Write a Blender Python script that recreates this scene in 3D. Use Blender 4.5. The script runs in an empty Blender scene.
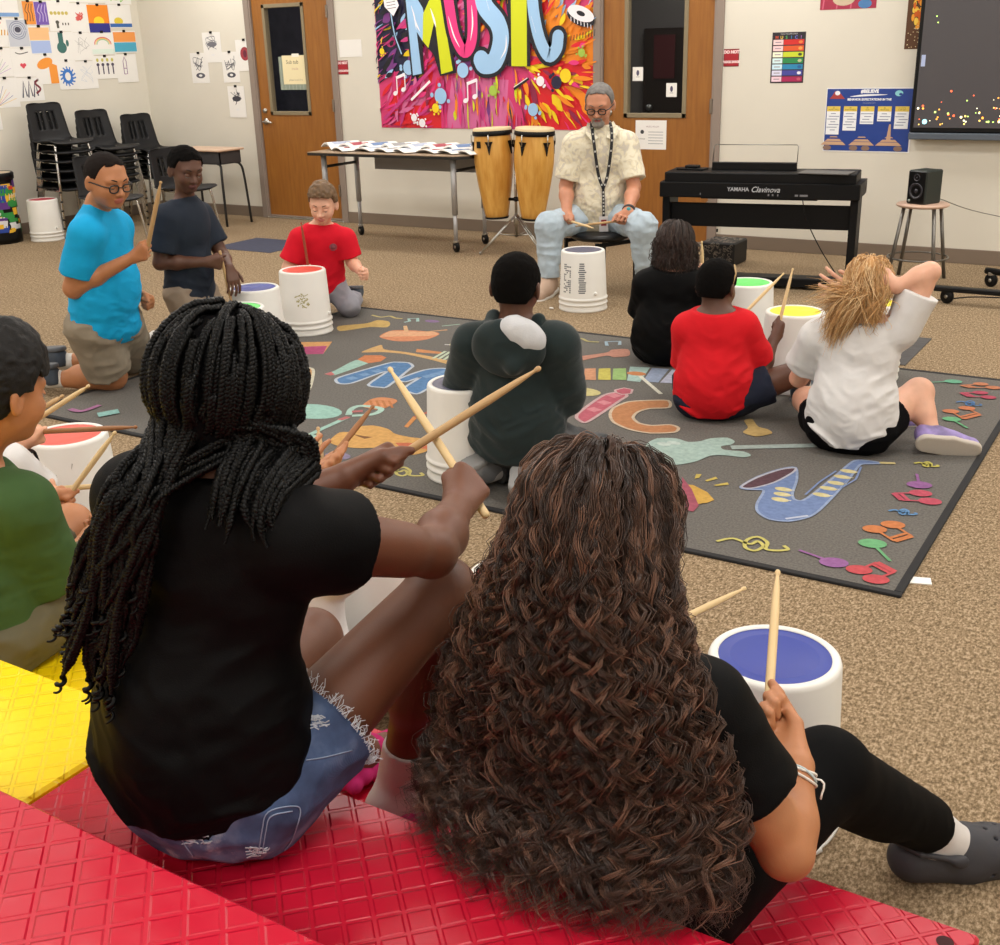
import bpy, math, random, time
import numpy as np
from mathutils import Vector, Matrix
T0 = time.time()
scn = bpy.context.scene
COL = scn.collection
PI = math.pi
V = lambda *a: np.array(a, dtype=float)

# ------------------------------------------------------------------ camera
CF, CP, CR, CYAW, CH = 1130.9, .3605, -.0291, .5588, 1.561
_F = V(-math.sin(CYAW)*math.cos(CP), math.cos(CYAW)*math.cos(CP), -math.sin(CP))
_R0 = V(math.cos(CYAW), math.sin(CYAW), 0)
_U0 = np.cross(_R0, _F)
_R = math.cos(CR)*_R0 + math.sin(CR)*_U0
_U = -math.sin(CR)*_R0 + math.cos(CR)*_U0
_C = V(0, 0, CH)
cam_d = bpy.data.cameras.new('camera')
cam_d.sensor_width = 36; cam_d.lens = CF*36/1000; cam_d.clip_start = .02
cam = bpy.data.objects.new('camera', cam_d); COL.objects.link(cam)
m4 = Matrix.Identity(4)
for i in range(3):
    m4[i][0] = _R[i]; m4[i][1] = _U[i]; m4[i][2] = -_F[i]; m4[i][3] = _C[i]
cam.matrix_world = m4
scn.camera = cam

def at(px, py, x=None, y=None, z=None, d=None):
    """the point of the room seen at that spot of the photo, on a known plane (or at distance d)"""
    v = _F*CF + _R*(px-500) + _U*(472.5-py)
    if z is not None: t = (z-_C[2])/v[2]
    elif y is not None: t = (y-_C[1])/v[1]
    elif x is not None: t = (x-_C[0])/v[0]
    else: t = d/np.linalg.norm(v)
    return _C + t*v

def unit(v):
    v = np.asarray(v, float); n = np.linalg.norm(v)
    return v/n if n > 1e-9 else v

# ------------------------------------------------------------------ materials
MATS = {}
def _new(name):
    m = bpy.data.materials.new(name); m.use_nodes = True
    nt = m.node_tree; b = nt.nodes['Principled BSDF']
    MATS[name] = m
    return m, nt, b
def srgb(c):
    """'#rrggbb' or 0-255 triple -> linear rgba"""
    if isinstance(c, str): c = [int(c[i:i+2], 16) for i in (1, 3, 5)]
    return tuple(((x/255)/12.92 if x/255 <= .04045 else ((x/255+.055)/1.055)**2.4) for x in c[:3]) + (1,)
def mat(name, col, rough=.6, metal=0, spec=.5, noise=0, nscale=40, bump=0, bscale=200, sss=0, emit=0, coat=0, sheen=0, stretch=None, detail=3, alpha=1, trans=0):
    if name in MATS: return MATS[name]
    m, nt, b = _new(name)
    L = nt.links
    c = srgb(col)
    b.inputs['Base Color'].default_value = c
    b.inputs['Roughness'].default_value = rough
    b.inputs['Metallic'].default_value = metal
    b.inputs['Specular IOR Level'].default_value = spec
    if coat: b.inputs['Coat Weight'].default_value = coat
    if sheen: b.inputs['Sheen Weight'].default_value = sheen; b.inputs['Sheen Roughness'].default_value = .5
    if sss: 
        b.inputs['Subsurface Weight'].default_value = sss
        b.inputs['Subsurface Radius'].default_value = (.012, .005, .003)
        b.inputs['Subsurface Scale'].default_value = 1
    if emit:
        b.inputs['Emission Color'].default_value = c; b.inputs['Emission Strength'].default_value = emit
    if trans: b.inputs['Transmission Weight'].default_value = trans
    if alpha < 1: b.inputs['Alpha'].default_value = alpha
    if noise or bump:
        tc = nt.nodes.new('ShaderNodeTexCoord'); src = tc.outputs['Object']
        if stretch:
            mp = nt.nodes.new('ShaderNodeMapping'); mp.inputs['Scale'].default_value = stretch
            L.new(src, mp.inputs[0]); src = mp.outputs[0]
    if noise:
        n = nt.nodes.new('ShaderNodeTexNoise'); n.inputs['Scale'].default_value = nscale; n.inputs['Detail'].default_value = detail
        L.new(src, n.inputs['Vector'])
        r = nt.nodes.new('ShaderNodeMapRange'); r.inputs[1].default_value = .3; r.inputs[2].default_value = .7
        r.inputs[3].default_value = 1-noise; r.inputs[4].default_value = 1+noise
        L.new(n.outputs[0], r.inputs[0])
        mx = nt.nodes.new('ShaderNodeVectorMath'); mx.operation = 'SCALE'; mx.inputs[0].default_value = c[:3]
        L.new(r.outputs[0], mx.inputs['Scale']); L.new(mx.outputs[0], b.inputs['Base Color'])
    if bump:
        n = nt.nodes.new('ShaderNodeTexNoise'); n.inputs['Scale'].default_value = bscale; n.inputs['Detail'].default_value = 2
        L.new(src, n.inputs['Vector'])
        bp = nt.nodes.new('ShaderNodeBump'); bp.inputs['Strength'].default_value = bump; bp.inputs['Distance'].default_value = .002
        L.new(n.outputs[0], bp.inputs['Height']); L.new(bp.outputs[0], b.inputs['Normal'])
    return m

# ------------------------------------------------------------------ object book-keeping
def tag(o, label=None, cat=None, group=None, kind=None):
    if label: o['label'] = label
    if cat: o['category'] = cat
    if group: o['group'] = group
    if kind: o['kind'] = kind
    return o
def empty(name, loc=(0, 0, 0), rz=0, label=None, cat=None, group=None):
    o = bpy.data.objects.new(name, None); COL.objects.link(o)
    o.location = tuple(float(x) for x in loc); o.rotation_euler = (0, 0, rz); o.empty_display_size = .05
    tag(o, label, cat, group)
    return o
def copy_tree(o, parent=None):
    c = o.copy(); COL.objects.link(c)
    if parent is not None: c.parent = parent; c.matrix_parent_inverse = o.matrix_parent_inverse
    for ch in list(o.children): copy_tree(ch, c)
    return c

class MB:
    """collects vertices / faces with material slots, builds ONE mesh object"""
    def __init__(s): s.v = []; s.f = []; s.m = []; s.n = 0; s.mats = []; s.cur = 0; s.smooth = []
    def mat(s, m):
        if m not in s.mats: s.mats.append(m)
        s.cur = s.mats.index(m); return s
    def add(s, vs, fs, smooth=True):
        vs = np.asarray(vs, float).reshape(-1, 3)
        s.v.append(vs); b = s.n
        for f in fs: s.f.append(tuple(int(i)+b for i in f)); s.m.append(s.cur); s.smooth.append(smooth)
        s.n += len(vs)
        return s
    def box(s, lo, hi, rot=None, bev=0, org=None):
        lo = np.minimum(lo, hi).astype(float) if True else lo; hi2 = np.maximum(lo, hi)
        lo = np.asarray(lo, float); hi = np.asarray(hi2, float)
        if bev <= 0:
            vs = [(x, y, z) for x in (lo[0], hi[0]) for y in (lo[1], hi[1]) for z in (lo[2], hi[2])]
            fs = [(0, 1, 3, 2), (4, 6, 7, 5), (0, 4, 5, 1), (2, 3, 7, 6), (0, 2, 6, 4), (1, 5, 7, 3)]
        else:
            b = min(bev, .49*min(hi-lo)); vs = []; fs = []
            # rounded box: each corner gives three verts
            idx = {}
            for ix in (0, 1):
                for iy in (0, 1):
                    for iz in (0, 1):
                        c = V((lo, hi)[ix][0], (lo, hi)[iy][1], (lo, hi)[iz][2]); sg = V(1-2*ix, 1-2*iy, 1-2*iz)*b
                        for a in range(3):
                            p = c+sg; p[a] = c[a]
                            idx[ix, iy, iz, a] = len(vs); vs.append(p)
            I = idx
            def face(a, s_):
                o = [k for k in range(3) if k != a]; q = []
                for (u, w) in ((0, 0), (1, 0), (1, 1), (0, 1)):
                    k = [0, 0, 0]; k[a] = s_; k[o[0]] = u; k[o[1]] = w; q.append(I[k[0], k[1], k[2], a])
                return q
            for a in range(3):
                for s_ in (0, 1): fs.append(face(a, s_))
            for a in range(3):       # edges along axis a
                o = [k for k in range(3) if k != a]
                for u in (0, 1):
                    for w in (0, 1):
                        k0 = [0, 0, 0]; k1 = [0, 0, 0]; k1[a] = 1
                        for k in (k0, k1): k[o[0]] = u; k[o[1]] = w
                        fs.append((I[(*k0, o[0])], I[(*k0, o[1])], I[(*k1, o[1])], I[(*k1, o[0])]))
            for ix in (0, 1):
                for iy in (0, 1):
                    for iz in (0, 1): fs.append((I[ix, iy, iz, 0], I[ix, iy, iz, 1], I[ix, iy, iz, 2]))
        vs = np.array(vs, float)
        if rot is not None:
            o = (lo+hi)/2 if org is None else np.asarray(org, float)
            vs = (vs-o) @ np.asarray(rot, float).T + o
        return s.add(vs, fs, False)
    def tube(s, pts, r, n=10, cap=True, closed=False, smooth=True, flat=1.0, up=None):
        pts = np.asarray(pts, float); k = len(pts)
        rs = np.full(k, r, float) if np.isscalar(r) else np.asarray(r, float)
        t = np.gradient(pts, axis=0) if not closed else (np.roll(pts, -1, 0)-np.roll(pts, 1, 0))
        t = t/np.maximum(np.linalg.norm(t, axis=1)[:, None], 1e-9)
        u = V(0, 0, 1) if up is None else np.asarray(up, float)
        if up is None and abs(t[0] @ u) > .9: u = V(1, 0, 0)
        vs = []
        for i in range(k):
            a = u - (u @ t[i])*t[i]
            if np.linalg.norm(a) < 1e-6: a = V(1, 0, 0)-t[i][0]*t[i]
            a = unit(a); b = np.cross(t[i], a); u = a
            for j in range(n):
                th = 2*PI*j/n
                vs.append(pts[i]+rs[i]*(math.cos(th)*a*flat+math.sin(th)*b))
        fs = []
        for i in range(k if closed else k-1):
            i2 = (i+1) % k
            for j in range(n):
                j2 = (j+1) % n; fs.append((i*n+j, i*n+j2, i2*n+j2, i2*n+j))
        s.add(vs, fs, smooth)
        if cap and not closed:
            b = s.n-k*n
            s.f.append(tuple(b+j for j in range(n))[::-1]); s.m.append(s.cur); s.smooth.append(False)
            s.f.append(tuple(b+(k-1)*n+j for j in range(n))); s.m.append(s.cur); s.smooth.append(False)
        return s
    def lathe(s, prof, c=(0, 0, 0), n=40, a0=0, a1=2*PI, axis=None, smooth=True):
        """prof: list of (radius, height)"""
        c = np.asarray(c, float); full = abs(a1-a0-2*PI) < 1e-6
        th = np.linspace(a0, a1, n, endpoint=not full); vs = []
        for r, h in prof:
            for t in th: vs.append((r*math.cos(t), r*math.sin(t), h))
        vs = np.array(vs)
        if axis is not None: vs = vs @ frame_z(axis).T
        fs = []
        for i in range(len(prof)-1):
            for j in range(n if full else n-1):
                j2 = (j+1) % n; fs.append((i*n+j, i*n+j2, (i+1)*n+j2, (i+1)*n+j))
        return s.add(vs+c, fs, smooth)
    def disc(s, c, r, n=40, axis=(0, 0, 1), squash=1):
        M = frame_z(axis); th = np.linspace(0, 2*PI, n, endpoint=False)
        vs = np.array([(r*math.cos(t), r*squash*math.sin(t), 0) for t in th]) @ M.T + np.asarray(c, float)
        return s.add(vs, [tuple(range(n))], False)
    def ball(s, c, r, n=16, m=10, rot=None):
        r = np.full(3, r, float) if np.isscalar(r) else np.asarray(r, float); vs = []; fs = []
        for i in range(m+1):
            ph = PI*i/m
            for j in range(n):
                th = 2*PI*j/n; vs.append((math.sin(ph)*math.cos(th), math.sin(ph)*math.sin(th), math.cos(ph)))
        for i in range(m):
            for j in range(n):
                j2 = (j+1) % n; fs.append((i*n+j, i*n+j2, (i+1)*n+j2, (i+1)*n+j)[::-1])
        vs = np.array(vs)*r
        if rot is not None: vs = vs @ np.asarray(rot).T
        return s.add(vs+np.asarray(c, float), fs)
    def poly(s, pts, smooth=False):
        pts = np.asarray(pts, float); return s.add(pts, [tuple(range(len(pts)))], smooth)
    def prism(s, pts, ext):
        """closed outline pts extruded by vector ext"""
        pts = np.asarray(pts, float); n = len(pts); e = np.asarray(ext, float)
        fs = [tuple(range(n))[::-1], tuple(range(n, 2*n))]+[(i, (i+1) % n, n+(i+1) % n, n+i) for i in range(n)]
        return s.add(np.vstack([pts, pts+e]), fs, False)
    def sheet(s, grid, smooth=True):
        g = np.asarray(grid, float); a, b = g.shape[:2]
        fs = [(i*b+j, i*b+j+1, (i+1)*b+j+1, (i+1)*b+j) for i in range(a-1) for j in range(b-1)]
        return s.add(g.reshape(-1, 3), fs, smooth)
    def build(s, name, material=None, parent=None, loc=None, fix=False):
        me = bpy.data.meshes.new(name)
        vs = np.vstack(s.v) if s.v else np.zeros((0, 3))
        me.from_pydata(vs.tolist(), [], s.f)
        for m in (s.mats or ([material] if material else [])): me.materials.append(m)
        if s.mats: me.polygons.foreach_set('material_index', s.m)
        me.polygons.foreach_set('use_smooth', s.smooth)
        me.validate(); me.update()
        if fix:
            import bmesh
            bm = bmesh.new(); bm.from_mesh(me); bmesh.ops.recalc_face_normals(bm, faces=bm.faces); bm.to_mesh(me); bm.free()
        o = bpy.data.objects.new(name, me); COL.objects.link(o)
        if parent is not None: o.parent = parent
        if loc is not None: o.location = tuple(float(x) for x in loc)
        return o

def frame_z(axis):
    z = unit(axis); x = np.cross(V(0, 1, 0) if abs(z[1]) < .9 else V(1, 0, 0), z); x = unit(x); y = np.cross(z, x)
    return np.array([x, y, z]).T
def rotz(a): c, s = math.cos(a), math.sin(a); return np.array([[c, -s, 0], [s, c, 0], [0, 0, 1]])
def rotx(a): c, s = math.cos(a), math.sin(a); return np.array([[1, 0, 0], [0, c, -s], [0, s, c]])
def roty(a): c, s = math.cos(a), math.sin(a); return np.array([[c, 0, s], [0, 1, 0], [-s, 0, c]])

def spline(pts, n=8):
    """Catmull-Rom through pts"""
    p = np.asarray(pts, float); p = np.vstack([2*p[0]-p[1], p, 2*p[-1]-p[-2]]); out = []
    for i in range(1, len(p)-2):
        for t in np.linspace(0, 1, n, endpoint=False):
            out.append(.5*((2*p[i])+(-p[i-1]+p[i+1])*t+(2*p[i-1]-5*p[i]+4*p[i+1]-p[i+2])*t*t+(-p[i-1]+3*p[i]-3*p[i+1]+p[i+2])*t**3))
    out.append(p[-2]); return np.array(out)

def text_mesh(txt, size, bold=0, align='CENTER', extrude=0, shear=0, spacing=1):
    """letters as plain vertices / faces (x right, y up)"""
    cu = bpy.data.curves.new('lettering', 'FONT'); cu.body = txt; cu.size = size; cu.align_x = align; cu.align_y = 'CENTER'
    cu.offset = bold; cu.extrude = extrude; cu.shear = shear; cu.space_character = spacing; cu.resolution_u = 3
    o = bpy.data.objects.new('lettering', cu); COL.objects.link(o)
    dg = bpy.context.evaluated_depsgraph_get(); dg.update()
    me = bpy.data.meshes.new_from_object(o.evaluated_get(dg))
    vs = np.array([v.co[:] for v in me.vertices]); fs = [tuple(p.vertices) for p in me.polygons]
    bpy.data.objects.remove(o); bpy.data.curves.remove(cu); bpy.data.meshes.remove(me)
    return vs, fs

# ------------------------------------------------------------------ organic shapes: smooth-union distance field -> one mesh
_rng = np.random.RandomState(7)
_LAT = _rng.rand(32, 32, 32).astype(np.float32)*2-1
def noise3(P, scale):
    q = P*scale; i = np.floor(q).astype(int); f = (q-i).astype(np.float32); f = f*f*(3-2*f); i &= 31; j = (i+1) & 31
    L = _LAT; x0, y0, z0 = i.T; x1, y1, z1 = j.T; fx, fy, fz = f.T
    a = L[x0, y0, z0]*(1-fx)+L[x1, y0, z0]*fx; b = L[x0, y1, z0]*(1-fx)+L[x1, y1, z0]*fx
    c = L[x0, y0, z1]*(1-fx)+L[x1, y0, z1]*fx; d = L[x0, y1, z1]*(1-fx)+L[x1, y1, z1]*fx
    return (a*(1-fy)+b*fy)*(1-fz)+(c*(1-fy)+d*fy)*fz

class Cone:      # tapered capsule
    def __init__(s, a, b, ra, rb, k=.02, sub=False, flat=None, cut=None):
        s.cut = cut
        s.a = np.asarray(a, float); s.b = np.asarray(b, float); s.ra = ra; s.rb = rb; s.k = k; s.sub = sub
        s.flat = flat     # (direction, factor): squash along a direction
    def bb(s):
        R = max(s.ra, s.rb)*1.25+.03; return np.minimum(s.a, s.b)-R, np.maximum(s.a, s.b)+R
    def d(s, P):
        ab = s.b-s.a; pa = P-s.a; L = ab @ ab
        t = np.clip((pa @ ab)/max(L, 1e-12), 0, 1); q = pa-t[:, None]*ab
        if s.flat is not None:
            n, f = s.flat; w = (q @ n); q = q+np.outer(w*(1/f-1), n)
            dd = np.sqrt((q*q).sum(1)); return (dd-(s.ra+(s.rb-s.ra)*t))*(f if f < 1 else 1)
        o = np.sqrt((q*q).sum(1))-(s.ra+(s.rb-s.ra)*t)
        if s.cut is not None: o = np.maximum(o, (P-s.cut[0]) @ s.cut[1])
        return o
class Ell:
    def __init__(s, c, r, M=None, k=.02, sub=False, cut=None):
        s.cut = cut
        s.c = np.asarray(c, float); s.r = np.asarray(r, float); s.M = np.eye(3) if M is None else np.asarray(M, float); s.k = k; s.sub = sub
    def bb(s): R = s.r.max()*1.05+.03; return s.c-R, s.c+R
    def d(s, P):
        q = (P-s.c) @ s.M; a = np.sqrt(((q/s.r)**2).sum(1)); b = np.sqrt(((q/s.r**2)**2).sum(1))
        o = a*(a-1)/np.maximum(b, 1e-9)
        if s.cut is not None: o = np.maximum(o, (P-s.cut[0]) @ s.cut[1])
        return o
class Rbox:
    def __init__(s, c, h, M=None, r=.01, k=.01, sub=False):
        s.c = np.asarray(c, float); s.h = np.asarray(h, float); s.M = np.eye(3) if M is None else np.asarray(M, float); s.r = r; s.k = k; s.sub = sub
    def bb(s): R = np.linalg.norm(s.h)+.03; return s.c-R, s.c+R
    def d(s, P):
        q = np.abs((P-s.c) @ s.M)-s.h+s.r
        return np.sqrt((np.maximum(q, 0)**2).sum(1))+np.minimum(q.max(1), 0)-s.r

def sdf_mesh(prims, vox=.005, infl=0., clip=None, disp=None, ball=None, relax=1):
    """evaluate the smooth union on a sparse grid and extract one closed surface (surface nets)"""
    adds = [p for p in prims if not p.sub]
    lo = np.min([p.bb()[0] for p in adds], 0)-infl-.01; hi = np.max([p.bb()[1] for p in adds], 0)+infl+.01
    B = 8; nb = np.ceil((hi-lo)/(vox*B)).astype(int); nb = np.maximum(nb, 1)
    bi = np.stack(np.meshgrid(*[np.arange(n) for n in nb], indexing='ij'), -1).reshape(-1, 3)
    cen = lo+(bi+.5)*vox*B; hd = vox*B*.87
    D = np.stack([p.d(cen) for p in prims]); 
    am = np.array([not p.sub for p in prims])
    mn = D[am].min(0)-infl
    kk = max(p.k for p in prims)
    keep = np.where(np.abs(mn) < hd+kk*1.2+.012)[0]
    # inside blocks
    full = np.full(tuple(nb*B+1), 1., np.float32)
    bim = bi[mn < 0]
    for b in bim: full[b[0]*B:(b[0]+1)*B+1, b[1]*B:(b[1]+1)*B+1, b[2]*B:(b[2]+1)*B+1] = -1
    g = np.stack(np.meshgrid(*[np.arange(B+1)]*3, indexing='ij'), -1).reshape(-1, 3)
    G = len(g)
    for s in range(0, len(keep), 300):
        kb = keep[s:s+300]
        P = (lo+(bi[kb][:, None, :]*B+g[None])*vox)       # nb,G,3
        acc = np.full((len(kb), G), 1., np.float64)
        for j, p in enumerate(prims):
            sel = np.where(D[j, kb] < mn[kb]+infl+2*hd+p.k+.01)[0] if not p.sub else np.where(D[j, kb] < hd+.02)[0]
            if len(sel) == 0: continue
            d = p.d(P[sel].reshape(-1, 3)).reshape(len(sel), G); a = acc[sel]; k = p.k
            if p.sub:
                d = -d; h = np.maximum(k-np.abs(a-d), 0)/k; acc[sel] = np.maximum(a, d)+h*h*k*.25
            else:
                h = np.maximum(k-np.abs(a-d), 0)/k; acc[sel] = np.minimum(a, d)-h*h*k*.25
        acc -= infl
        F = P.reshape(-1, 3)
        a = acc.reshape(-1)
        if disp is not None: a = a+disp(F)
        if clip is not None: a = np.maximum(a, clip(F))
        a = a.reshape(len(kb), B+1, B+1, B+1).astype(np.float32)
        for q, b in enumerate(bi[kb]): full[b[0]*B:(b[0]+1)*B+1, b[1]*B:(b[1]+1)*B+1, b[2]*B:(b[2]+1)*B+1] = a[q]
    full[full == 0] = 1e-7
    ins = full < 0
    X, Y, Z = full.shape
    c8 = [(i, j, k) for i in (0, 1) for j in (0, 1) for k in (0, 1)]
    cnt = np.zeros((X-1, Y-1, Z-1), np.int8)
    for i, j, k in c8: cnt += ins[i:X-1+i, j:Y-1+j, k:Z-1+k]
    act = (cnt > 0) & (cnt < 8)
    ci = np.argwhere(act)
    idx = np.full(act.shape, -1, np.int64); idx[act] = np.arange(len(ci))
    vals = np.stack([full[ci[:, 0]+i, ci[:, 1]+j, ci[:, 2]+k] for i, j, k in c8], 1)
    acc = np.zeros((len(ci), 3)); w = np.zeros(len(ci)); c8a = np.array(c8, float)
    for a in range(8):
        for b in range(a+1, 8):
            if np.abs(c8a[a]-c8a[b]).sum() != 1: continue
            va, vb = vals[:, a], vals[:, b]; m = (va < 0) != (vb < 0)
            t = va[m]/(va[m]-vb[m]); acc[m] += c8a[a]+t[:, None]*(c8a[b]-c8a[a]); w[m] += 1
    verts = lo+(ci+acc/w[:, None])*vox
    quads = []
    for ax in range(3):
        sl0 = [slice(1, -1)]*3; sl0[ax] = slice(0, None)
        o = [q for q in range(3) if q != ax]
        n = list(full.shape); n[ax] -= 1
        A = ins[tuple(slice(0, n[q]) if q == ax else slice(0, None) for q in range(3))]
        Bm = ins[tuple(slice(1, None) if q == ax else slice(0, None) for q in range(3))]
        e = np.argwhere(A != Bm)
        ok = (e[:, o[0]] > 0) & (e[:, o[1]] > 0) & (e[:, o[0]] < full.shape[o[0]]-1) & (e[:, o[1]] < full.shape[o[1]]-1)
        e = e[ok]; fl = A[tuple(e.T)]
        q = []
        for (u, v) in ((-1, -1), (0, -1), (0, 0), (-1, 0)):
            c = e.copy(); c[:, o[0]] += u; c[:, o[1]] += v; q.append(idx[tuple(c.T)])
        q = np.stack(q, 1)
        if ax == 1: fl = ~fl
        q[~fl] = q[~fl][:, ::-1]
        quads.append(q)
    quads = np.vstack(quads)
    quads = quads[(quads >= 0).all(1)]
    if relax and len(quads):
        for _ in range(relax):
            s_ = np.zeros_like(verts); c_ = np.zeros(len(verts))
            for a in range(4):
                np.add.at(s_, quads[:, a], verts[quads[:, (a+1) % 4]]); np.add.at(s_, quads[:, a], verts[quads[:, (a+3) % 4]]); np.add.at(c_, quads[:, a], 2)
            verts = verts*.5+.5*s_/np.maximum(c_, 1)[:, None]
    return verts, quads

def mesh_np(name, verts, faces, mats, parent=None, midx=None, smooth=True):
    me = bpy.data.meshes.new(name); nv = len(verts); nf, k = faces.shape
    me.vertices.add(nv); me.vertices.foreach_set('co', np.asarray(verts, np.float32).ravel())
    me.loops.add(nf*k); me.loops.foreach_set('vertex_index', faces.astype(np.int32).ravel())
    me.polygons.add(nf); me.polygons.foreach_set('loop_start', np.arange(0, nf*k, k, dtype=np.int32))
    for m in (mats if isinstance(mats, (list, tuple)) else [mats]): me.materials.append(m)
    if midx is not None: me.polygons.foreach_set('material_index', np.asarray(midx, np.int32))
    me.polygons.foreach_set('use_smooth', np.full(nf, smooth))
    me.update(calc_edges=True)
    o = bpy.data.objects.new(name, me); COL.objects.link(o)
    if parent is not None: o.parent = parent
    return o

def blob(name, prims, mats, parent=None, origin=None, vox=.005, paint=None, **kw):
    """distance-field shape as one object; coordinates are world, stored relative to the parent's origin"""
    v, q = sdf_mesh(prims, vox, **kw)
    mi = None
    if paint is not None: mi = paint(v[q].mean(1))
    if origin is not None: v = v-np.asarray(origin)
    return mesh_np(name, v, q, mats, parent, mi)
# ================================================================== the room
D = 8.70; XL = -9.63; XR = 3.2; YB = -2.6; HC = 3.0
W = lambda px, py: at(px, py, y=D)
cream = mat('painted_wall', '#dad5c8', rough=.85, noise=.03, nscale=1.2, bump=.25, bscale=90)
def carpet_mat():
    m, nt, b = _new('loop_carpet'); L = nt.links; b.inputs['Roughness'].default_value = .95; b.inputs['Specular IOR Level'].default_value = .15
    tc = nt.nodes.new('ShaderNodeTexCoord')
    mp = nt.nodes.new('ShaderNodeMapping'); mp.inputs['Scale'].default_value = (1, .55, 1); L.new(tc.outputs['Object'], mp.inputs[0])
    n1 = nt.nodes.new('ShaderNodeTexNoise'); n1.inputs['Scale'].default_value = 150; n1.inputs['Detail'].default_value = 3; n1.inputs['Roughness'].default_value = .75; L.new(mp.outputs[0], n1.inputs['Vector'])
    n2 = nt.nodes.new('ShaderNodeTexNoise'); n2.inputs['Scale'].default_value = 2.2; L.new(tc.outputs['Object'], n2.inputs['Vector'])
    r = nt.nodes.new('ShaderNodeValToRGB'); e = r.color_ramp.elements
    e[0].position = .38; e[0].color = srgb('#64543e'); e[1].position = .62; e[1].color = srgb('#b09b80')
    q = e.new(.5); q.color = srgb('#89755b')
    n3 = nt.nodes.new('ShaderNodeTexNoise'); n3.inputs['Scale'].default_value = 75; n3.inputs['Detail'].default_value = 2; L.new(mp.outputs[0], n3.inputs['Vector'])
    mm = nt.nodes.new('ShaderNodeMix'); mm.inputs[0].default_value = .34; L.new(n1.outputs[0], mm.inputs[2]); L.new(n3.outputs[0], mm.inputs[3])
    L.new(mm.outputs[0], r.inputs[0])
    mr = nt.nodes.new('ShaderNodeMapRange'); mr.inputs[3].default_value = .9; mr.inputs[4].default_value = 1.1; L.new(n2.outputs[0], mr.inputs[0])
    vm = nt.nodes.new('ShaderNodeVectorMath'); vm.operation = 'SCALE'; L.new(r.outputs[0], vm.inputs[0]); L.new(mr.outputs[0], vm.inputs['Scale'])
    L.new(vm.outputs[0], b.inputs['Base Color'])
    bp = nt.nodes.new('ShaderNodeBump'); bp.inputs['Strength'].default_value = .6; bp.inputs['Distance'].default_value = .004
    L.new(n1.outputs[0], bp.inputs['Height']); L.new(bp.outputs[0], b.inputs['Normal'])
    return m
carpet = carpet_mat()
ST = lambda o: tag(o, kind='structure')
ST(MB().box((XL-.1, YB-.1, -.1), (XR+.1, D+.1, 0)).build('floor', carpet))
ceil_m = mat('ceiling_tile', '#e6e2d8', rough=.95, bump=.4, bscale=60)
ST(MB().box((XL-.1, YB-.1, HC), (XR+.1, D+.1, HC+.1)).build('ceiling', ceil_m))
ST(MB().box((XL-.15, YB-.1, -.1), (XL, D+.1, HC)).build('wall_left', cream))
ST(MB().box((XR, YB-.1, -.1), (XR+.15, D+.1, HC)).build('wall_right', cream))
ST(MB().box((XL-.1, YB-.15, -.1), (XR+.1, YB, HC)).build('wall_front', cream))
# back wall, with the two door openings
X1a, X1b = -8.115, -7.135; X2a, X2b = -4.37, -3.39; DH = 2.16
w = MB()
for a, b in ((XL-.1, X1a), (X1b, X2a), (X2b, XR+.1)): w.box((a, D, -.1), (b, D+.15, HC))
for a, b in ((X1a, X1b), (X2a, X2b)): w.box((a, D, DH), (b, D+.15, HC))
ST(w.build('wall_back', cream))
base_m = mat('vinyl_base', '#7d6e60', rough=.55)
b_ = MB()
for a, b in ((XL, X1a-.05), (X1b+.05, X2a-.05), (X2b+.05, XR)): b_.box((a, D-.008, 0), (b, D, .105), bev=.003)
ST(b_.build('baseboard_back', base_m))
ST(MB().box((XL, YB, 0), (XL+.008, D, .105), bev=.003).build('baseboard_left', base_m))
# corridor behind the doors
dark_m = mat('corridor_paint', '#6f6a66', rough=.8)
k = MB().box((X1a-1, D+2.2, 0), (X2b+1, D+2.3, HC)); k.box((X1a-1.1, D+.15, 0), (X1a-1, D+2.3, HC)); k.box((X2b+1, D+.15, 0), (X2b+1.1, D+2.3, HC))
ST(k.build('wall_corridor', dark_m))
ST(MB().box((X1a-1.1, D+.15, -.1), (X2b+1.1, D+2.3, 0)).build('floor_corridor', mat('corridor_floor', '#4c4640', rough=.6)))
ST(MB().box((X1a-1.1, D+.15, HC), (X2b+1.1, D+2.3, HC+.1)).build('ceiling_corridor', ceil_m))

def wood_mat(name, c1, c2, scale=(1, 1, 14), rough=.42, ns=3):
    m, nt, b = _new(name); L = nt.links; b.inputs['Roughness'].default_value = rough
    tc = nt.nodes.new('ShaderNodeTexCoord'); mp = nt.nodes.new('ShaderNodeMapping'); mp.inputs['Scale'].default_value = scale
    L.new(tc.outputs['Object'], mp.inputs[0])
    n = nt.nodes.new('ShaderNodeTexNoise'); n.inputs['Scale'].default_value = ns; n.inputs['Detail'].default_value = 6; n.inputs['Distortion'].default_value = .4
    L.new(mp.outputs[0], n.inputs['Vector'])
    r = nt.nodes.new('ShaderNodeValToRGB'); r.color_ramp.elements[0].position = .35; r.color_ramp.elements[1].position = .68
    r.color_ramp.elements[0].color = srgb(c1); r.color_ramp.elements[1].color = srgb(c2)
    L.new(n.outputs[0], r.inputs[0]); L.new(r.outputs[0], b.inputs['Base Color'])
    return m
door_m = wood_mat('door_veneer', '#8d5822', '#9b6529', (14, 14, 1.2))
frame_m = mat('door_frame_paint', '#8e8076', rough=.5)
wframe_m = mat('window_frame_paint', '#86795f', rough=.5)
chrome = mat('brushed_metal', '#b9b9b6', rough=.28, metal=1)
dkchrome = mat('aged_chrome', '#8b8983', rough=.3, metal=1)
black = mat('black_plastic', '#09090b', rough=.45, spec=.25)
white_p = mat('white_paper', '#eceae6', rough=.8)
def glass_mat(name, col, rough=.04):
    return mat(name, col, rough=rough, alpha=.06)
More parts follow.
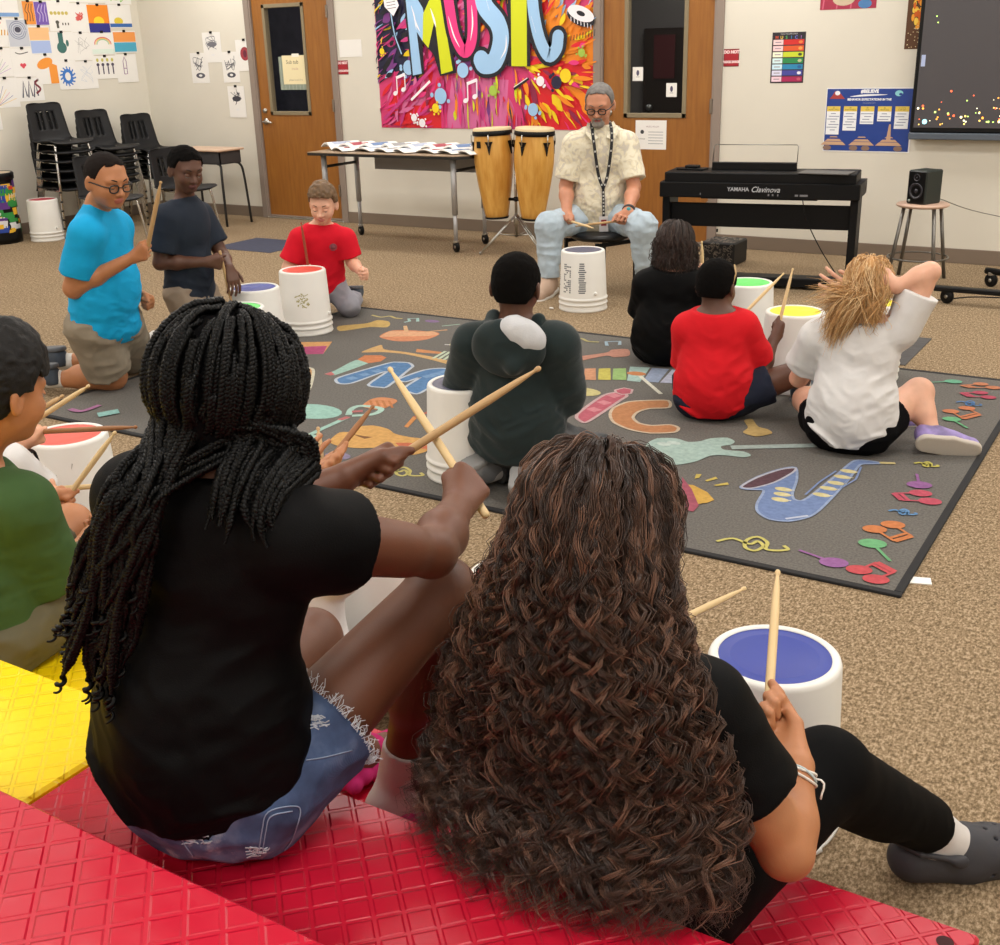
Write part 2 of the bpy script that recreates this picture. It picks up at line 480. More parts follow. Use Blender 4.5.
glass = glass_mat('window_glass', '#25282c')
def door(n, xa, xb, wz0, wx0, wx1, hinge_right):
    # frame
    f = MB()
    for s, x in ((-1, xa), (1, xb)):
        f.box((min(x, x+s*.055)-.005, D-.018, 0), (max(x, x+s*.055)+.005, D, DH+.055), bev=.003)
        f.box((min(x, x-s*.02), D-.01, 0), (max(x, x-s*.02), D+.15, DH), bev=.002)
    f.box((xa-.055, D-.018, DH), (xb+.055, D, DH+.055), bev=.003)
    f.box((xa, D, DH-.02), (xb, D+.15, DH))
    ST(f.build('trim_%d' % n, frame_m))
    xs0, xs1 = xa+.024, xb-.024; z1 = DH-.024; wz1 = 1.98
    s = MB(); y0, y1 = D+.012, D+.056
    s.box((xs0, y0, .012), (wx0, y1, z1)); s.box((wx1, y0, .012), (xs1, y1, z1)); s.box((wx0, y0, .012), (wx1, y1, wz0)); s.box((wx0, y0, wz1), (wx1, y1, z1))
    d = ST(s.build('door_%d' % n, door_m))
    # window lite
    f = MB(); e = .035
    for (a, b) in (((wx0-.01, wz0-.01), (wx0+e-.01, wz1+.01)), ((wx1-e+.01, wz0-.01), (wx1+.01, wz1+.01)), ((wx0-.01, wz0-.01), (wx1+.01, wz0+e-.01)), ((wx0-.01, wz1-e+.01), (wx1+.01, wz1+.01))):
        f.box((a[0], y0-.008, a[1]), (b[0], y1+.008, b[1]), bev=.003)
    f.build('window_frame', wframe_m, d)
    MB().box((wx0, D+.03, wz0), (wx1, D+.036, wz1)).build('pane', glass, d)
    hx = xs0+.055 if hinge_right else xs1-.055; sg = 1 if hinge_right else -1
    h = MB(); h.lathe([(0, .012), (.03, .012), (.032, 0)], (hx, y0, .93), 20, axis=(0, -1, 0))
    h.tube([(hx, y0-.01, .93), (hx, y0-.05, .93)], .01, 12); h.tube(spline([(hx, y0-.05, .93), (hx+sg*.05, y0-.055, .928), (hx+sg*.11, y0-.045, .92)], 5), .010, 10)
    h.build('door_handle', chrome, d)
    h = MB(); h.lathe([(0, .02), (.02, .02), (.024, 0)], (hx, y0, 1.03), 20, axis=(0, -1, 0)); h.build('deadbolt', chrome, d)
    for z in (.3, 1.08, 1.9):
        xx = xs1+.004 if hinge_right else xs0-.004
        MB().box((xx-.011, D-.022, z-.055), (xx+.011, D+.012, z+.055), bev=.004).build('hinge', mat('hinge_steel', '#8f857a', rough=.35, metal=.8), d)
    MB().box((xs0, y0-.006, .015), (xs1, y0, .03)).build('door_sweep', frame_m, d)
    return d
d1 = door(1, X1a, X1b, 1.0, -7.955, -7.46, True)
d2 = door(2, X2a, X2b, 1.0, -4.155, -3.635, True)
# threshold plates
ST(MB().box((X2a, D-.02, 0), (X2b, D+.1, .012), bev=.004).build('trim_3', chrome))
ST(MB().box((X1a, D-.02, 0), (X1b, D+.1, .012), bev=.004).build('trim_4', chrome))
# behind door 2: the dark door across the corridor; behind door 1 a poster board
DT_ = at(660, 28, y=D+2.14)[2]; o = MB(); o.box((-4.98, D+2.14, 0), (-4.02, D+2.19, DT_), bev=.01); o.build('corridor_door', mat('dark_wood', '#2c1d14', rough=.5)); oo = bpy.data.objects['corridor_door']; tag(oo, 'dark brown door across the corridor, seen through the right door window', 'door')
MB().lathe([(0, .03), (.03, .03), (.03, 0)], (-4.90, D+2.14, .95), 16, axis=(0, -1, 0)).build('door_knob', chrome, oo)
o = MB().box((-4.86, D+2.125, 1.22), (-4.64, D+2.135, 1.62)).build('red_notice', mat('dull_red', '#5d1a20', rough=.7)); tag(o, 'dull red notice hanging on the dark corridor door', 'notice')
o = MB().box((-9.05, D+1.2, .5), (-8.2, D+1.24, 2.4)).build('display_board', mat('board_blue', '#4d4f66', rough=.8, noise=.25, nscale=9)); tag(o, 'dark blue display board in the corridor behind the left door window', 'board')

# papers fixed on flat surfaces -------------------------------------------------
class Flat:
    """a thin sheet on a wall plane; u right, v up (metres); layered ink shapes"""
    def __init__(s, origin, u, v, n):
        s.o = np.asarray(origin, float); s.u = unit(u); s.v = unit(v); s.n = unit(n); s.mb = MB(); s.k = 0
    def P(s, x, y, lift): return s.o+s.u*x+s.v*y+s.n*lift
    def poly(s, pts, m, lift=None):
        s.k += 1; l = (.0012+.00004*s.k) if lift is None else lift
        s.mb.mat(m).poly([s.P(x, y, l) for x, y in pts]); return s
    def rect(s, x0, y0, x1, y1, m): return s.poly([(x0, y0), (x1, y0), (x1, y1), (x0, y1)], m)
    def ell(s, x, y, rx, ry, m, a=0, n=20):
        c, t = math.cos(a), math.sin(a)
        return s.poly([(x+rx*math.cos(q)*c-ry*math.sin(q)*t, y+rx*math.cos(q)*t+ry*math.sin(q)*c) for q in np.linspace(0, 2*PI, n, endpoint=False)], m)
    def stroke(s, pts, w, m, smooth=True, taper=False, lift=None):
        p = np.asarray(pts, float)
        if smooth and len(p) > 2: p = spline(np.c_[p, np.zeros(len(p))], 6)[:, :2]
        t = np.gradient(p, axis=0); t /= np.maximum(np.linalg.norm(t, axis=1)[:, None], 1e-9); nn = np.c_[-t[:, 1], t[:, 0]]
        ws = np.full(len(p), w/2) if np.isscalar(w) else np.interp(np.linspace(0, 1, len(p)), np.linspace(0, 1, len(w)), w)/2
        if taper: ws = ws*np.sin(np.linspace(.15, PI-.15, len(p)))
        a = p+nn*ws[:, None]; b = p-nn*ws[:, None]
        s.k += 1; l = (.0012+.00004*s.k) if lift is None else lift
        s.mb.mat(m)
        vs = [s.P(x, y, l) for x, y in a]+[s.P(x, y, l) for x, y in b]; n = len(p)
        s.mb.add(vs, [(i, i+1, n+i+1, n+i) for i in range(n-1)], False); return s
    def text(s, txt, x, y, size, m, align='CENTER', bold=0, shear=0, spacing=1, rot=0, sx=1):
        vs, fs = text_mesh(txt, size, bold, align, shear=shear, spacing=spacing)
        s.k += 1; l = .0012+.00004*s.k; c, t = math.cos(rot), math.sin(rot)
        s.mb.mat(m).add([s.P(x+(a[0]*sx*c-a[1]*t), y+(a[0]*sx*t+a[1]*c), l) for a in vs], fs, False); return s
    def sheet(s, w, h, m, curl=0, thick=.0008, seed=0, nx=8, ny=8):
        """body of the paper from (0,0) to (w,h)"""
        s.mb.mat(m).box((0, 0, 0), (1, 1, 1)); v = s.mb.v[-1]
        v[:] = np.array([s.P(a[0]*w, a[1]*h, .0002+a[2]*thick) for a in v]); return s
def ink(c): return mat('ink_'+c[1:], c, rough=.75)

def wallflat(px0, py0, px1, py1, plane='back'):
    """sheet whose bottom-left / top-right corners are seen there"""
    if plane == 'back':
        a = at(px0, py1, y=D-.001); b = at(px1, py1, y=D-.001); c = at(px0, py0, y=D-.001)
        w_ = b[0]-a[0]; h_ = c[2]-(a[2]); return Flat((a[0], D-.001, (a[2]+b[2])/2), (1, 0, 0), (0, 0, 1), (0, -1, 0)), w_, h_
    a = at(px0, py1, x=XL+.001); b = at(px1, py1, x=XL+.001); c = at(px0, py0, x=XL+.001)
    return Flat((XL+.001, a[1], (a[2]+b[2])/2), (0, 1, 0), (0, 0, 1), (1, 0, 0)), b[1]-a[1], c[2]-a[2]

# --- MUSIC banner ------------------------------------------------------------
def banner():
    x0 = W(382, 127)[0]; x1 = W(597.5, 131)[0]; zb = .5*(W(382, 127)[2]+W(597, 131)[2]); zt = 2.06
    F = Flat((x0, D-.002, zb), (1, 0, 0), (0, 0, 1), (0, -1, 0)); w_, h_ = x1-x0, zt-zb
    bm = mat('banner_print', '#d23a74', rough=.45)
    F.sheet(w_, h_, bm, thick=.001)
    z = lambda a, b: (lambda p: (p[0]-x0, p[2]-zb))(W(370+a/3.704, b/3.704))
    rnd = random.Random(11)
    inks = {k: mat('banner_'+k, v, rough=.45) for k, v in dict(pink='#e2357f', magenta='#c2377f', red='#dd1f2a', navy='#1d1c3c', blue='#9cc4ea', yellow='#f2d21c', lime='#ccd419', orange='#f08a1e', white='#f3eef5', purple='#7a3a86', rose='#d56a9e', green='#a0bf4a', dk='#13131f', maroon='#8d2247').items()}
    inside = lambda a, b: (min(max(a, .004), w_-.004), min(max(b, .004), h_-.004))
    def pal(u, v):   # u,v in 0..1
        if u < .2 and v > .35: return ['navy', 'navy', 'purple', 'pink', 'magenta', 'yellow', 'blue', 'dk']
        if u < .33: return ['pink', 'pink', 'red', 'magenta', 'rose', 'red', 'maroon']
        if u < .6 and v < .45: return ['rose', 'magenta', 'pink', 'orange', 'purple', 'lime', 'maroon', 'rose']
        if u < .66: return ['magenta', 'orange', 'lime', 'purple', 'rose', 'red', 'navy']
        if v > .6: return ['yellow', 'orange', 'yellow', 'red', 'blue', 'orange']
        return ['red', 'yellow', 'orange', 'red', 'maroon', 'pink', 'orange', 'yellow']
    for pts, c_ in (([(.68, 0), (1, 0), (1, .42), (.8, .5), (.72, .3)], 'red'), ([(.72, .5), (1, .42), (1, .8), (.75, .8)], 'orange'), ([(0, .38), (.13, .42), (.2, .55), (.2, .98), (0, .98)], 'navy'), ([(.32, 0), (.6, 0), (.62, .34), (.36, .36)], 'rose'), ([(.12, 0), (.3, 0), (.3, .2), (.2, .3)], 'red')):
        F.stroke([(.5*w_, .5*h_), (.51*w_, .5*h_)], .01, inks['pink'], False); F.poly([(min(max(a*w_, .004), w_-.004), b*h_+.004) for a, b in pts], inks[c_])
    for i in range(620):
        u, v = rnd.random(), rnd.random(); c = rnd.choice(pal(u, v)); a, b = u*w_, v*h_
        if .3 < u < .62 and v < .45: ang = PI/2+rnd.uniform(-.08, .08); L_ = rnd.uniform(.05, .22); wd = rnd.uniform(.008, .025)
        elif u > .6: ang = math.atan2(v-.45, u-.62)+rnd.uniform(-.3, .3); L_ = rnd.uniform(.06, .2); wd = rnd.uniform(.012, .045)
        else: ang = rnd.choice([.6, .65, .2, 1.3])+rnd.uniform(-.3, .3); L_ = rnd.uniform(.05, .2); wd = rnd.uniform(.01, .045)
        if i < 120: wd *= 2.2; L_ *= 1.4
        p = [inside(a+t*L_*math.cos(ang)+rnd.uniform(-.006, .006), b+t*L_*math.sin(ang)) for t in (-.5, -.2, .15, .5)]
        if abs(p[0][0]-p[3][0])+abs(p[0][1]-p[3][1]) < .02: continue
        m_ = .02
        if min(q[0] for q in p) < m_ or min(q[1] for q in p) < m_ or max(q[0] for q in p) > w_-m_ or max(q[1] for q in p) > h_-m_: wd = min(wd, .012)
        F.stroke(p, wd, inks[c], taper=True)
    for (a, b, r, c) in ((268, 355, 22, 'blue'), (350, 260, 20, 'blue'), (200, 455, 12, 'white'), (637, 300, 13, 'white'), (170, 435, 11, 'white'), (250, 400, 13, 'yellow'), (610, 405, 17, 'blue'), (730, 280, 18, 'yellow'), (697, 305, 17, 'navy'), (150, 250, 20, 'blue'), (52, 190, 9, 'yellow'), (462, 335, 14, 'green'), (790, 195, 11, 'green')):
        x, y = z(a, b); F.ell(x, y, r*.0029, r*.0031, inks[c])
        for q in range(5):
            t = rnd.uniform(0, 2*PI); F.ell(x+math.cos(t)*r*.0042, y+math.sin(t)*r*.0042, r*.0008, r*.0008, inks[c])
    def notes(a, b, s, c):
        x, y = z(a, b); F.ell(x, y, .028*s, .021*s, inks[c], .4); F.ell(x+.1*s, y+.035*s, .028*s, .021*s, inks[c], .4)
        F.stroke([(x+.024*s, y), (x+.024*s, y+.15*s)], .012*s, inks[c], False); F.stroke([(x+.124*s, y+.035*s), (x+.124*s, y+.185*s)], .012*s, inks[c], False)
        F.stroke([(x+.018*s, y+.145*s), (x+.13*s, y+.18*s)], .028*s, inks[c], False)
    notes(362, 372, .95, 'white'); notes(102, 345, .9, 'white')
    # rays / scribbles
    for t in range(9): F.stroke([z(750+t*11, 150-t*2), z(752+t*11, 132-t*3)], .006, inks['dk'], False)
    F.stroke([z(540, 330), z(595, 290)], .02, inks['dk'], False); F.stroke([z(540, 322), z(590, 288)], .006, inks['white'], False)
    F.stroke([z(60, 440), z(250, 240)], .03, inks['magenta'], False); F.stroke([z(160, 370), z(230, 300)], .022, inks['white'], False)
    F.stroke([z(85, 50), z(100, 130), z(125, 200)], .03, inks['dk']); F.stroke([z(85, 50), z(100, 130), z(125, 200)], .012, inks['blue'])
    F.poly([z(55, -20), z(100, -20), z(115, 20), z(95, 60), z(62, 25)], inks['white'])
    for t in range(4): F.stroke([z(66+t*2, 0+t*11), z(98+t*2, -6+t*11)], .004, inks['dk'], False)
    # letters: dark outline first, then fill, then a highlight
    S = .0029
    L = [('U', [('pink', [(288, -170), (302, 20), (322, 130), (358, 192), (386, 140), (384, -20), (378, -170)], 34)]),
         ('S', [('blue', [(520, -150), (470, -165), (428, -60), (432, 20), (480, 85), (492, 150), (470, 225), (432, 238), (420, 222)], 54)]),
         ('I', [('lime', [(556, -170), (560, 245)], 52)]),
         ('C', [('blue', [(705, -140), (660, -175), (612, -120), (612, 30), (634, 140), (668, 205), (697, 180), (704, 135)], 36)])]
    zz = lambda a, b: (lambda p: (min(max(p[0]-x0, .004), w_-.004), min(p[2]-zb, h_-.02)))(W(370+a/7.27, b/7.27))
    for pts, c_ in (([(225, -470), (300, -470), (420, -60), (470, -470), (545, -470), (530, -60), (645, 528), (525, 552), (478, 395), (440, 355), (398, 315), (408, 535), (318, 562), (255, -60)], 'dk'),
                    ([(240, -455), (290, -455), (322, -40), (392, 533), (328, 548), (272, -40)], 'blue'), ([(240, -455), (300, -455), (400, 60), (408, 110), (398, 298), (345, 215), (300, 60)], 'blue'),
                    ([(402, 100), (470, -455), (530, -455), (505, -40), (482, 160), (440, 348), (398, 296)], 'lime'), ([(478, -455), (535, -455), (520, -60), (618, 513), (534, 538), (462, -60)], 'lime')):
        F.poly([zz(*q) for q in pts], inks[c_])
    F.stroke([zz(335, 110), zz(350, 170), zz(380, 230)], .016, inks['white'], taper=True); F.stroke([zz(455, 60), zz(480, 140), zz(495, 200)], .02, inks['white'], taper=True)
    for o_, c_ in ((22, 'dk'), (0, None)):
        for nm, ss in L:
            for col, pts, wd in ss:
                pp = [z(*q) for q in pts]
                pp = [(min(max(a, .01), w_-.01), min(b, h_-.03)) for a, b in pp]
                F.stroke(pp, (wd+o_)*S, inks[c_ or col], smooth=len(pts) > 2)
                if c_:
                    for e_ in (0, -1): 
                        if col != 'lime' and nm in 'SCU': F.ell(pp[e_][0], pp[e_][1], (wd+o_)*S/2, (wd+o_)*S/2, inks[c_])
                elif nm in 'SCU': F.ell(pp[-1][0], pp[-1][1], wd*S/2, wd*S/2, inks[col])
    for pts in ([(160, 20), (172, 60), (180, 110)], [(298, 60), (318, 130), (340, 175)], [(512, 130), (510, 180), (490, 220)], [(604, 60), (622, 120)], [(384, 20), (388, 90), (380, 150)], [(436, -10), (450, 40)]):
        F.stroke([z(*q) for q in pts], .014, inks['white'], taper=True)
    # lower black cut of the M legs
    # round drum drawn top right
    x, y = z(788, 50); F.ell(x, y-.03, .13, .062, inks['dk'], -.35); F.ell(x, y, .125, .055, inks['white'], -.35); F.ell(x, y, .04, .018, inks['dk'], -.35)
    for t in range(7): F.stroke([(x-.09+t*.03, y-.02-t*.011), (x-.088+t*.03, y-.055-t*.011)], .006, inks['white'], False)
    o = F.mb.build('music_banner'); tag(o, 'big graffiti style MUSIC banner on the cream wall between the doors', 'banner')
banner()

# --- small signs on the back wall ----------------------------------------------
def red_sign(px0, py0, px1, py1, lab):
    F, w_, h_ = wallflat(px0, py0, px1, py1)
    r = mat('sign_red', '#a51e2c', rough=.4); wh = ink('#f2d8d8'); dk = mat('sign_dark_red', '#7d1722', rough=.4)
    F.sheet(w_, h_, dk); F.rect(w_*.06, h_*.06, w_*.94, h_*.94, r)
    F.text('DO NOT', w_*.5, h_*.82, h_*.24, wh, bold=.002); F.text('BLOCK DOOR', w_*.5, h_*.26, h_*.17, wh, bold=.002)
    o = F.mb.build('door_sign'); tag(o, lab, 'sign')
red_sign(338, 60.5, 348.7, 74.5, 'small red sign with white lettering, right of the left door')
red_sign(723.3, 49, 738.7, 66.5, 'small red sign with white lettering, right of the right door')
F, w_, h_ = wallflat(340, 39.7, 362.3, 57); F.sheet(w_, h_, white_p); o = F.mb.build('blank_sheet'); tag(o, 'blank white sheet on the wall above the small red sign', 'paper')
def thermometer():
    F, w_, h_ = wallflat(770, 32.5, 803, 83)
    F.sheet(w_, h_, ink('#3c3238')); F.rect(w_*.02, h_*.87, w_*.98, h_*.985, ink('#29262f'))
    for i, c in enumerate(['#c9503a', '#d8b64a', '#4f9a55', '#3f7fb8', '#6a6cc0', '#9a6cb0']):
        F.text('MUSIC!'[i], w_*(.14+.145*i), h_*.895, h_*.085, ink(c), bold=.001)
    F.text('CLASS VOLUME LEVELS', w_*.5, h_*.965, h_*.035, ink('#cfcfcf'))
    rows = [('#cf2f2b', '#f0cfcf'), ('#dc5a2c', '#f3cfd2'), ('#c8d534', '#f1f4d8'), ('#2f8a4e', '#d5eef0'), ('#2a86b4', '#cdeaf6'), ('#46499c', '#dcdcf2'), ('#a52456', '#f3cfdc')]
    for i, (c, l) in enumerate(rows):
        y1 = h_*(.855-.121*i); y0 = y1-h_*.1
        F.rect(w_*.04, y0, w_*.34, y1, ink(l)); F.rect(w_*.35, y0, w_*.96, y1, ink(c))
        F.stroke([(w_*.1, (y0+y1)/2), (w_*.28, (y0+y1)/2)], h_*.018, ink('#9a8c9a'), False)
        F.ell(w_*.86, (y0+y1)/2, w_*.06, h_*.03, ink(['#e08040', '#f0a050', '#3c4a2c', '#b8c090', '#2a5f9c', '#e6e6ee', '#c05a6a'][i]))
    tag(F.mb.build('rainbow_chart'), 'small rainbow striped chart on the cream wall left of the blue poster', 'poster')
thermometer()
def blue_poster():
    F, w_, h_ = wallflat(822.5, 89, 909, 152)
    bl = mat('poster_blue', '#22408f', rough=.4); wh = ink('#eef0f4'); ye = ink('#e2c65a'); tn = ink('#c8a284'); gy = ink('#8890a8'); rd = ink('#a8403c')
    F.sheet(w_, h_, ink('#e8e8ea')); F.rect(w_*.01, h_*.015, w_*.985, h_*.985, bl)
    F.text('#BELIEVE', w_*.5, h_*.945, h_*.07, wh, bold=.002); F.stroke([(w_*.28, h_*.865), (w_*.45, h_*.885), (w_*.7, h_*.895)], h_*.03, wh, taper=True)
    F.text('BEHAVIOR EXPECTATIONS IN THE', w_*.5, h_*.82, h_*.045, wh, bold=.001); F.text('CLASSROOM', w_*.5, h_*.765, h_*.035, gy)
    F.poly([(w_*.04, h_*.83), (w_*.22, h_*.83), (w_*.18, h_*.89), (w_*.14, h_*.95), (w_*.1, h_*.95), (w_*.07, h_*.88)], rd); F.ell(w_*.13, h_*.92, w_*.03, h_*.035, wh)
    F.ell(w_*.83, h_*.915, w_*.045, h_*.045, ink('#8fd3dc')); F.ell(w_*.85, h_*.9, w_*.02, h_*.02, bl)
    bot = [.27, .335, .44, .485, .37]; rw = ['BE\nRESPECTFUL', 'BE\nRESPONSIBLE', 'BE\nSAFE', 'BE\nPREPARED', 'ALWAYS\nSUPPORT']
    for i in range(5):
        xa = w_*(.02+.196*i); xb = xa+w_*.155
        F.rect(xa, h_*bot[i], xb, h_*.715, wh); F.rect(xa, h_*.635, xb, h_*.715, ye)
        F.text(rw[i], (xa+xb)/2, h_*.675, h_*.03, ink('#5c5636'))
        n = int((.62-bot[i])/.045)
        for q in range(n): F.stroke([((xa+xb)/2-w_*(.03+.02*((q*7+i) % 3)), h_*(.6-.043*q)), ((xa+xb)/2+w_*(.03+.02*((q*5+i) % 3)), h_*(.6-.043*q))], h_*.012, gy, False)
    for cx in (.12, .45, .76):
        for r_ in range(3):
            s_ = .5+.5*r_; yy = .225-.06*r_
            F.poly([(w_*(cx-.1*s_), h_*yy), (w_*(cx+.1*s_), h_*yy), (w_*(cx+.07*s_), h_*(yy+.035*s_)), (w_*(cx-.07*s_), h_*(yy+.035*s_))], tn)
    for cx in (.36, .5, .87, .05): F.ell(w_*cx, h_*.06, w_*.05, h_*.04, ink('#8a6f62'))
    F.poly([(w_*.73, h_*.2), (w_*.78, h_*.2), (w_*.77, h_*.44), (w_*.75, h_*.44)], tn)
    tag(F.mb.build('classroom_poster'), 'blue classroom expectations poster with five white boxes, left of the screen', 'poster')
blue_poster()
F, w_, h_ = wallflat(820, -14, 876, 9); F.sheet(w_, h_, ink('#a3304a'))
for i in range(4): F.stroke([(w_*(.05+.25*i), h_*.02), (w_*(.08+.25*i), h_*.9)], .01, ink('#c9607a'), False)
F.ell(w_*.42, h_*.45, w_*.2, h_*.3, ink('#c8b49a')); F.ell(w_*.8, h_*.2, w_*.12, h_*.2, ink('#4a7ab0')); tag(F.mb.build('red_poster'), 'red poster high on the cream wall, cut by the top of the photo', 'poster')
F, w_, h_ = wallflat(904, -30, 928, 49); F.sheet(w_, h_, ink('#5a3a22')); rr = random.Random(5)
for i in range(50): F.ell(w_*rr.uniform(.25, .6), h_*rr.uniform(.25, .95), w_*rr.uniform(.04, .14), h_*rr.uniform(.02, .05), ink(rr.choice(['#f0a030', '#f6d050', '#d8641c', '#f0a030'])))
for i in range(30): F.ell(w_*rr.uniform(.1, .9), h_*rr.uniform(.02, .3), w_*.02, h_*.006, ink('#e8d8b0'))
tag(F.mb.build('fiery_poster'), 'brown and orange fiery poster half hidden behind the big screen', 'poster')

# door notices
F = Flat((at(633, 149, y=D+.01)[0]+.02, D+.0115, at(633, 149, y=D+.01)[2]), (1, 0, 0), (0, 0, 1), (0, -1, 0)); w_ = .27; h_ = .225
F.sheet(w_, h_, white_p); g_ = ink('#8a8f98')
F.ell(w_*.22, h_*.6, .016, .016, ink('#3a3a3e')); F.text('MUSIC ROOM', w_*.55, h_*.78, .018, ink('#a08a90')); F.text('SCHEDULE', w_*.2, h_*.36, .013, ink('#55555c'))
for i in range(5): F.stroke([(w_*.42, h_*(.6-.1*i)), (w_*.9, h_*(.6-.1*i))], .004, g_, False)
tag(F.mb.build('door_notice'), 'white printed notice taped on the right door below its window', 'notice')
for (px, py, lab) in ((637.8, 74, 'small white printed label on the door glass, left of the pair'), (671.5, 90, 'small white printed label on the door glass, lower right of the pair')):
    c = at(px, py, y=D+.028); F = Flat((c[0]-.045, D+.029, c[2]-.052), (1, 0, 0), (0, 0, 1), (0, -1, 0)); F.sheet(.09, .104, white_p); F.ell(.045, .06, .012, .022, ink('#56506a')); F.stroke([(.03, .03), (.06, .03)], .004, ink('#8a8a90'), False)
    tag(F.mb.build('glass_label'), lab, 'label')
c = at(294.5, 71, y=D+.028); F = Flat((c[0]-.19, D+.029, c[2]-.17), (1, 0, 0), (0, 0, 1), (0, -1, 0)); F.sheet(.4, .3, ink('#8d988a'))
for i in range(9): F.stroke([(.02+.045*i, 0), (.02+.045*i, .3)], .004, ink('#b9c2b4'), False)
F.rect(.045, .05, .37, .31, ink('#ecdfb4')); F.rect(.17, .295, .26, .325, ink('#f4efe0')); F.text('Sub tub', .17, .25, .05, ink('#6a6250')); F.text('inside', .2, .19, .035, ink('#c9a992')); F.text('please knock first', .2, .09, .024, ink('#a89c80'))
tag(F.mb.build('door_note'), 'cream handwritten note taped inside the left door window', 'note')

# --- big screen -----------------------------------------------------------------
a = W(911.4, 136); xl = a[0]; zb = a[2]
t = empty('interactive_screen', (xl+.9, D-.06, zb), 0, 'large black wall screen showing dark picture with glowing dots', 'screen')
o3 = np.array([xl+.9, D-.06, zb])
mb = MB(); mb.box((-.9, -.03, .03), (.92, .06, 1.1), bev=.008); mb.build('bezel', black, t)
mb = MB(); mb.mat(mat('screen_picture', '#3f3c3e', rough=.25, emit=.55)).box((-.872, -.034, .065), (.892, -.031, 1.07))
rr = random.Random(3)
dots = ['#f6d26a', '#f0e8c0', '#e8603a', '#f0a040', '#b8e070']
for i in range(150):
    u, v = rr.random(), abs(rr.gauss(0, .09))+.085
    if v > .36: continue
    mb.mat(mat('glow_'+str(i % 5), dots[i % 5], emit=2.2)); r_ = rr.uniform(.003, .008)
    mb.disc((-.86+u*1.74, -.0355, v), r_, 8, (0, -1, 0))
for (u, v) in ((.1, .92), (.12, .86), (.14, .95), (.06, .74), (.07, .70)): mb.disc((-.86+u*1.2, -.0355, v+.05), .005, 8, (0, -1, 0))
mb.mat(mat('glow_blue', '#9ee6f0', emit=1.6)).disc((-.80, -.0355, .105), .017, 12, (0, -1, 0)); mb.mat(mat('glow_tag', '#8890a8', emit=.8)).box((-.862, -.0358, .47), (-.835, -.035, .545))
mb.build('display', None, t)
mb = MB(); mb.box((-.9, -.05, -.015), (.92, .05, .03), bev=.006); mb.build('lower_rail', mat('screen_grey', '#5d6672', rough=.35, metal=.3), t)

# --- children's drawings --------------------------------------------------------
pr = random.Random(21)
papers = [ # zoomed x0,y0,x1,y1 in (0,0,150,130) crop, main colours, what it shows
 (-40, -60, 130, 112, ['#7fa6d8'], 'sea', 'drawing of a blue sea strip under white, top left on the wall'),
 (165, 5, 245, 165, ['#e8933c', '#5a3a30'], 'fill', 'narrow orange crayon drawing with dark zigzag, beside the purple one'),
 (243, 10, 338, 168, ['#7558b0', '#c8b8e0'], 'fill', 'narrow purple crayon drawing with pale loops'),
 (335, 5, 490, 208, ['#c9b860', '#55534a'], 'scrib', 'white drawing with yellow scribbles and small dark figure'),
 (475, 20, 612, 215, ['#d8605a'], 'spot', 'white drawing with one small red scribble in its middle'),
 (598, 30, 738, 218, ['#ee8a22', '#f8d030', '#2c2f86'], 'sunset', 'orange sunset drawing over a dark blue sea'),
 (735, 30, 882, 188, ['#e0c840', '#3868b0'], 'sunsea', 'white drawing of yellow sun low over a blue sea'),
 (-30, 120, 85, 312, ['#e0604a', '#d8a040'], 'row', 'white drawing with red heart and orange row, left edge'),
 (62, 122, 210, 318, ['#8890a8', '#4a4a5a'], 'swirl', 'grey blue drawing of a dark round swirl'),
 (212, 172, 352, 362, ['#f0c08a', '#a8bce8'], 'bands', 'pastel drawing, peach sky above a pale blue band'),
 (352, 210, 512, 402, ['#3f6f6a'], 'statue', 'white drawing of a dark green standing figure'),
 (488, 215, 628, 402, ['#a8a8a8'], 'faint', 'white drawing with faint grey pencil lines, middle row'),
 (612, 210, 775, 365, ['#d86a6a', '#9ac8a8'], 'rainbow', 'white drawing of a small rainbow over pale green'),
 (765, 205, 915, 352, ['#ee9a50', '#4aa8c8'], 'bands', 'drawing of an orange sky above turquoise water'),
 (-30, 318, 100, 512, ['#b890d0', '#a8c8b0'], 'rays', 'drawing with purple and green diagonal rays, left edge'),
 (95, 318, 250, 514, ['#d84a5a', '#444444'], 'heart', 'white drawing of a small red heart under writing'),
 (248, 360, 405, 560, ['#f0983a', '#b07030'], 'giraffe', 'drawing of an orange animal shape on white'),
 (402, 400, 528, 596, ['#3f78c8'], 'burst', 'white drawing of a bright blue round swirl'),
 (525, 405, 660, 592, ['#c8d0dc', '#d8a8a8'], 'faint', 'pale blue grey drawing with faint arch, lowest row'),
 (632, 370, 795, 524, ['#c8c060', '#4a4258'], 'brushes', 'white drawing of four dark brushes in a row'),
 (788, 358, 925, 548, ['#8a5a90'], 'cactus', 'white drawing of a purple outlined tall shape, lowest right'),
 (-20, 516, 140, 716, ['#e8c050', '#d87aa8', '#5060a8'], 'rays', 'bright drawing of pink, yellow and blue rays'),
 (132, 514, 302, 672, ['#7a2a3a', '#555566'], 'scribbold', 'white drawing with bold dark red letters, above the stacked chairs'),
 (338, -80, 520, 12, ['#c8c8b0'], 'faint', 'pale drawing cut by the top of the photo, left of three'),
 (520, -70, 700, 18, ['#b8c8d8'], 'faint', 'pale drawing cut by the top of the photo, middle of three'),
 (700, -70, 875, 28, ['#9ad070'], 'faintgreen', 'drawing with light green scribbles cut by the top of the photo'),
 (-30, 750, 20, 865, ['#7ac88a'], 'spot', 'small pale green drawing left of the stacked chairs'),
]
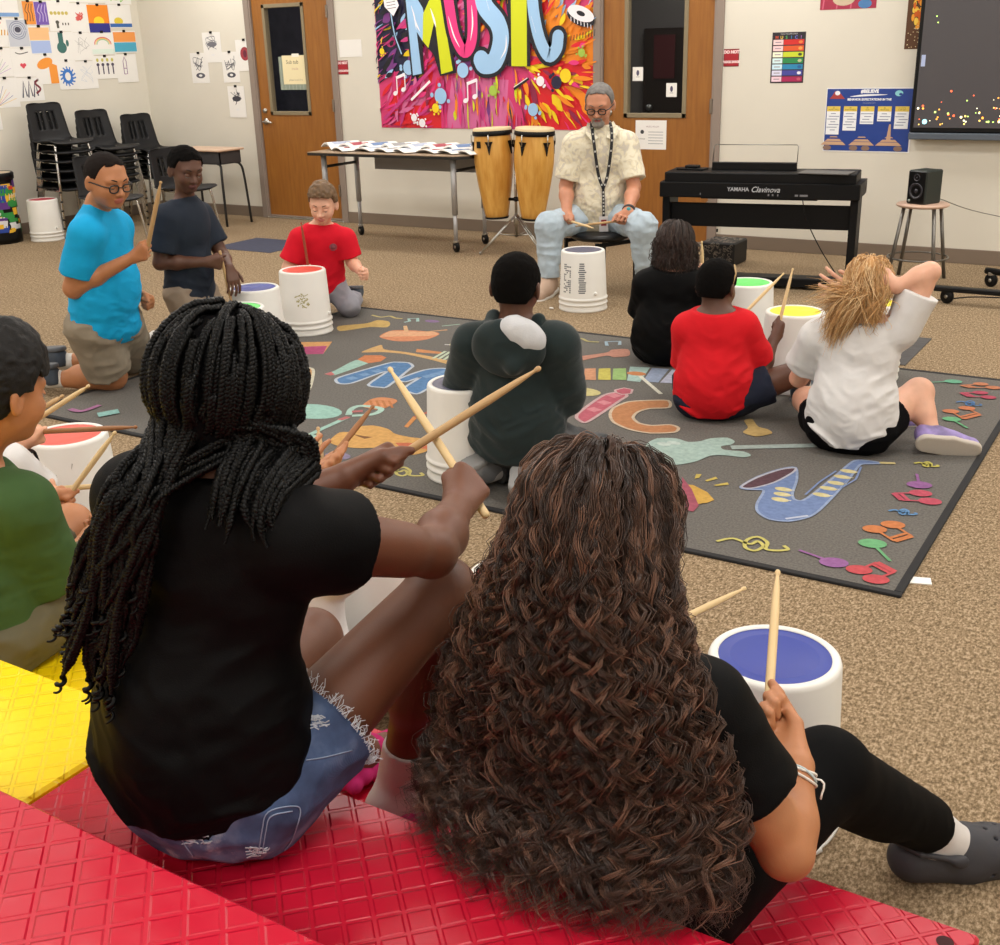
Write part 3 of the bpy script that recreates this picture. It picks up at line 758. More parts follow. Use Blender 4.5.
def drawing(F, w_, h_, cols, kind, rs):
    c = [ink(q) for q in cols]; U = rs.uniform
    if kind in ('sea',): F.rect(0.002, 0.002, w_-.002, h_*.16, c[0])
    if kind == 'fill':
        F.rect(.003, .003, w_-.003, h_-.003, c[0])
        for i in range(3): F.stroke([(w_*(.25+.25*i), h_*.15), (w_*(.35+.2*i), h_*.45), (w_*(.2+.25*i), h_*.6), (w_*(.4+.2*i), h_*.88)], .008, c[1])
    if kind == 'scrib':
        for i in range(5): F.ell(w_*(.15+.16*i), h_*.6, w_*.07, h_*.06, c[0])
        F.ell(w_*.35, h_*.3, w_*.08, h_*.06, c[1]); F.rect(w_*.3, h_*.1, w_*.4, h_*.28, c[1])
        for i in range(3): F.rect(w_*(.55+.12*i), h_*.2, w_*(.6+.12*i), h_*.28, c[1])
    if kind == 'spot':
        for i in range(8): F.stroke([(w_*U(.3, .65), h_*U(.4, .7)) for _ in range(4)], .008, c[0])
    if kind == 'sunset':
        F.rect(.002, h_*.34, w_-.002, h_-.002, c[0]); F.ell(w_*.5, h_*.4, w_*.25, h_*.18, c[1]); F.rect(.002, .002, w_-.002, h_*.34, c[2])
    if kind == 'sunsea': F.ell(w_*.4, h_*.3, w_*.2, h_*.16, c[0]); F.rect(.002, .01, w_-.002, h_*.2, c[1])
    if kind == 'row':
        F.ell(w_*.4, h_*.85, w_*.12, h_*.06, c[0])
        for i in range(5): F.stroke([(w_*(.1+.18*i), h_*.4), (w_*(.15+.18*i), h_*.6)], .012, c[1], False)
    if kind == 'swirl':
        F.rect(.01, .01, w_-.01, h_-.01, ink('#c4c8d2')); [F.stroke([(w_*(.5+r*math.cos(t)), h_*(.6+r*.8*math.sin(t))) for t in np.linspace(0, 6.2, 9)], .008, c[0]) for r in (.2, .3, .38)]; F.ell(w_*.5, h_*.62, w_*.14, h_*.1, c[1])
    if kind == 'bands': F.rect(.004, h_*.5, w_-.004, h_*.95, c[0]); F.rect(.004, .01, w_-.004, h_*.48, c[1])
    if kind == 'statue': F.ell(w_*.45, h_*.45, w_*.2, h_*.2, c[0]); F.rect(w_*.35, h_*.6, w_*.55, h_*.98, c[0]); F.ell(w_*.7, h_*.6, w_*.06, h_*.12, c[0])
    if kind in ('faint', 'faintgreen'):
        for i in range(4): F.stroke([(w_*U(.15, .85), h_*U(.15, .85)) for _ in range(4)], .003 if kind == 'faint' else .01, c[0])
    if kind == 'rainbow':
        for r, q in ((.34, c[0]), (.29, ink('#e8c060')), (.24, c[1])): F.stroke([(w_*(.5+r*math.cos(t)), h_*(.45+r*.9*math.sin(t))) for t in np.linspace(0, PI, 9)], .01, q)
        F.rect(.01, .01, w_-.01, h_*.25, ink('#dceae0'))
    if kind == 'rays':
        for i in range(7): F.stroke([(w_*.05, h_*.05), (w_*(.15+.12*i), h_*(.95-.11*i))], .022, c[i % len(c)], False, taper=True)
    if kind == 'heart': F.ell(w_*.4, h_*.42, w_*.07, h_*.06, c[0]); F.ell(w_*.52, h_*.42, w_*.07, h_*.06, c[0]); F.ell(w_*.46, h_*.36, w_*.06, h_*.06, c[0]); F.stroke([(w_*.2, h_*.85), (w_*.4, h_*.8), (w_*.75, h_*.86)], .008, c[1])
    if kind == 'giraffe': F.ell(w_*.45, h_*.7, w_*.35, h_*.17, c[0], .3); F.poly([(w_*.6, .003), (w_-.003, .003), (w_-.003, h_*.6), (w_*.6, h_*.75)], c[0])
    if kind == 'burst':
        for i in range(14): t = i*.45; F.stroke([(w_*.5+.2*w_*math.cos(t), h_*.45+.2*h_*math.sin(t)), (w_*.5+.42*w_*math.cos(t+.3), h_*.45+.34*h_*math.sin(t+.3))], .014, c[0], False)
        F.stroke([(w_*(.5+.22*math.cos(t)), h_*(.45+.2*math.sin(t))) for t in np.linspace(0, 6.2, 10)], .03, c[0])
    if kind == 'brushes':
        for i in range(4): F.rect(w_*(.17+.2*i), h_*.2, w_*(.22+.2*i), h_*.55, c[1]); F.ell(w_*(.195+.2*i), h_*.62, w_*.06, h_*.07, c[1]); F.ell(w_*(.195+.2*i), h_*.82, w_*.05, h_*.08, c[0])
    if kind == 'cactus': F.stroke([(w_*.35, h_*.3), (w_*.35, h_*.75), (w_*.42, h_*.9), (w_*.5, h_*.75), (w_*.5, h_*.3), (w_*.35, h_*.3)], .008, c[0], False); F.stroke([(w_*.35, h_*.5), (w_*.5, h_*.5)], .006, c[0], False)
    if kind == 'scribbold':
        for i in range(3): F.stroke([(w_*(.15+.22*i), h_*.15), (w_*(.25+.22*i), h_*.85), (w_*(.32+.22*i), h_*.2)], .016, c[1], False)
        F.stroke([(w_*.85, h_*.9), (w_*.7, h_*.75), (w_*.88, h_*.5), (w_*.7, h_*.3)], .02, c[0])
    if kind in ('face', 'oval'):
        F.ell(w_*.5, h_*(.25 if kind == 'face' else .6), w_*.26, h_*.09, c[0]); F.ell(w_*.5, h_*.25, w_*.1, h_*.04, ink('#e8e8e8'))
        for i in range(7): F.stroke([(w_*U(.15, .8), h_*U(.4, .9)) for _ in range(3)], .005, c[0])
    if kind == 'redoval':
        F.ell(w_*.5, h_*.55, w_*.26, h_*.22, c[0]); F.ell(w_*.5, h_*.55, w_*.1, h_*.12, ink('#6a2a3a'))
def pin(F, w_, h_):
    F.mb.mat(black).box((0, 0, 0), (1, 1, 1)); v = F.mb.v[-1]; v[:] = np.array([F.P(w_*.5+(a[0]-.5)*.03, h_-.012+a[1]*.022, a[2]*.008) for a in v])
for i, (a, b, c, d_, cols, kind, lab) in enumerate(papers):
    F, w_, h_ = wallflat(a/6.667, b/6.667, c/6.667, d_/6.667, 'left')
    F.k = (i % 5)*2; F.o = F.o+F.n*.0006*(i % 7)
    F.sheet(w_, h_, white_p); F.k = 6; drawing(F, w_, h_, cols, kind, pr); pin(F, w_, h_)
    tag(F.mb.build('crayon_drawing'), lab, 'drawing', 'children\'s drawings on the left wall')
bp = [(730, 200, 795, 314, 'face', '#555560', 'pencil drawing left of the left door, lowest left of the upper four'), (775, 122, 843, 236, 'oval', '#7a7a82', 'pencil drawing left of the left door, topmost of the group'),
      (848, 196, 910, 312, 'face', '#50505a', 'pencil drawing left of the left door, under the red oval one'), (900, 150, 966, 268, 'redoval', '#a03a44', 'drawing with a dark red oval beside the left door frame'), (872, 326, 934, 444, 'oval', '#3f3f48', 'pencil drawing of one eye, lowest of the group beside the left door')]
for i, (a, b, c, d_, kind, col, lab) in enumerate(bp):
    F, w_, h_ = wallflat(a/3.78, b/3.78, c/3.78, d_/3.78); F.o = F.o+F.n*.0006*i
    F.sheet(w_, h_, white_p); F.k = 6; drawing(F, w_, h_, [col], kind, pr); pin(F, w_, h_)
    tag(F.mb.build('pencil_drawing'), lab, 'drawing', 'pencil drawings beside the left door')
# wall outlet low behind the piano
F, w_, h_ = wallflat(712, 232, 717, 240); F.sheet(.07, .11, ink('#cfc8b8')); F.rect(.022, .02, .048, .045, black); F.rect(.022, .065, .048, .09, black); tag(F.mb.build('wall_outlet'), 'small wall outlet low on the wall behind the keyboard', 'outlet')

# --- ceiling lights --------------------------------------------------------------
lm = mat('light_diffuser', '#fff6e6', emit=1.0)
for ix, x in enumerate((-8.2, -5.6, -3.0, -.4, 1.9)):
    for iy, y in enumerate((-1.4, 1.1, 3.6, 6.1, 7.9)):
        t = empty('ceiling_light', (x, y, HC), 0, 'recessed square ceiling light panel, out of the photo above the room', 'light', 'ceiling light panels')
        f = MB()
        for (p, q) in (((-.6, -.3), (.6, -.28)), ((-.6, .28), (.6, .3)), ((-.6, -.3), (-.58, .3)), ((.58, -.3), (.6, .3))): f.box((p[0], p[1], -.012), (q[0], q[1], 0))
        f.build('frame', frame_m, t); MB().box((-.58, -.28, -.006), (.58, .28, -.001)).build('diffuser', lm, t)
        ld = bpy.data.lights.new('ceiling_lamp', 'AREA'); ld.shape = 'RECTANGLE'; ld.size = 1.15; ld.size_y = .55; ld.energy = 27; ld.color = (1, .975, .94)
        lo = bpy.data.objects.new('ceiling_lamp', ld); COL.objects.link(lo); lo.location = (x, y, HC-.015)
for x in (-7.6, -3.9):
    ld = bpy.data.lights.new('corridor_lamp', 'AREA'); ld.size = .6; ld.energy = 14; lo = bpy.data.objects.new('corridor_lamp', ld); COL.objects.link(lo); lo.location = (x, D+1.2, HC-.05)
wd = bpy.data.worlds.new('world'); scn.world = wd; wd.use_nodes = True; wd.node_tree.nodes['Background'].inputs[0].default_value = (.8, .85, 1, 1); wd.node_tree.nodes['Background'].inputs[1].default_value = .3
scn.view_settings.view_transform = 'Standard'; scn.view_settings.look = 'None'; scn.view_settings.gamma = 1; scn.view_settings.use_curve_mapping = False; scn.view_settings.exposure = 0.0
# ================================================================== buckets and sticks
RUGZ = .008
buck_w = mat('bucket_plastic', '#e6e5e0', rough=.38, noise=.02, nscale=8)
DRUMCOL = dict(blue='#2b3c97', red='#d8503f', yellow='#f2e52c', green='#63d968', grey='#55556a', crimson='#c03c4c')
def bucket(name, x, y, z0, col, lab, tilt=0, rz=0, handle=None, logo=None, scuff=0):
    t = empty(name, (x, y, z0), rz, lab, 'bucket', 'upside-down white buckets used as drums')
    H = .368
    prof = [(.132, 0), (.150, 0), (.153, .006), (.151, .012), (.1475, .03), (.1475, .036), (.153, .040), (.153, .047), (.1475, .051), (.147, .066), (.153, .070), (.154, .078), (.149, .083), (.1475, .09), (.136, H-.012), (.1335, H-.004), (.129, H), (.1165, H), (.115, H-.003)]
    MB().lathe(prof, n=64).build('bucket_wall', buck_w, t)
    c = mat('drumhead_'+col, DRUMCOL[col], rough=.45)
    MB().lathe([(.1155, H-.0035), (.092, H-.0035), (.090, H-.0028), (.088, H-.0035), (0, H-.0035)], n=64).build('drumhead', c, t)
    for s in (-1, 1):
        m = MB(); m.lathe([(0, .016), (.009, .016), (.011, .012), (.011, 0)], (s*.140, 0, .115), 16, axis=(s, 0, 0)); m.build('handle_ear', buck_w, t)
    if handle:
        th = np.linspace(0, PI, 25); R = .165
        if handle == 'down': pts = [(R*math.cos(a)*.93, -R*1.0*math.sin(a)-.02*math.sin(a), .115-.108*math.sin(a)) for a in th]
        m = MB().tube(pts, .003, 8); m.tube([pts[i] for i in (10, 11, 12, 13, 14)], .0085, 10); m.build('bail_handle', buck_w, t)
    if logo == 'print':
        for (a0, a1, z1, z2, c_, dense) in ((-2.35, -1.85, .13, .31, '#9c9ea2', 0), (-1.50, -1.08, .12, .30, '#5d6066', 1), (-.75, -.4, .12, .31, '#6c7076', 0)):
            m = MB().mat(ink(c_)); r_ = random.Random(int(a0*100))
            for q in range(15):
                zz = z1+(z2-z1)*q/15
                for k in range(5 if dense else 1):
                    if dense and r_.random() < .35: continue
                    b0 = a0+(a1-a0)*(k/5 if dense else r_.uniform(0, .15)); b1 = a0+(a1-a0)*((k+.8)/5 if dense else r_.uniform(.7, 1))
                    g = []
                    for h in (zz, zz+(z2-z1)/24):
                        rr_ = .1478-(h-.09)/(H-.102)*.0115+.0004; g.append([(rr_*math.cos(b), rr_*math.sin(b), h) for b in np.linspace(b0, b1, 5)])
                    m.sheet(g)
            m.build('printed_label', None, t)
    if logo == 'gold':
        m = MB().mat(ink('#a8a268')); r_ = random.Random(4)
        def arc(b0, h0, b1, h1, wd):
            g = []
            for k in (0, 1):
                row = []
                for s_ in np.linspace(0, 1, 5):
                    b = b0+(b1-b0)*s_; h = h0+(h1-h0)*s_+k*wd; rr_ = .1478-(h-.09)/(H-.102)*.0115+.0005; row.append((rr_*math.cos(b), rr_*math.sin(b), h))
                g.append(row)
            m.sheet(g)
        for i in range(46):
            a_ = r_.uniform(0, 6.28); q = r_.uniform(0, 1)**.5; b = -1.25+.32*q*math.cos(a_); h = .205+.044*q*math.sin(a_)
            arc(b, h, b+r_.uniform(.03, .09), h+r_.uniform(-.006, .006), .005)
        arc(-1.1, .235, -.95, .245, .004); arc(-1.45, .235, -1.1, .24, .003)
        m.build('gold_logo', None, t)
    if scuff:
        m = MB().mat(ink('#8d8b86')); r_ = random.Random(9)
        for i in range(26):
            b0 = r_.uniform(-2.2, -.6); h = r_.uniform(.12, .33); g = []
            for k in (0, 1):
                row = []
                for s_ in np.linspace(0, 1, 4):
                    b = b0+s_*r_.uniform(.02, .05); hh = h+s_*.02+k*.0015; rr_ = .1478-(hh-.09)/(H-.102)*.0115+.0004; row.append((rr_*math.cos(b), rr_*math.sin(b), hh))
                g.append(row)
            m.sheet(g)
        m.build('scuff_marks', None, t)
    if tilt: t.rotation_euler = (tilt[0], tilt[1], rz)
    return t
bucket('bucket_drum', -3.263, 6.265, 0, 'grey', 'white bucket drum with printed labels in front of the seated man', logo='print', rz=-.55)
bucket('bucket_drum', -4.445, 5.0, RUGZ, 'red', 'white bucket drum with gold crest and crimson head before the kneeling boy in red', logo='gold', rz=.25)
bucket('bucket_drum', *at(254, 287, z=.376)[:2], RUGZ, 'blue', 'white bucket drum with blue head left of the gold crested bucket', rz=.4)
bucket('bucket_drum', *at(237, 307, z=.376)[:2], RUGZ, 'green', 'white bucket drum with green head, mostly behind the braided hair')
bucket('bucket_drum', -1.555, 5.11, RUGZ, 'yellow', 'white bucket drum with bright yellow head before the fair haired girl')
bucket('bucket_drum', *at(865, 378, z=0)[:2], RUGZ, 'yellow', 'white bucket drum mostly hidden in front of the fair haired person')
bucket('bucket_drum', -2.0, 5.70, 0, 'green', 'white bucket drum with bright green head beside the piano stand')
bucket('bucket_drum', -.615, 2.035, 0, 'blue', 'white bucket drum with blue head nearest the photo, its handle on the floor', handle='down', rz=.75)
bucket('bucket_drum', -3.185, 2.32, 0, 'red', 'scuffed white bucket drum with orange red head at the left edge', scuff=1)
bucket('bucket_drum', *at(372, 546, z=.37)[:2], 0, 'yellow', 'white bucket drum with yellow head just behind the braided girl\'s arm')
bucket('bucket_drum', -1.265, 2.11, 0, 'red', 'white bucket drum with red head between the braided and the curly girl')
bucket('bucket_drum', -2.30, 3.43, RUGZ, 'grey', 'white bucket drum held between the knees of the child in the dark hoodie')
bucket('bucket_drum', -9.10, 6.80, 0, 'crimson', 'white bucket with dark red head standing by the stacked chairs')

stick_w = mat('drumstick_hickory', '#d9bd8c', rough=.5, noise=.06, nscale=30, stretch=(1, 1, .2))
stick_d = mat('drumstick_brown', '#94633a', rough=.5, noise=.08, nscale=30)
stick_m = mat('drumstick_tan', '#b79466', rough=.5, noise=.06, nscale=30)
def drumstick(butt, tip, lab, m=None, r=.0078, L=None):
    butt = np.asarray(butt, float); tip = np.asarray(tip, float); d = tip-butt; ln = np.linalg.norm(d); z = d/ln
    prof = [(0, 0), (r*.8, .0012), (r, .006), (r, ln*.72), (r*.72, ln*.88), (r*.42, ln-.018), (r*.38, ln-.014), (r*.62, ln-.010), (r*.68, ln-.006), (r*.5, ln-.002), (0, ln)]
    mb = MB(); mb.mat(m or stick_w).lathe(prof, n=14)
    o = mb.build('drumstick'); o.matrix_world = Matrix(np.vstack([np.c_[frame_z(z), butt], [0, 0, 0, 1]]).tolist())
    tag(o, lab, 'drumstick', 'wooden drumsticks'); return o

# ================================================================== rug
rug_m = mat('rug_pile', '#66635f', rough=.97, spec=.1, noise=.22, nscale=120, bump=.5, bscale=260, detail=4)
rug_edge = mat('rug_binding', '#1d1d1f', rough=.9)
RX0, RX1, RY0, RY1 = -4.60, -.60, 3.165, 5.655
rg = MB(); rg.mat(rug_m).box((RX0, RY0, 0), (RX1, RY1, RUGZ))
rg.mat(rug_edge)
for a, b in (((RX0-.012, RY0-.012), (RX1+.012, RY0+.014)), ((RX0-.012, RY1-.014), (RX1+.012, RY1+.012)), ((RX0-.012, RY0+.014), (RX0+.014, RY1-.014)), ((RX1-.014, RY0+.014), (RX1+.012, RY1-.014))): rg.box((a[0], a[1], 0), (b[0], b[1], RUGZ+.002), bev=.002)
class RugInk(Flat):
    def P(s, x, y, lift):
        return V(x, y, RUGZ+.0003+.00003*s.k)
R_ = RugInk((0, 0, 0), (1, 0, 0), (0, 1, 0), (0, 0, 1)); R_.mb = rg
def rugc(c):
    q = [int(c[i:i+2], 16) for i in (1, 3, 5)]; g = sum(q)/3; q = [int(.66*x+.16*g+.10*105) for x in q]; c2 = '#%02x%02x%02x' % tuple(min(255, v) for v in q)
    return mat('rug_yarn_'+c[1:], c2, rough=.97, spec=.1, noise=.13, nscale=55, bump=.3, bscale=260)
G = lambda px, py: tuple(at(px, py, z=RUGZ)[:2])
def closed(pts):
    p = np.array([G(*q) for q in pts]); n = len(p)
    if n < 7: return [tuple(q) for q in p]
    out = []
    for i in range(n):
        a, b, c, d = p[i-1], p[i], p[(i+1) % n], p[(i+2) % n]
        for t in (0, .25, .5, .75):
            out.append(tuple(.5*((2*b)+(-a+c)*t*.8+(2*a-5*b+4*c-d)*t*t*.8+(-a+3*b-3*c+d)*t**3*.8+(c-b)*t*.4) if t else b))
    return out
def rpoly(pts, c): R_.poly(closed(pts), rugc(c))
def rstroke(pts, w_, c, smooth=True): R_.stroke([G(*p) for p in pts], w_, rugc(c), smooth)
def rblob(px, py, rx, ry, c, a=0): x, y = G(px, py); R_.ell(x, y, rx, ry, rugc(c), a)
z1 = lambda a, b: (280+a/5.5556, 300+b/5.5556)      # crops the motifs were measured on
z2 = lambda a, b: (280+a/5.5556, 360+b/5.5556)
z3 = lambda a, b: (560+a/5, 330+b/5)
z4 = lambda a, b: (640+a/3.5714, 420+b/3.5714)
z5 = lambda a, b: (780+a/3.936, 360+b/3.936)
Z = lambda f, pts: [f(*p) for p in pts]
# top left of the rug
rpoly(Z(z1, [(325, 145), (480, 130), (540, 112), (600, 118), (612, 135), (590, 152), (500, 150), (400, 165), (330, 172)]), '#d9b25c')
rpoly(Z(z1, [(552, 205), (610, 172), (700, 168), (860, 178), (884, 192), (820, 218), (740, 228), (640, 228)]), '#e58a5c'); rpoly(Z(z1, [(552, 205), (610, 172), (860, 178), (884, 192), (820, 200), (650, 203)]), '#e9a878')
rpoly(Z(z1, [(685, 145), (705, 143), (715, 175), (690, 175)]), '#e0b07a'); rstroke(Z(z1, [(800, 178), (930, 166)]), .02, '#d9a06a', False)
rstroke(Z(z1, [(510, 84), (560, 95), (610, 90), (640, 100), (680, 104)]), .018, '#cdbb6a'); rstroke(Z(z1, [(690, 124), (720, 118), (715, 104), (765, 102), (765, 120)]), .02, '#9cc6c0', False)
rblob(*z1(845, 118), .05, .03, '#8a6a9a'); rstroke(Z(z1, [(900, 145), (1000, 135)]), .014, '#9ac0a8', False)
rpoly(Z(z1, [(75, 235), (290, 232), (240, 300), (95, 303)]), '#e6a05a'); rpoly(Z(z1, [(85, 262), (262, 255), (240, 300), (95, 303)]), '#c2457a')
rpoly(Z(z1, [(455, 288), (560, 250), (580, 275), (700, 290), (840, 315), (960, 345), (955, 362), (830, 330), (690, 300), (570, 290), (480, 292)]), '#dca964')
rpoly(Z(z1, [(760, 272), (900, 290), (890, 300), (755, 290)]), '#d98a50')
for q in range(4): rstroke(Z(z1, [(850+q*30, 325+q*4), (920+q*25, 285+q*3)]), .018, '#bcd0b0', False)
rblob(*z1(995, 250), .06, .045, '#d8c86a'); rstroke(Z(z1, [(915, 248), (985, 252)]), .014, '#d8d8d8', False)
rpoly(Z(z1, [(250, 410), (300, 395), (420, 335), (500, 345), (430, 375), (330, 410), (300, 418)]), '#9ccabb'); rpoly(Z(z1, [(430, 332), (470, 308), (560, 308), (592, 320), (560, 342), (490, 352)]), '#df7f4a'); rpoly(Z(z1, [(245, 412), (285, 400), (305, 415), (280, 420)]), '#cf6a6a')
def outlined(f, pts, c, w_=.016, oc='#b9c6d4'): rpoly(Z(f, pts), c); q = closed([f(*p) for p in pts]); R_.stroke(q+[q[0]], w_, rugc(oc), False)
outlined(z1, [(310, 442), (360, 420), (600, 352), (650, 346), (715, 350), (738, 368), (720, 385), (600, 480), (560, 486), (490, 472), (590, 402), (560, 405), (400, 462), (330, 465)], '#4f7fb8')
outlined(z1, [(660, 440), (800, 390), (900, 380), (960, 392), (940, 415), (790, 512), (740, 520), (690, 490), (780, 430), (700, 455)], '#4f7fb8')
for q in range(4): rstroke(Z(z1, [(380+70*q, 440-20*q), (420+70*q, 430-20*q)]), .05, '#6f9bcc', False)
for q in range(3): rstroke(Z(z1, [(800+45*q, 430-12*q), (850+40*q, 420-12*q)]), .05, '#6f9bcc', False)
outlined(z1, [(60, 385), (165, 378), (186, 400), (170, 480), (140, 530), (110, 548), (60, 560)], '#d99a5c', oc='#d8d2b8')
for q in range(5): rstroke(Z(z1, [(70, 410+28*q), (165, 405+28*q)]), .012, '#e8c898', False)
rblob(*z1(180, 620), .155, .10, '#97cdbd')
rpoly(Z(z1, [(455, 590), (500, 555), (560, 542), (630, 550), (652, 565), (600, 595), (540, 610), (480, 600)]), '#e08a55')
for q in range(4): rstroke(Z(z1, [(500+35*q, 560), (520+35*q, 600)]), .012, '#c8763f', False)
rstroke(Z(z1, [(380, 640), (400, 605), (455, 590), (560, 605), (520, 635), (400, 645)]), .03, '#a8d0c0'); rstroke(Z(z1, [(400, 622), (460, 618)]), .03, '#c46a6a', False)
rstroke(Z(z2, [(375, 320), (230, 385), (150, 425)]), .028, '#9ccabb', False); rpoly(Z(z2, [(150, 415), (210, 420), (215, 445), (155, 440)]), '#9ccabb'); rstroke(Z(z2, [(330, 335), (380, 318)]), .03, '#c96a6a', False)
rpoly(Z(z2, [(280, 445), (330, 405), (400, 400), (440, 372), (520, 366), (600, 385), (640, 412), (720, 430), (830, 445), (850, 480), (800, 515), (720, 530), (640, 512), (560, 490), (440, 492), (330, 480), (285, 465)]), '#e3a552')
rpoly(Z(z2, [(395, 412), (470, 425), (520, 430), (470, 440)]), '#8a5a34'); rpoly(Z(z2, [(640, 462), (720, 462), (820, 480), (850, 500), (760, 492), (660, 480)]), '#dd6a45')
rpoly(Z(z2, [(690, 372), (740, 315), (760, 325), (710, 378)]), '#dc8a44'); rstroke(Z(z2, [(750, 318), (840, 285)]), .02, '#c8604a', False)
rblob(*z2(320, 535), .06, .04, '#8f7fa0'); rstroke(Z(z2, [(350, 575), (420, 560)]), .024, '#9cc6cc', False)
def clef(f, a, b, s, c, w_=.013, fl=1):
    pts = [(-150, -12), (-90, -22), (-30, -2), (0, -12), (20, 6), (-10, 22), (-45, 10), (-40, -16), (0, -28), (35, -8), (30, 16), (70, 22), (110, 18), (95, 4)]
    R_.stroke([G(*f(a+fl*x*s, b+y*s)) for x, y in pts], w_, rugc(c))
clef(z2, 690, 625, .95, '#d8c86a')
# letters and xylophone in the middle
rpoly(Z(z3, [(60, 140), (230, 115), (260, 100), (340, 98), (345, 130), (270, 138), (230, 130), (75, 160)]), '#cf8a72')
rstroke(Z(z3, [(65, 42), (110, 45), (140, 58), (195, 62)]), .018, '#b9ad68'); rstroke(Z(z3, [(235, 80), (230, 60), (300, 58), (298, 76)]), .02, '#9cb8c8', False)
for (a, b, c) in ((72, 108, '#d8705a'), (120, 178, '#dc9468'), (190, 252, '#d2c44c'), (262, 330, '#9cc46c')): rpoly(Z(z3, [(a+4, 195), (b, 193), (b+2, 252), (a, 250)]), c)
rpoly(Z(z3, [(350, 185), (450, 190), (400, 262), (335, 255)]), '#a5c8c0'); rpoly(Z(z3, [(460, 192), (545, 198), (490, 265), (415, 258)]), '#8fa0c0'); rpoly(Z(z3, [(560, 200), (600, 205), (560, 268), (500, 265)]), '#b5b8d0')
rblob(*z3(382, 220), .05, .035, '#d8824a'); rstroke(Z(z3, [(400, 232), (505, 322)]), .02, '#e0dcc8', False)
rblob(*z3(105, 310), .10, .065, '#cfc27a'); rstroke(Z(z3, [(42, 345), (80, 360), (78, 385), (60, 400)]), .02, '#c8c8a0')
outlined(z3, [(85, 425), (215, 330), (300, 312), (335, 330), (300, 355), (150, 455), (110, 462)], '#c9586a', .016, '#cfa8a8')
for q in range(3): rstroke(Z(z3, [(150+50*q, 405-35*q), (190+50*q, 395-35*q)]), .06, '#dd7f8a', False)
outlined(z3, [(275, 302), (320, 292), (362, 300), (355, 320), (310, 325), (280, 315)], '#c9586a', .012, '#cfa8a8')
outlined(z3, [(250, 425), (270, 390), (340, 362), (430, 355), (540, 355), (545, 390), (450, 395), (390, 412), (365, 440), (395, 468), (460, 480), (550, 476), (592, 492), (570, 514), (450, 518), (350, 500), (270, 465)], '#cf8550', .014, '#d8c0a0')
rpoly(Z(z3, [(920, 455), (960, 448), (990, 485), (1040, 500), (1060, 520), (980, 535), (915, 515), (940, 490)]), '#cdaa5e')
# banjo, trumpet, saxophone
rpoly(Z(z4, [(20, 95), (60, 68), (130, 68), (170, 80), (215, 78), (250, 68), (310, 65), (338, 78), (325, 90), (290, 96), (300, 108), (370, 115), (396, 128), (370, 135), (300, 128), (250, 130), (200, 150), (130, 162), (60, 150)]), '#a9c9bd')
for (a, b) in ((85, 88), (120, 84)): rblob(*z4(a, b), .03, .02, '#c4d8d0')
rstroke(Z(z4, [(325, 100), (660, 92)]), .045, '#a9bcb6', False)
for pts in ([(195, 212), (200, 196), (220, 196), (212, 208)], [(232, 218), (270, 205), (278, 212), (240, 222)], [(262, 235), (312, 225), (318, 233), (272, 238)]): rpoly(Z(z4, pts), '#d8bb4e')
rpoly(Z(z4, [(160, 232), (190, 235), (240, 260), (265, 288), (240, 298), (190, 305)]), '#dfa83c'); rpoly(Z(z4, [(150, 205), (185, 250), (210, 308), (190, 330), (150, 320)]), '#b24e63')
sax = [(360, 240), (420, 205), (500, 178), (555, 172), (560, 215), (545, 262), (550, 285), (580, 290), (620, 265), (700, 200), (760, 150), (800, 146), (850, 153), (855, 158), (795, 160), (778, 170), (745, 215), (690, 275), (640, 325), (600, 350), (530, 364), (460, 356), (420, 330), (418, 300), (440, 262), (435, 252), (380, 250)]
outlined(z4, sax, '#6b86bd', .010, '#8fa5cf')
outlined(z4, [(362, 240), (420, 207), (500, 180), (554, 174), (545, 190), (480, 225), (400, 246)], '#5f3f4a', .009, '#b8b8c8')
rstroke(Z(z4, [(855, 155), (912, 157)]), .02, '#d8c27a', False)
for (a, b) in ((512, 250), (508, 268), (500, 287), (648, 270), (672, 247), (700, 228), (722, 206), (745, 186)): rblob(*z4(a, b), .032, .019, '#dfd08c'); rstroke(Z(z4, [(a+8, b), (a+40, b+4)]), .006, '#dfd8b8', False)
rstroke(Z(z4, [(590, 270), (640, 225), (700, 185)]), .008, '#7a92c8', False); rstroke(Z(z4, [(790, 170), (770, 215), (720, 245), (745, 215)]), .008, '#7a92c8', False); rstroke(Z(z4, [(520, 356), (600, 345)]), .012, '#c8d4ec', False)
clef(z4, 420, 448, .98, '#d8cc62')
def note(f, h, t1, c, r_=.045):
    rblob(*f(*h), r_, r_*.8, c, .3); rstroke([f(*h), f(*t1)], .011, c, False)
note(z4, (692, 512), (568, 468), '#a15fa8'); note(z4, (830, 444), (893, 507), '#6cc07c')
def notes2(f, h1, h2, s1, s2, c, r_=.04):
    rblob(*f(*h1), r_, r_*.8, c, .3); rblob(*f(*h2), r_, r_*.8, c, .3)
    d = ((s1[0]-h1[0])*.22, (s1[1]-h1[1])*.22)
    rstroke([f(*h1), f(*s1)], .010, c, False); rstroke([f(*h2), f(*s2)], .010, c, False); rstroke([f(*s1), f(*s2)], .022, c, False)
    rstroke([f(s1[0]-d[0]*1.1, s1[1]-d[1]*1.1), f(s2[0]-d[0]*1.1, s2[1]-d[1]*1.1)], .014, c, False)
notes2(z4, (782, 538), (842, 572), (845, 512), (910, 546), '#e04a52'); notes2(z4, (838, 393), (903, 377), (908, 436), (970, 418), '#e07c40')
clef(z5, 490, 603, .42, '#5a93d0', .010); clef(z5, 582, 415, .36, '#d6c84e', .012)
rblob(*z5(212, 800), .001, .001, '#a15fa8')
note(z5, (548, 495), (538, 452), '#9a5aa0'); notes2(z5, (553, 528), (590, 560), (448, 528), (480, 556), '#d84a62')
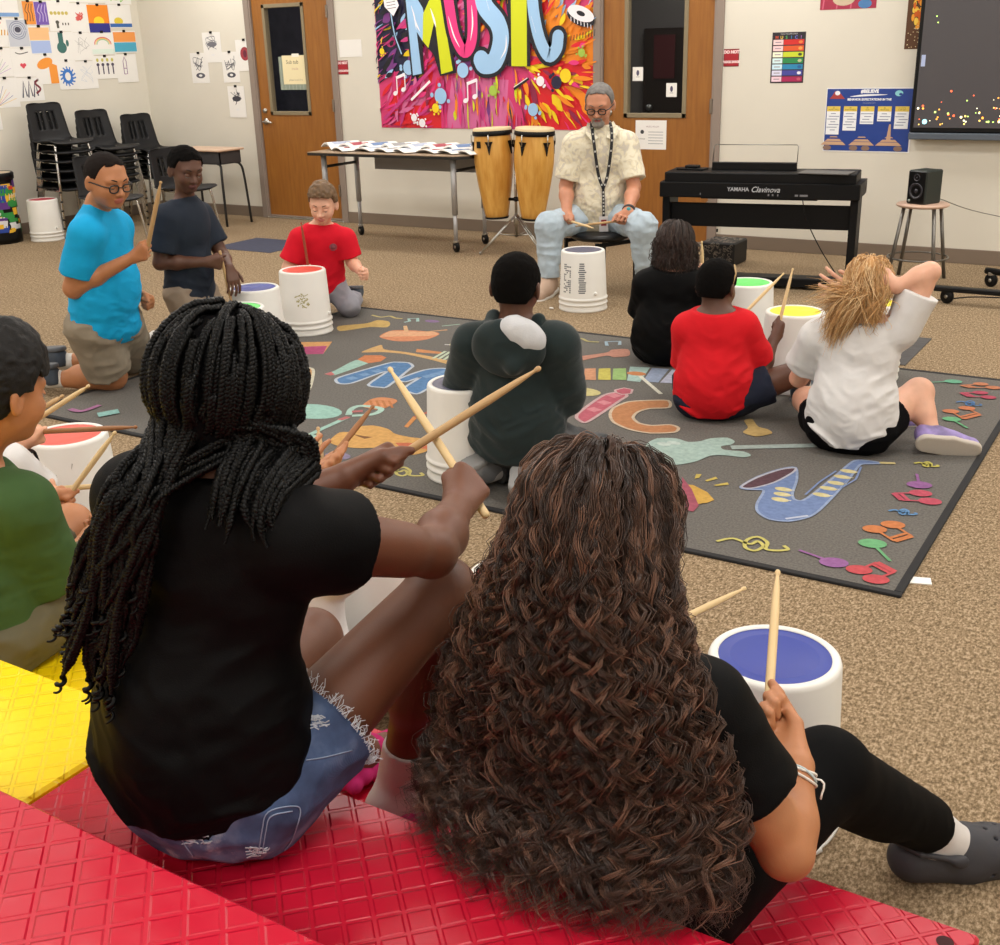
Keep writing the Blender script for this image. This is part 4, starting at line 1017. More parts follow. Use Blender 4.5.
notes2(z5, (672, 205), (735, 193), (720, 235), (788, 218), '#d8784a', .035); note(z5, (675, 236), (738, 272), '#62b87c', .038)
notes2(z5, (788, 132), (820, 150), (712, 132), (745, 148), '#c2455c', .034); notes2(z5, (790, 98), (838, 112), (712, 103), (750, 112), '#d07a50', .034)
note(z5, (682, 88), (575, 92), '#62b08a', .04); clef(z5, 750, 175, .38, '#4a7ab8', .009)
# left end
rstroke([(70, 410), (82, 412), (100, 406)], .03, '#b06a9a'); rpoly([(97, 414), (118, 410), (120, 414), (99, 418)], '#8cc8c0')
rg.build('music_rug'); tag(bpy.data.objects['music_rug'], 'large dark grey rug patterned with musical instruments and notes', 'rug')
c = at(919, 581, z=0); o = MB().box((c[0]-.035, c[1]-.022, 0), (c[0]+.035, c[1]+.022, .003), rot=rotz(.3)).build('rug_label', white_p); tag(o, 'small white care label sticking out at the rug\'s near right corner', 'label')
for (pts, lab) in (([(225, 245), (262, 238), (288, 241), (283, 250), (258, 251), (240, 251)], 'dark blue striped carpet tile set in the floor left of the kneeling boy in red'), ([(898, 338), (930, 338), (905, 366), (880, 364)], 'dark grey striped carpet tile on the floor at the far right of the rug')):
    g = [at(*p, z=.0)for p in pts]; xs = [p[0] for p in g]; ys = [p[1] for p in g]
    m = MB().mat(mat('tile_'+('blue' if 'blue' in lab else 'grey'), '#3c3f52' if 'blue' in lab else '#4c4a4a', rough=.95, noise=.25, nscale=12, stretch=(1, 12, 1)))
    m.box((min(xs), min(ys)+.02, 0), (max(xs), max(ys)-.02, .004)); tag(m.build('carpet_tile'), lab, 'carpet tile')

# ================================================================== risers
def riser_mat(name, col, dark, rough=.32):
    m, nt, b = _new(name); L = nt.links; b.inputs['Roughness'].default_value = rough; b.inputs['Base Color'].default_value = srgb(col)
    tc = nt.nodes.new('ShaderNodeTexCoord'); mp = nt.nodes.new('ShaderNodeMapping'); L.new(tc.outputs['Object'], mp.inputs[0])
    mp.inputs['Rotation'].default_value = (0, 0, PI/4); mp.inputs['Scale'].default_value = (24, 24, 1)
    sx = nt.nodes.new('ShaderNodeSeparateXYZ'); L.new(mp.outputs[0], sx.inputs[0])
    out = []
    for i in (0, 1):
        fr = nt.nodes.new('ShaderNodeMath'); fr.operation = 'PINGPONG'; fr.inputs[1].default_value = .5; L.new(sx.outputs[i], fr.inputs[0]); out.append(fr)
    mn = nt.nodes.new('ShaderNodeMath'); mn.operation = 'MINIMUM'; L.new(out[0].outputs[0], mn.inputs[0]); L.new(out[1].outputs[0], mn.inputs[1])
    n = nt.nodes.new('ShaderNodeTexNoise'); n.inputs['Scale'].default_value = 9; L.new(tc.outputs['Object'], n.inputs['Vector'])
    mr = nt.nodes.new('ShaderNodeMapRange'); mr.interpolation_type = 'SMOOTHSTEP'; mr.inputs[1].default_value = .05; mr.inputs[2].default_value = .13; L.new(mn.outputs[0], mr.inputs[0])
    mr2 = nt.nodes.new('ShaderNodeMapRange'); mr2.inputs[1].default_value = .3; mr2.inputs[2].default_value = .7; mr2.inputs[3].default_value = .3; mr2.inputs[4].default_value = 1.2; L.new(n.outputs[0], mr2.inputs[0])
    mu = nt.nodes.new('ShaderNodeMath'); mu.operation = 'MULTIPLY'; L.new(mr.outputs[0], mu.inputs[0]); L.new(mr2.outputs[0], mu.inputs[1])
    bp = nt.nodes.new('ShaderNodeBump'); bp.inputs['Strength'].default_value = .8; bp.inputs['Distance'].default_value = .0035; L.new(mu.outputs[0], bp.inputs['Height']); L.new(bp.outputs[0], b.inputs['Normal'])
    n2 = nt.nodes.new('ShaderNodeTexNoise'); n2.inputs['Scale'].default_value = 3; L.new(tc.outputs['Object'], n2.inputs['Vector'])
    return m
red_r = riser_mat('riser_red', '#bd0e2e', 0, .36); yel_r = riser_mat('riser_yellow', '#f6d400', 0, .42)
RS = .22; RYS = (1.593, 1.157, .713, .27)
hole = mat('riser_hole', '#3a0a10', rough=.8); holey = mat('riser_hole_yellow', '#8a7410', rough=.8)
def riser(tier, x0, x1, m, hm, lab, lift=0):
    z = RS*(tier+1); yf, yb = RYS[tier], RYS[tier+1]-(.02 if tier < 2 else 0)
    t = empty('riser_step', ((x0+x1)/2, (yf+yb)/2, 0), 0, lab, 'riser', 'plastic seating risers')
    hx, hy = (x1-x0)/2, (yf-yb)/2
    p = MB().mat(m); p.box((-hx, -hy, z-.03), (hx, hy, z+lift), bev=.006)
    p.mat(hm)
    for sx in (-1, 1):
        for sy in (-1, 1):
            p.disc((sx*(hx-.045), sy*(hy-.045), z+lift+.0006), .0135, 24)
    p.build('deck', None, t)
    for sx in (-1, 1):
        MB().box((sx*hx-(.03 if sx > 0 else 0)-0, -hy+.01, 0), (sx*hx+(0 if sx > 0 else .03), hy-.01, z-.03), bev=.004).build('side_panel', m, t)
    MB().box((-hx+.03, hy-.04, 0), (hx-.03, hy-.01, z-.03), bev=.004).build('front_panel', m, t)
    return t
XB = -1.468; XE = -.121
names = ('lowest', 'middle', 'top')
for ti in range(3):
    riser(ti, XB+.002, XE, red_r, hole, 'red plastic riser step with diamond tread, %s tier' % names[ti])
    riser(ti, XB-1.347, XB-.002, yel_r, holey, 'yellow plastic riser step with diamond tread, %s tier' % names[ti], .004)

# ================================================================== furniture by the back wall
desk_gray = mat('desk_grey', '#8b8b8d', rough=.6); lam = mat('laminate_top', '#a08b74', rough=.4)
blacke = mat('black_edge', '#151515', rough=.5)
def caster(mb, x, y, z0=0):
    mb.mat(black); mb.lathe([(0, -.014), (.036, -.014), (.044, -.009), (.044, .009), (.036, .014), (0, .014)], (x, y, z0+.044), 20, axis=(.5, 1, 0))
    mb.mat(chrome); mb.lathe([(0, -.0145), (.012, -.0145), (.012, .0145), (0, .0145)], (x, y, z0+.044), 12, axis=(.5, 1, 0)); mb.box((x-.020, y-.018, z0+.075), (x+.020, y+.018, z0+.095), bev=.003)
def long_table():
    z = .76; a = at(311.7, 150.7, z=z); b = at(453.4, 157.7, z=z); xr = b[0]+.0; xl = a[0]+.10; yf = (a[1]+b[1])/2
    yf = b[1]+.05; yb = yf+.62; xr_ = xr+.06
    t = empty('folding_table', ((xl+xr_)/2, (yf+yb)/2, 0), 0, 'long laminate table with grey apron and caster legs under the banner', 'table')
    hx = (xr_-xl)/2; hy = (yb-yf)/2
    p = MB(); p.mat(lam).prism([(-hx, -hy, z), (hx-.10, -hy, z), (hx, -hy+.10, z), (hx, hy, z), (-hx, hy, z)], (0, 0, .006)); p.mat(blacke).prism([(-hx, -hy, z-.022), (hx-.10, -hy, z-.022), (hx, -hy+.10, z-.022), (hx, hy, z-.022), (-hx, hy, z-.022)], (0, 0, .022)); p.build('tabletop', None, t)
    MB().box((-hx+.34, hy-.14, z-.17), (hx-.05, hy-.12, z-.022)).build('modesty_panel', desk_gray, t)
    gm = mat('table_leg_grey', '#a9a9aa', rough=.4, metal=.3)
    for sx in (-1, 1):
        for sy in (-1, 1):
            m = MB().mat(gm); x = sx*(hx-(.10 if sx < 0 else .16)); y = sy*(hy-.09)
            m.tube([(x, y, z-.022), (x, y, .30)], .024, 14); m.tube([(x, y, .32), (x, y, .075)], .017, 12); caster(m, x, y); m.build('leg', None, t)
        x = sx*(hx-(.10 if sx < 0 else .16)); MB().tube([(x, -hy+.09, z-.12), (x, hy-.09, z-.12)], .012, 10).build('cross_rail', blacke, t)
    return xl, xr_, yf, yb, z
xl_, xr_, yf_, yb_, zt_ = long_table()
pk = [ink(c) for c in ('#b0b8cc', '#a8505a', '#7088b0', '#9a9a9a')]
for i in range(7):
    x = xl_+.20+.212*i; y = yf_+.30+.02*((i*3) % 3)
    t = empty('music_booklet', (x, y, zt_+.0062), -.5+.12*((i*5) % 3), ['open music booklet with white pages on the table, %s' % s for s in ('nearest the left door', 'second from the left door', 'third from the left door', 'in the middle of the row', 'third from the congas', 'second from the congas', 'nearest the congas')][i], 'booklet', 'white booklets laid out on the long table')
    for k in (0, 1):
        m = MB().mat(white_p); g = []
        for u in np.linspace(0, 1, 9):
            hgt = .006+.055*math.sin(PI*u*.9)*(.75 if k else 1)
            g.append([((u-.02)*.24*(1 if k else -1), v, hgt*(1-.5*k*u)) for v in (-.15, .15)])
        top = np.array(g); m.sheet(top); bot = top.copy(); bot[:, :, 2] = bot[:, :, 2]*.75; m.sheet(bot)
        m.sheet(np.stack([top[:, 0], bot[:, 0]], 1)); m.sheet(np.stack([top[:, 1], bot[:, 1]], 1)); m.sheet(np.stack([top[-1], bot[-1]], 1))
        m.mat(pk[(i+k) % 4])
        for q in range(3):
            u0 = .25+.2*q; 
            i0 = int(u0*8); rows = top[i0:i0+2].copy(); rows[:, :, 2] += .0012; rows[:, 0, 1] = -.10; rows[:, 1, 1] = .02+.05*((i+q) % 2); m.sheet(rows)
        m.build('page', None, t)

# ================================================================== congas on their stand
def congas():
    cw = wood_mat('conga_wood', '#c98f3c', '#dcaa58', (1, 1, .15), .3, 30)
    skin = mat('conga_skin', '#d9c39a', rough=.6)
    yy = 7.85
    for (px, side, lab) in ((492.5, -1, 'left conga drum of pale wood with black lug plates'), (533.5, 1, 'right conga drum of pale wood with black lug plates')):
        c = at(px, 128, y=yy-(.0 if side < 0 else -.02)); zt = c[2]+.005; lean = .03*side*-1
        t = empty('conga_drum', (c[0]-side*.02, c[1], zt-.70), 0, lab, 'conga', 'pair of conga drums on the stand')
        t.rotation_euler = (0, .045*side*-1*-1 if side > 0 else -.035, 0)
        pr = [(.085, 0), (.088, .002), (.100, .06), (.125, .2), (.146, .34), (.156, .44), (.157, .5), (.150, .60), (.143, .66)]
        MB().mat(cw).lathe(pr, n=40).build('shell', None, t)
        MB().lathe([(.089, 0), (.092, 0), (.097, .016), (.094, .016)], n=36).build('bottom_band', black, t)
        MB().lathe([(.1445, .64), (.156, .645), (.158, .655), (.157, .675), (.152, .68), (.146, .676)], n=40).build('rim', black, t)
        MB().lathe([(.153, .672), (.152, .694), (.146, .70), (0, .702)], n=40).build('drumhead', skin, t)
        for k in range(5):
            a = -PI/2+(.35 if side < 0 else -.1)+k*2*PI/5; r_ = .156
            m = MB(); q = rotz(a)
            def TP(p): return q @ V(*p)
            m.prism([TP((r_-.004, -.032, .60)), TP((r_-.004, .032, .60)), TP((r_-.006, .018, .575)), TP((r_+.002, 0, .50)), TP((r_-.006, -.018, .575))], q @ V(.010, 0, 0))
            m.build('lug_plate', black, t)
            MB().tube([TP((r_+.012, 0, .57)), TP((r_+.012, 0, .655))], .005, 8).build('tension_rod', chrome, t)
        if side < 0:
            q = rotz(-PI/2-.25); m = MB(); m.prism([q @ V(.152, -.02, .555), q @ V(.152, .02, .555), q @ V(.152, .02, .605), q @ V(.152, -.02, .605)], q @ V(.006, 0, 0)); m.build('badge', black, t)
    cx = at(515, 190, y=yy+.02)[0]
    t = empty('conga_stand', (cx, yy+.03, 0), 0, 'chrome double conga stand with folded tripod legs', 'stand')
    MB().tube([(0, 0, .12), (0, 0, .84)], .011, 12).build('pole', chrome, t)
    m = MB(); m.tube([(-.07, -.02, .42), (.07, -.02, .42)], .012, 10); m.ball((0, 0, .42), .022); m.build('lower_clamp', black, t)
    m = MB(); m.tube([(-.05, -.01, .86), (.05, -.01, .86)], .014, 10); m.ball((0, 0, .84), .026); m.build('upper_clamp', black, t)
    MB().lathe([(.016, .22), (.022, .23), (.022, .29), (.016, .30)], n=16).build('collar', chrome, t)
    for a in (-2.35, -.25, 1.35):
        e = V(.30*math.cos(a), .30*math.sin(a), .012); k = V(.13*math.cos(a), .13*math.sin(a), .10)
        s_ = V(-math.sin(a), math.cos(a), 0)*.012
        m = MB(); m.tube([V(0, 0, .30)+s_, e+s_], .006, 8); m.tube([V(0, 0, .30)-s_, e-s_], .006, 8); m.tube([V(0, 0, .13), (e+V(0, 0, .3))/2], .005, 8); m.ball(e, .014, 10, 8)
        m.build('leg', chrome, t)
congas()

# ================================================================== keyboard
def keyboard():
    y = 7.28; a = at(657.8, 196, y=7.17); b = at(861, 202, y=7.39); xc = (a[0]+b[0])/2; hw = (b[0]-a[0])/2; zb = (a[2]+b[2])/2; zt = at(760, 173.5, y=y)[2]
    t = empty('digital_piano', (xc, y, 0), .165, 'black digital piano on its stand seen from behind with wire music rest', 'piano')
    bp = mat('piano_black', '#0a0a0c', rough=.5, spec=.2); 
    m = MB(); m.box((-hw, 0, zb), (hw, .30, zb+(zt-zb)*.62), bev=.006); m.box((-hw+.03, .012, zb+(zt-zb)*.6), (hw-.03, .33, zt), bev=.006); m.build('body', bp, t)
    m = MB(); m.box((-hw+.28, .004, zb-.006), (hw-.26, .02, zb+.03), bev=.003); m.build('lower_lip', bp, t)
    m = MB().mat(white_p)
    for k in range(52): m.box((-hw+.06+k*(2*hw-.12)/52, .30, zb+.055), (-hw+.06+(k+.93)*(2*hw-.12)/52, .44, zb+.072))
    m.mat(black)
    for k in range(51):
        if k % 7 in (2, 6): continue
        xx = -hw+.06+(k+.97)*(2*hw-.12)/52; m.box((xx-.006, .30, zb+.07), (xx+.006, .39, zb+.084))
    m.box((-hw, .29, zb), (hw, .46, zb+.05)); m.box((-hw, .29, zb), (-hw+.055, .46, zb+.09)); m.box((hw-.055, .29, zb), (hw, .46, zb+.09)); m.build('keys', None, t)
    # logo on the back
    m = MB(); g = mat('logo_silver', '#b9bcc2', rough=.4)
    for (txt, px, sz, sh, bo) in (('YAMAHA', 739, .036, 0, .0006), ('Clavinova', 765, .05, .35, .0004)):
        vs, fs = text_mesh(txt, sz, bo, shear=sh); x0 = at(px, 187, y=y)[0]-xc; m.mat(g).add([(v[0]*.95+x0, -.0022+.0002, zb+(zt-zb)*.36+v[1]) for v in vs], fs, False)
    m.build('logo_lettering', None, t)
    m = MB().mat(mat('jack_grey', '#77777c', rough=.5))
    for (px, w_) in ((768, .010), (772, .010), (777, .008), (795, .02), (802, .05), (703, .006)): x0 = at(px, 195, y=y)[0]-xc; m.box((x0-w_/2, -.002, zb+.02), (x0+w_/2, .004, zb+.032))
    m.build('jack_panel', None, t)
    # stand
    for s in (-1, 1):
        xx = s*(hw-.035); m = MB(); m.box((xx-.025, .05, .03), (xx+.025, .30, zb), bev=.005); m.build('leg', bp, t)
        m = MB(); m.box((xx-.03, -.02, 0), (xx+.03, .46, .035), bev=.008); m.build('foot', bp, t)
    zlo = at(760, 229, y=y+.06)[2]; zhi = at(760, 205, y=y+.06)[2]
    MB().box((-hw+.05, .10, zlo), (hw-.05, .12, zhi), bev=.003).build('back_panel', bp, t)
    MB().box((-hw+.06, .0, .015), (hw-.06, .14, .075), bev=.006).build('foot_rail', bp, t)
    zr = at(760, 145, y=y+.2)[2]; xa = at(720, 160, y=y+.2)[0]-xc; xb = at(801, 160, y=y+.2)[0]-xc
    MB().box((xa, .18, zt), (xb, .23, zt+.05), bev=.003).build('music_rest', black, t)
    MB().tube([(xa, .2, zt+.04), (xa, .23, zr-.01), (xa+.01, .23, zr), (xb-.01, .23, zr), (xb, .23, zr-.01), (xb, .2, zt+.04)], .003, 8).build('wire_rest', dkchrome, t)
    px = at(801, 200, y=y)[0]-xc; MB().tube(spline([(px, -.004, zb), (px+.03, .0, zb-.12), (px+.12, .03, zb-.3), (px+.22, .04, zb-.45), (px+.3, .05, .03), (px+.45, .12, .006)], 6), .0035, 8).build('power_cable', black, t)
    o = MB(); o.box((-.09, -.05, 0), (.1, .06, .012), bev=.003); o.box((-.04, -.03, .012), (.05, .04, .03), bev=.006); o.mats = [black]; o.build('music_folder', black, None, (xc-hw+.15, y+.1, zt)); q = bpy.data.objects['music_folder']; tag(q, 'small dark folder lying on the left end of the keyboard', 'folder')
    o = MB(); o.box((-.16, -.09, 0), (.16, .09, .008), bev=.002); o.build('grey_folder', mat('folder_grey', '#5c5a58', rough=.7), None, (xc+hw-.24, y+.14, zt)); tag(bpy.data.objects['grey_folder'], 'flat grey folder lying on the right end of the keyboard', 'folder')
    return xc, hw, y
kx, kw, ky = keyboard()
# patterned box below the keyboard
c = at(715, 262, z=.0); o = MB(); pm = mat('crate_pattern', '#141315', rough=.6)
m = MB().mat(pm).box((-.13, -.14, 0), (.13, .14, .17), bev=.01); m.mat(ink('#8d8378')); r_ = random.Random(2)
for i in range(60):
    a = r_.uniform(-.11, .11); b = r_.uniform(.015, .155); s_ = r_.uniform(.006, .014); m.tube([(a+s_*math.cos(t), -.1405, b+s_*math.sin(t)) for t in np.linspace(0, 5.2, 8)], .0016, 4, cap=False)
for i in range(40):
    a = r_.uniform(-.11, .11); b = r_.uniform(-.12, .12); s_ = r_.uniform(.006, .014); m.tube([(a+s_*math.cos(t), b+s_*math.sin(t), .1705) for t in np.linspace(0, 5.2, 8)], .0016, 4, cap=False)
o = m.build('patterned_box', None, None, at(716, 266, z=0)+V(0, .15, 0)); tag(o, 'black box with pale swirl pattern on the floor behind the child in black', 'box')

# ================================================================== speaker on stool
def lab_stool():
    yy = 7.95; c = at(923, 203, y=yy); x = c[0]; z = c[2]
    t = empty('round_stool', (x, yy, 0), -.03, 'round wooden topped stool with four grey metal legs holding the speaker', 'stool')
    MB().mat(mat('stool_wood', '#c9a995', rough=.45)).lathe([(0, z-.022), (.155, z-.022), (.168, z-.014), (.168, z-.005), (.16, z), (0, z)], n=40).build('seat', None, t)
    lg = mat('stool_leg_grey', '#76736e', rough=.35, metal=.7)
    for k in range(4):
        a = PI/4+k*PI/2; m = MB(); m.tube([(.135*math.cos(a), .135*math.sin(a), z-.02), (.215*math.cos(a), .215*math.sin(a), .0)], .0125, 12); m.build('leg', lg, t)
    m = MB().tube([(.192*math.cos(a), .192*math.sin(a), .16) for a in np.linspace(0, 2*PI, 33)[:-1]], .006, 8, closed=True); m.build('foot_ring', lg, t)
    s = empty('desktop_speaker', (x+.0, yy, z), -.42, 'small black desktop speaker standing on the round stool', 'speaker')
    g = mat('speaker_green_black', '#1c2420', rough=.5); MB().box((-.072, -.085, 0), (.072, .085, .215), bev=.008).build('cabinet', g, s)
    MB().box((-.066, -.088, .006), (.066, -.084, .209), bev=.002).build('front_baffle', mat('baffle', '#0b0b0c', rough=.3), s)
    for (zz, rr_) in ((.085, .052), (.17, .023)):
        MB().lathe([(rr_, .0), (rr_, .006), (rr_*.88, .006), (rr_*.8, .002), (rr_*.3, -.006), (rr_*.25, .004), (0, .008)], (0, -.0875, zz), 32, axis=(0, -1, 0)).build('driver', mat('driver_grey', '#2c2c33', rough=.35), s)
    MB().lathe([(0, .008), (.007, .008), (.008, 0)], (-.045, -.088, .022), 14, axis=(0, -1, 0)).build('volume_knob', mat('knob_grey', '#9aa59c', rough=.4), s)
    p0 = V(x+.06, yy+.07, z+.03); pts = [p0, p0+V(.04, .05, -.02), V(x+.25, yy+.35, z-.08), V(x+.7, yy+.5, z-.2), V(x+1.1, yy+.6, z-.42)]
    o = MB().tube(spline(pts, 6), .003, 6).build('speaker_cable', dkchrome); tag(o, 'thin grey cable hanging from the desktop speaker toward the right', 'cable')
lab_stool()
# screen cart feet at the right edge
def cart():
    a = at(934, 291, z=.07); b = at(1060, 291, z=.07)
    x0 = a[0]; y0 = a[1]
    t = empty('rolling_cart', (x0+.5, y0+.3, 0), 0, 'low black rolling cart base with casters at the right edge', 'cart')
    m = MB(); m.box((-.5, -.33, .075), (.9, -.27, .105), bev=.006); m.build('base_bar', black, t)
    q = at(986, 272, z=.09)-V(x0+.5, y0+.3, 0)
    m = MB(); m.tube([(q[0], q[1], .10), (q[0]+.35, q[1]-.15, .10)], .022, 8); m.build('arm', black, t)
    for (x, y) in ((-.42, -.30), (.8, -.30), (q[0]+.04, q[1]-.02)):
        m = MB(); caster(m, x, y); m.build('caster', None, t)
    m = MB(); m.box((.62, -.33, .1), (.7, -.27, 1.2), bev=.005); m.build('upright', black, t)
cart()
o = MB().tube(spline([at(900, 296, z=.004), at(935, 300, z=.004), at(970, 297, z=.004), at(1010, 298, z=.004)], 6), .004, 6).build('floor_cable', black); tag(o, 'thin black cable lying on the carpet near the cart', 'cable')

# ================================================================== left side
def tall_drum():
    c = at(6, 238, z=0); H = at(6, 167, x=c[0])[2]
    H = .62; t = empty('tall_drum', (-9.42, 6.52, 0), 0, 'tall black drum wrapped in bright blue, green and yellow pattern', 'drum')
    r_ = .20
    m = MB().mat(black).lathe([(r_*.93, 0), (r_, .0), (r_*1.0, .05), (r_, H-.06)], n=40); m.build('shell', None, t)
    m = MB(); rr = random.Random(8); cs = [ink(c) for c in ('#2c8a3c', '#1f3f98', '#e6b62c', '#c9381f', '#d8d8dc', '#2c8a3c', '#e6b62c', '#5a2f80')]
    for i in range(150):
        a = rr.uniform(0, 2*PI); h = rr.uniform(.07, H-.12); w_ = rr.uniform(.04, .17); hh = rr.uniform(.02, .08); m.mat(cs[i % 8]); g = []
        for v in np.linspace(0, 1, 3):
            s_ = rr.uniform(-.05, .05); g.append([((r_+.0006+.00002*i)*math.cos(a+u*w_/r_+s_), (r_+.0006+.00002*i)*math.sin(a+u*w_/r_+s_), min(h+v*hh, H-.07)) for u in np.linspace(0, 1, 5)])
        m.sheet(g)
    m.build('wrap_pattern', None, t)
    MB().lathe([(r_, H-.06), (r_+.012, H-.06), (r_+.014, H-.01), (r_+.004, H), (r_-.01, H-.002)], n=40).build('rim', black, t)
    MB().lathe([(r_-.008, H-.004), (0, H-.002)], n=40).build('drumhead', mat('drumhead_tan', '#b7a58c', rough=.6), t)
tall_drum()

shell_m = mat('chair_shell', '#1a1a1c', rough=.5, spec=.25, bump=.15, bscale=300); legm = mat('chair_chrome', '#c4c4c2', rough=.22, metal=1)
def chair_proto():
    t = empty('school_chair')
    # shell profile (side view): y back -> x forward; seat at .43
    prof = [(.20, .415), (.215, .43), (.18, .445), (.08, .44), (-.06, .432), (-.14, .438), (-.175, .47), (-.195, .54), (-.215, .62), (-.235, .70), (-.247, .76), (-.25, .775)]
    sp = spline(np.c_[np.array(prof), np.zeros(len(prof))], 4)[:, :2]
    n = len(sp); nu = 17; g = np.zeros((n, nu, 3)); 
    for i, (x, z) in enumerate(sp):
        s = i/(n-1)
        hw = .215 if s < .4 else (.215-.03*min(1, (s-.4)/.2) if s < .6 else .185-.02*(s-.6)/.4)
        if s > .88: hw *= math.sqrt(max(.05, 1-((s-.88)/.125)**2*.65))
        if s < .10: hw *= (.88+1.2*s)
        for j in range(nu):
            u = -1+2*j/(nu-1); lift = .018*u**4; 
            g[i, j] = (x+(.02*u*u if s > .5 else 0), u*hw, z+(lift if s < .5 else 0))
    m = MB(); th = .006
    keepf = []
    vs = []; 
    nrm = np.zeros_like(g); du = np.gradient(g, axis=0); dv = np.gradient(g, axis=1); nn = np.cross(dv, du); nn /= np.maximum(np.linalg.norm(nn, axis=2)[..., None], 1e-9)
    top = g; bot = g-nn*th*np.sign(nn[n//4, nu//2, 2])
    V0 = np.vstack([top.reshape(-1, 3), bot.reshape(-1, 3)]); N = n*nu; fs = []
    holes = set()
    for i in range(n-1):
        s = i/(n-1)
        for j in range(nu-1):
            if .62 < s < .80 and j in (4, 6, 7, 9, 11) and j not in (7,): holes.add((i, j))
    for i in range(n-1):
        for j in range(nu-1):
            if (i, j) in holes: continue
            a = i*nu+j; fs.append((a, a+1, a+nu+1, a+nu)); fs.append((N+a, N+a+nu, N+a+nu+1, N+a+1))
            for (ni, nj, p, q) in ((i-1, j, a, a+1), (i+1, j, a+nu+1, a+nu), (i, j-1, a+nu, a), (i, j+1, a+1, a+nu+1)):
                if not (0 <= ni < n-1 and 0 <= nj < nu-1) or (ni, nj) in holes: fs.append((q, p, N+p, N+q))
    m.add(V0, fs, True); m.build('shell', shell_m, t)
    r = .011
    for s in (-1, 1):
        MB().tube(spline([(.14, s*.14, .42), (.17, s*.165, .40), (.215, s*.205, .012)], 5), r, 10).build('leg', legm, t)
        MB().tube(spline([(-.10, s*.14, .42), (-.135, s*.165, .40), (-.20, s*.205, .012)], 5), r, 10).build('leg', legm, t)
        m = MB().tube([(.14, s*.14, .42), (-.10, s*.14, .42)], r*.9, 10); m.tube([(.05*s, -.14, .418), (.05*s, .14, .418)], r*.7, 8); m.build('seat_rail', legm, t)
        for x in (.215, -.20): MB().ball((x, s*.205, .010), (.013, .013, .010), 10, 6).build('glide', black, t)
    MB().tube([(-.196, -.155, .50), (-.196, .155, .50)], .006, 6).build('back_brace', black, t)
    return t
proto = chair_proto()
def stack(px, py, xx, count, rz, where, z_top=None, h0=0):
    c = at(px, py, x=xx); dz = (c[2]-.775)/(count-1) if count > 1 else 0
    return c, dz
first = True
ords = ['bottom', 'second from the bottom', 'third from the bottom', 'fourth from the bottom', 'fifth from the bottom', 'sixth from the bottom', 'top']
def put_chair(x, y, z, rz, lab, tilt=0):
    global first
    t = proto if first else copy_tree(proto); first = False
    t.location = (x, y, z); t.rotation_euler = (0, tilt, rz); tag(t, lab, 'chair', 'black plastic school chairs')
for (px, py, xx, n, wh) in ((34, 102, -9.42, 6, 'the left stack by the drum'), (82, 109, -9.40, 6, 'the middle stack'), (127, 113, -9.40, 5, 'the right stack nearest the corner')):
    c = at(px, py, x=xx); dz = (c[2]-.785)/(n-1)
    for k in range(n):
        nm = 'top' if k == n-1 else ords[k]
        put_chair(xx+.25+.006*k+.02, c[1], dz*k, -.16, 'black plastic chair, %s of %s' % (nm, wh), 0)
c = at(128, 205, z=0); put_chair(-8.02, 6.66, 0, -.25, 'single black plastic chair standing behind the boy in the blue shirt')
put_chair(-7.95, 7.45, 0, -.15, 'single black plastic chair pushed by the small desk in the corner')
def desk():
    z = .70; t = empty('school_desk', (-8.30, 8.02, 0), 0, 'small student desk with book box by the corner, behind the boy in navy', 'desk')
    a = at(242, 153, z=z); 
    t.location = (a[0]-.66, a[1]+.22, 0)
    hx, hy = .32, .17
    MB().box((-hx, -hy, z-.006), (hx, hy, z+.014), bev=.006).build('desktop', mat('desk_top_tan', '#c9ac94', rough=.45), t)
    m = MB(); m.box((-hx+.03, -hy+.03, z-.12), (-hx+.04, hy-.03, z-.006)); m.box((hx-.04, -hy+.03, z-.12), (hx-.03, hy-.03, z-.006)); m.box((-hx+.03, -hy+.03, z-.12), (hx-.03, -hy+.04, z-.006)); m.box((-hx+.03, -hy+.03, z-.125), (hx-.03, hy-.03, z-.115)); m.build('book_box', mat('book_box', '#3b3b3e', rough=.5), t)
    for sx in (-1, 1):
        for sy in (-1, 1):
            MB().tube(spline([(sx*(hx-.10), sy*(hy-.06), z-.12), (sx*(hx-.04), sy*(hy-.04), z-.14), (sx*(hx-.02), sy*(hy-.02), z-.25), (sx*hx, sy*hy, 0)], 5), .012, 10).build('leg', blacke, t)
desk()
c = at(550, 310, z=0)
o = MB().ball((0, 0, .006), (.016, .008, .006), 10, 6).build('paper_scrap', white_p, None, at(551.5, 309, z=0)); tag(o, 'tiny white scrap on the carpet beside the man\'s bucket', 'scrap')
# ================================================================== people: body builder
UP = V(0, 0, 1)
SKINS = dict(
    deep=('#663d29', '#6e3a33'), dark=('#5a3828', '#613330'), brown=('#7c4c33', '#8d4f46'), tan=('#b0764f', '#a85e50'), light=('#d9a283', '#c07468'), fair=('#dba88e', '#c47a70'), ruddy=('#c08568', '#a8605a'))
def skin(k):
    return mat('skin_'+k, SKINS[k][0], rough=.5, sss=.12, noise=.05, nscale=25, bump=.12, bscale=500), mat('lips_'+k, SKINS[k][1], rough=.45)
def cloth(name, col, rough=.85, bump=.25, bscale=900, noise=.04, sheen=.0, **kw):
    dk = sum(int(col[i:i+2], 16) for i in (1, 3, 5)) < 70
    return mat('cloth_'+name, col, rough=rough, bump=bump, bscale=bscale, noise=noise, nscale=18, sheen=sheen, spec=.07 if dk else .25, **kw)
def lerp(a, b, t): return np.asarray(a, float)*(1-t)+np.asarray(b, float)*t
def ortho(f, u):
    f = unit(f); u = np.asarray(u, float); u = unit(u-(u @ f)*f); r = np.cross(f, u); return np.array([r, f, u]).T   # columns right, forward, up

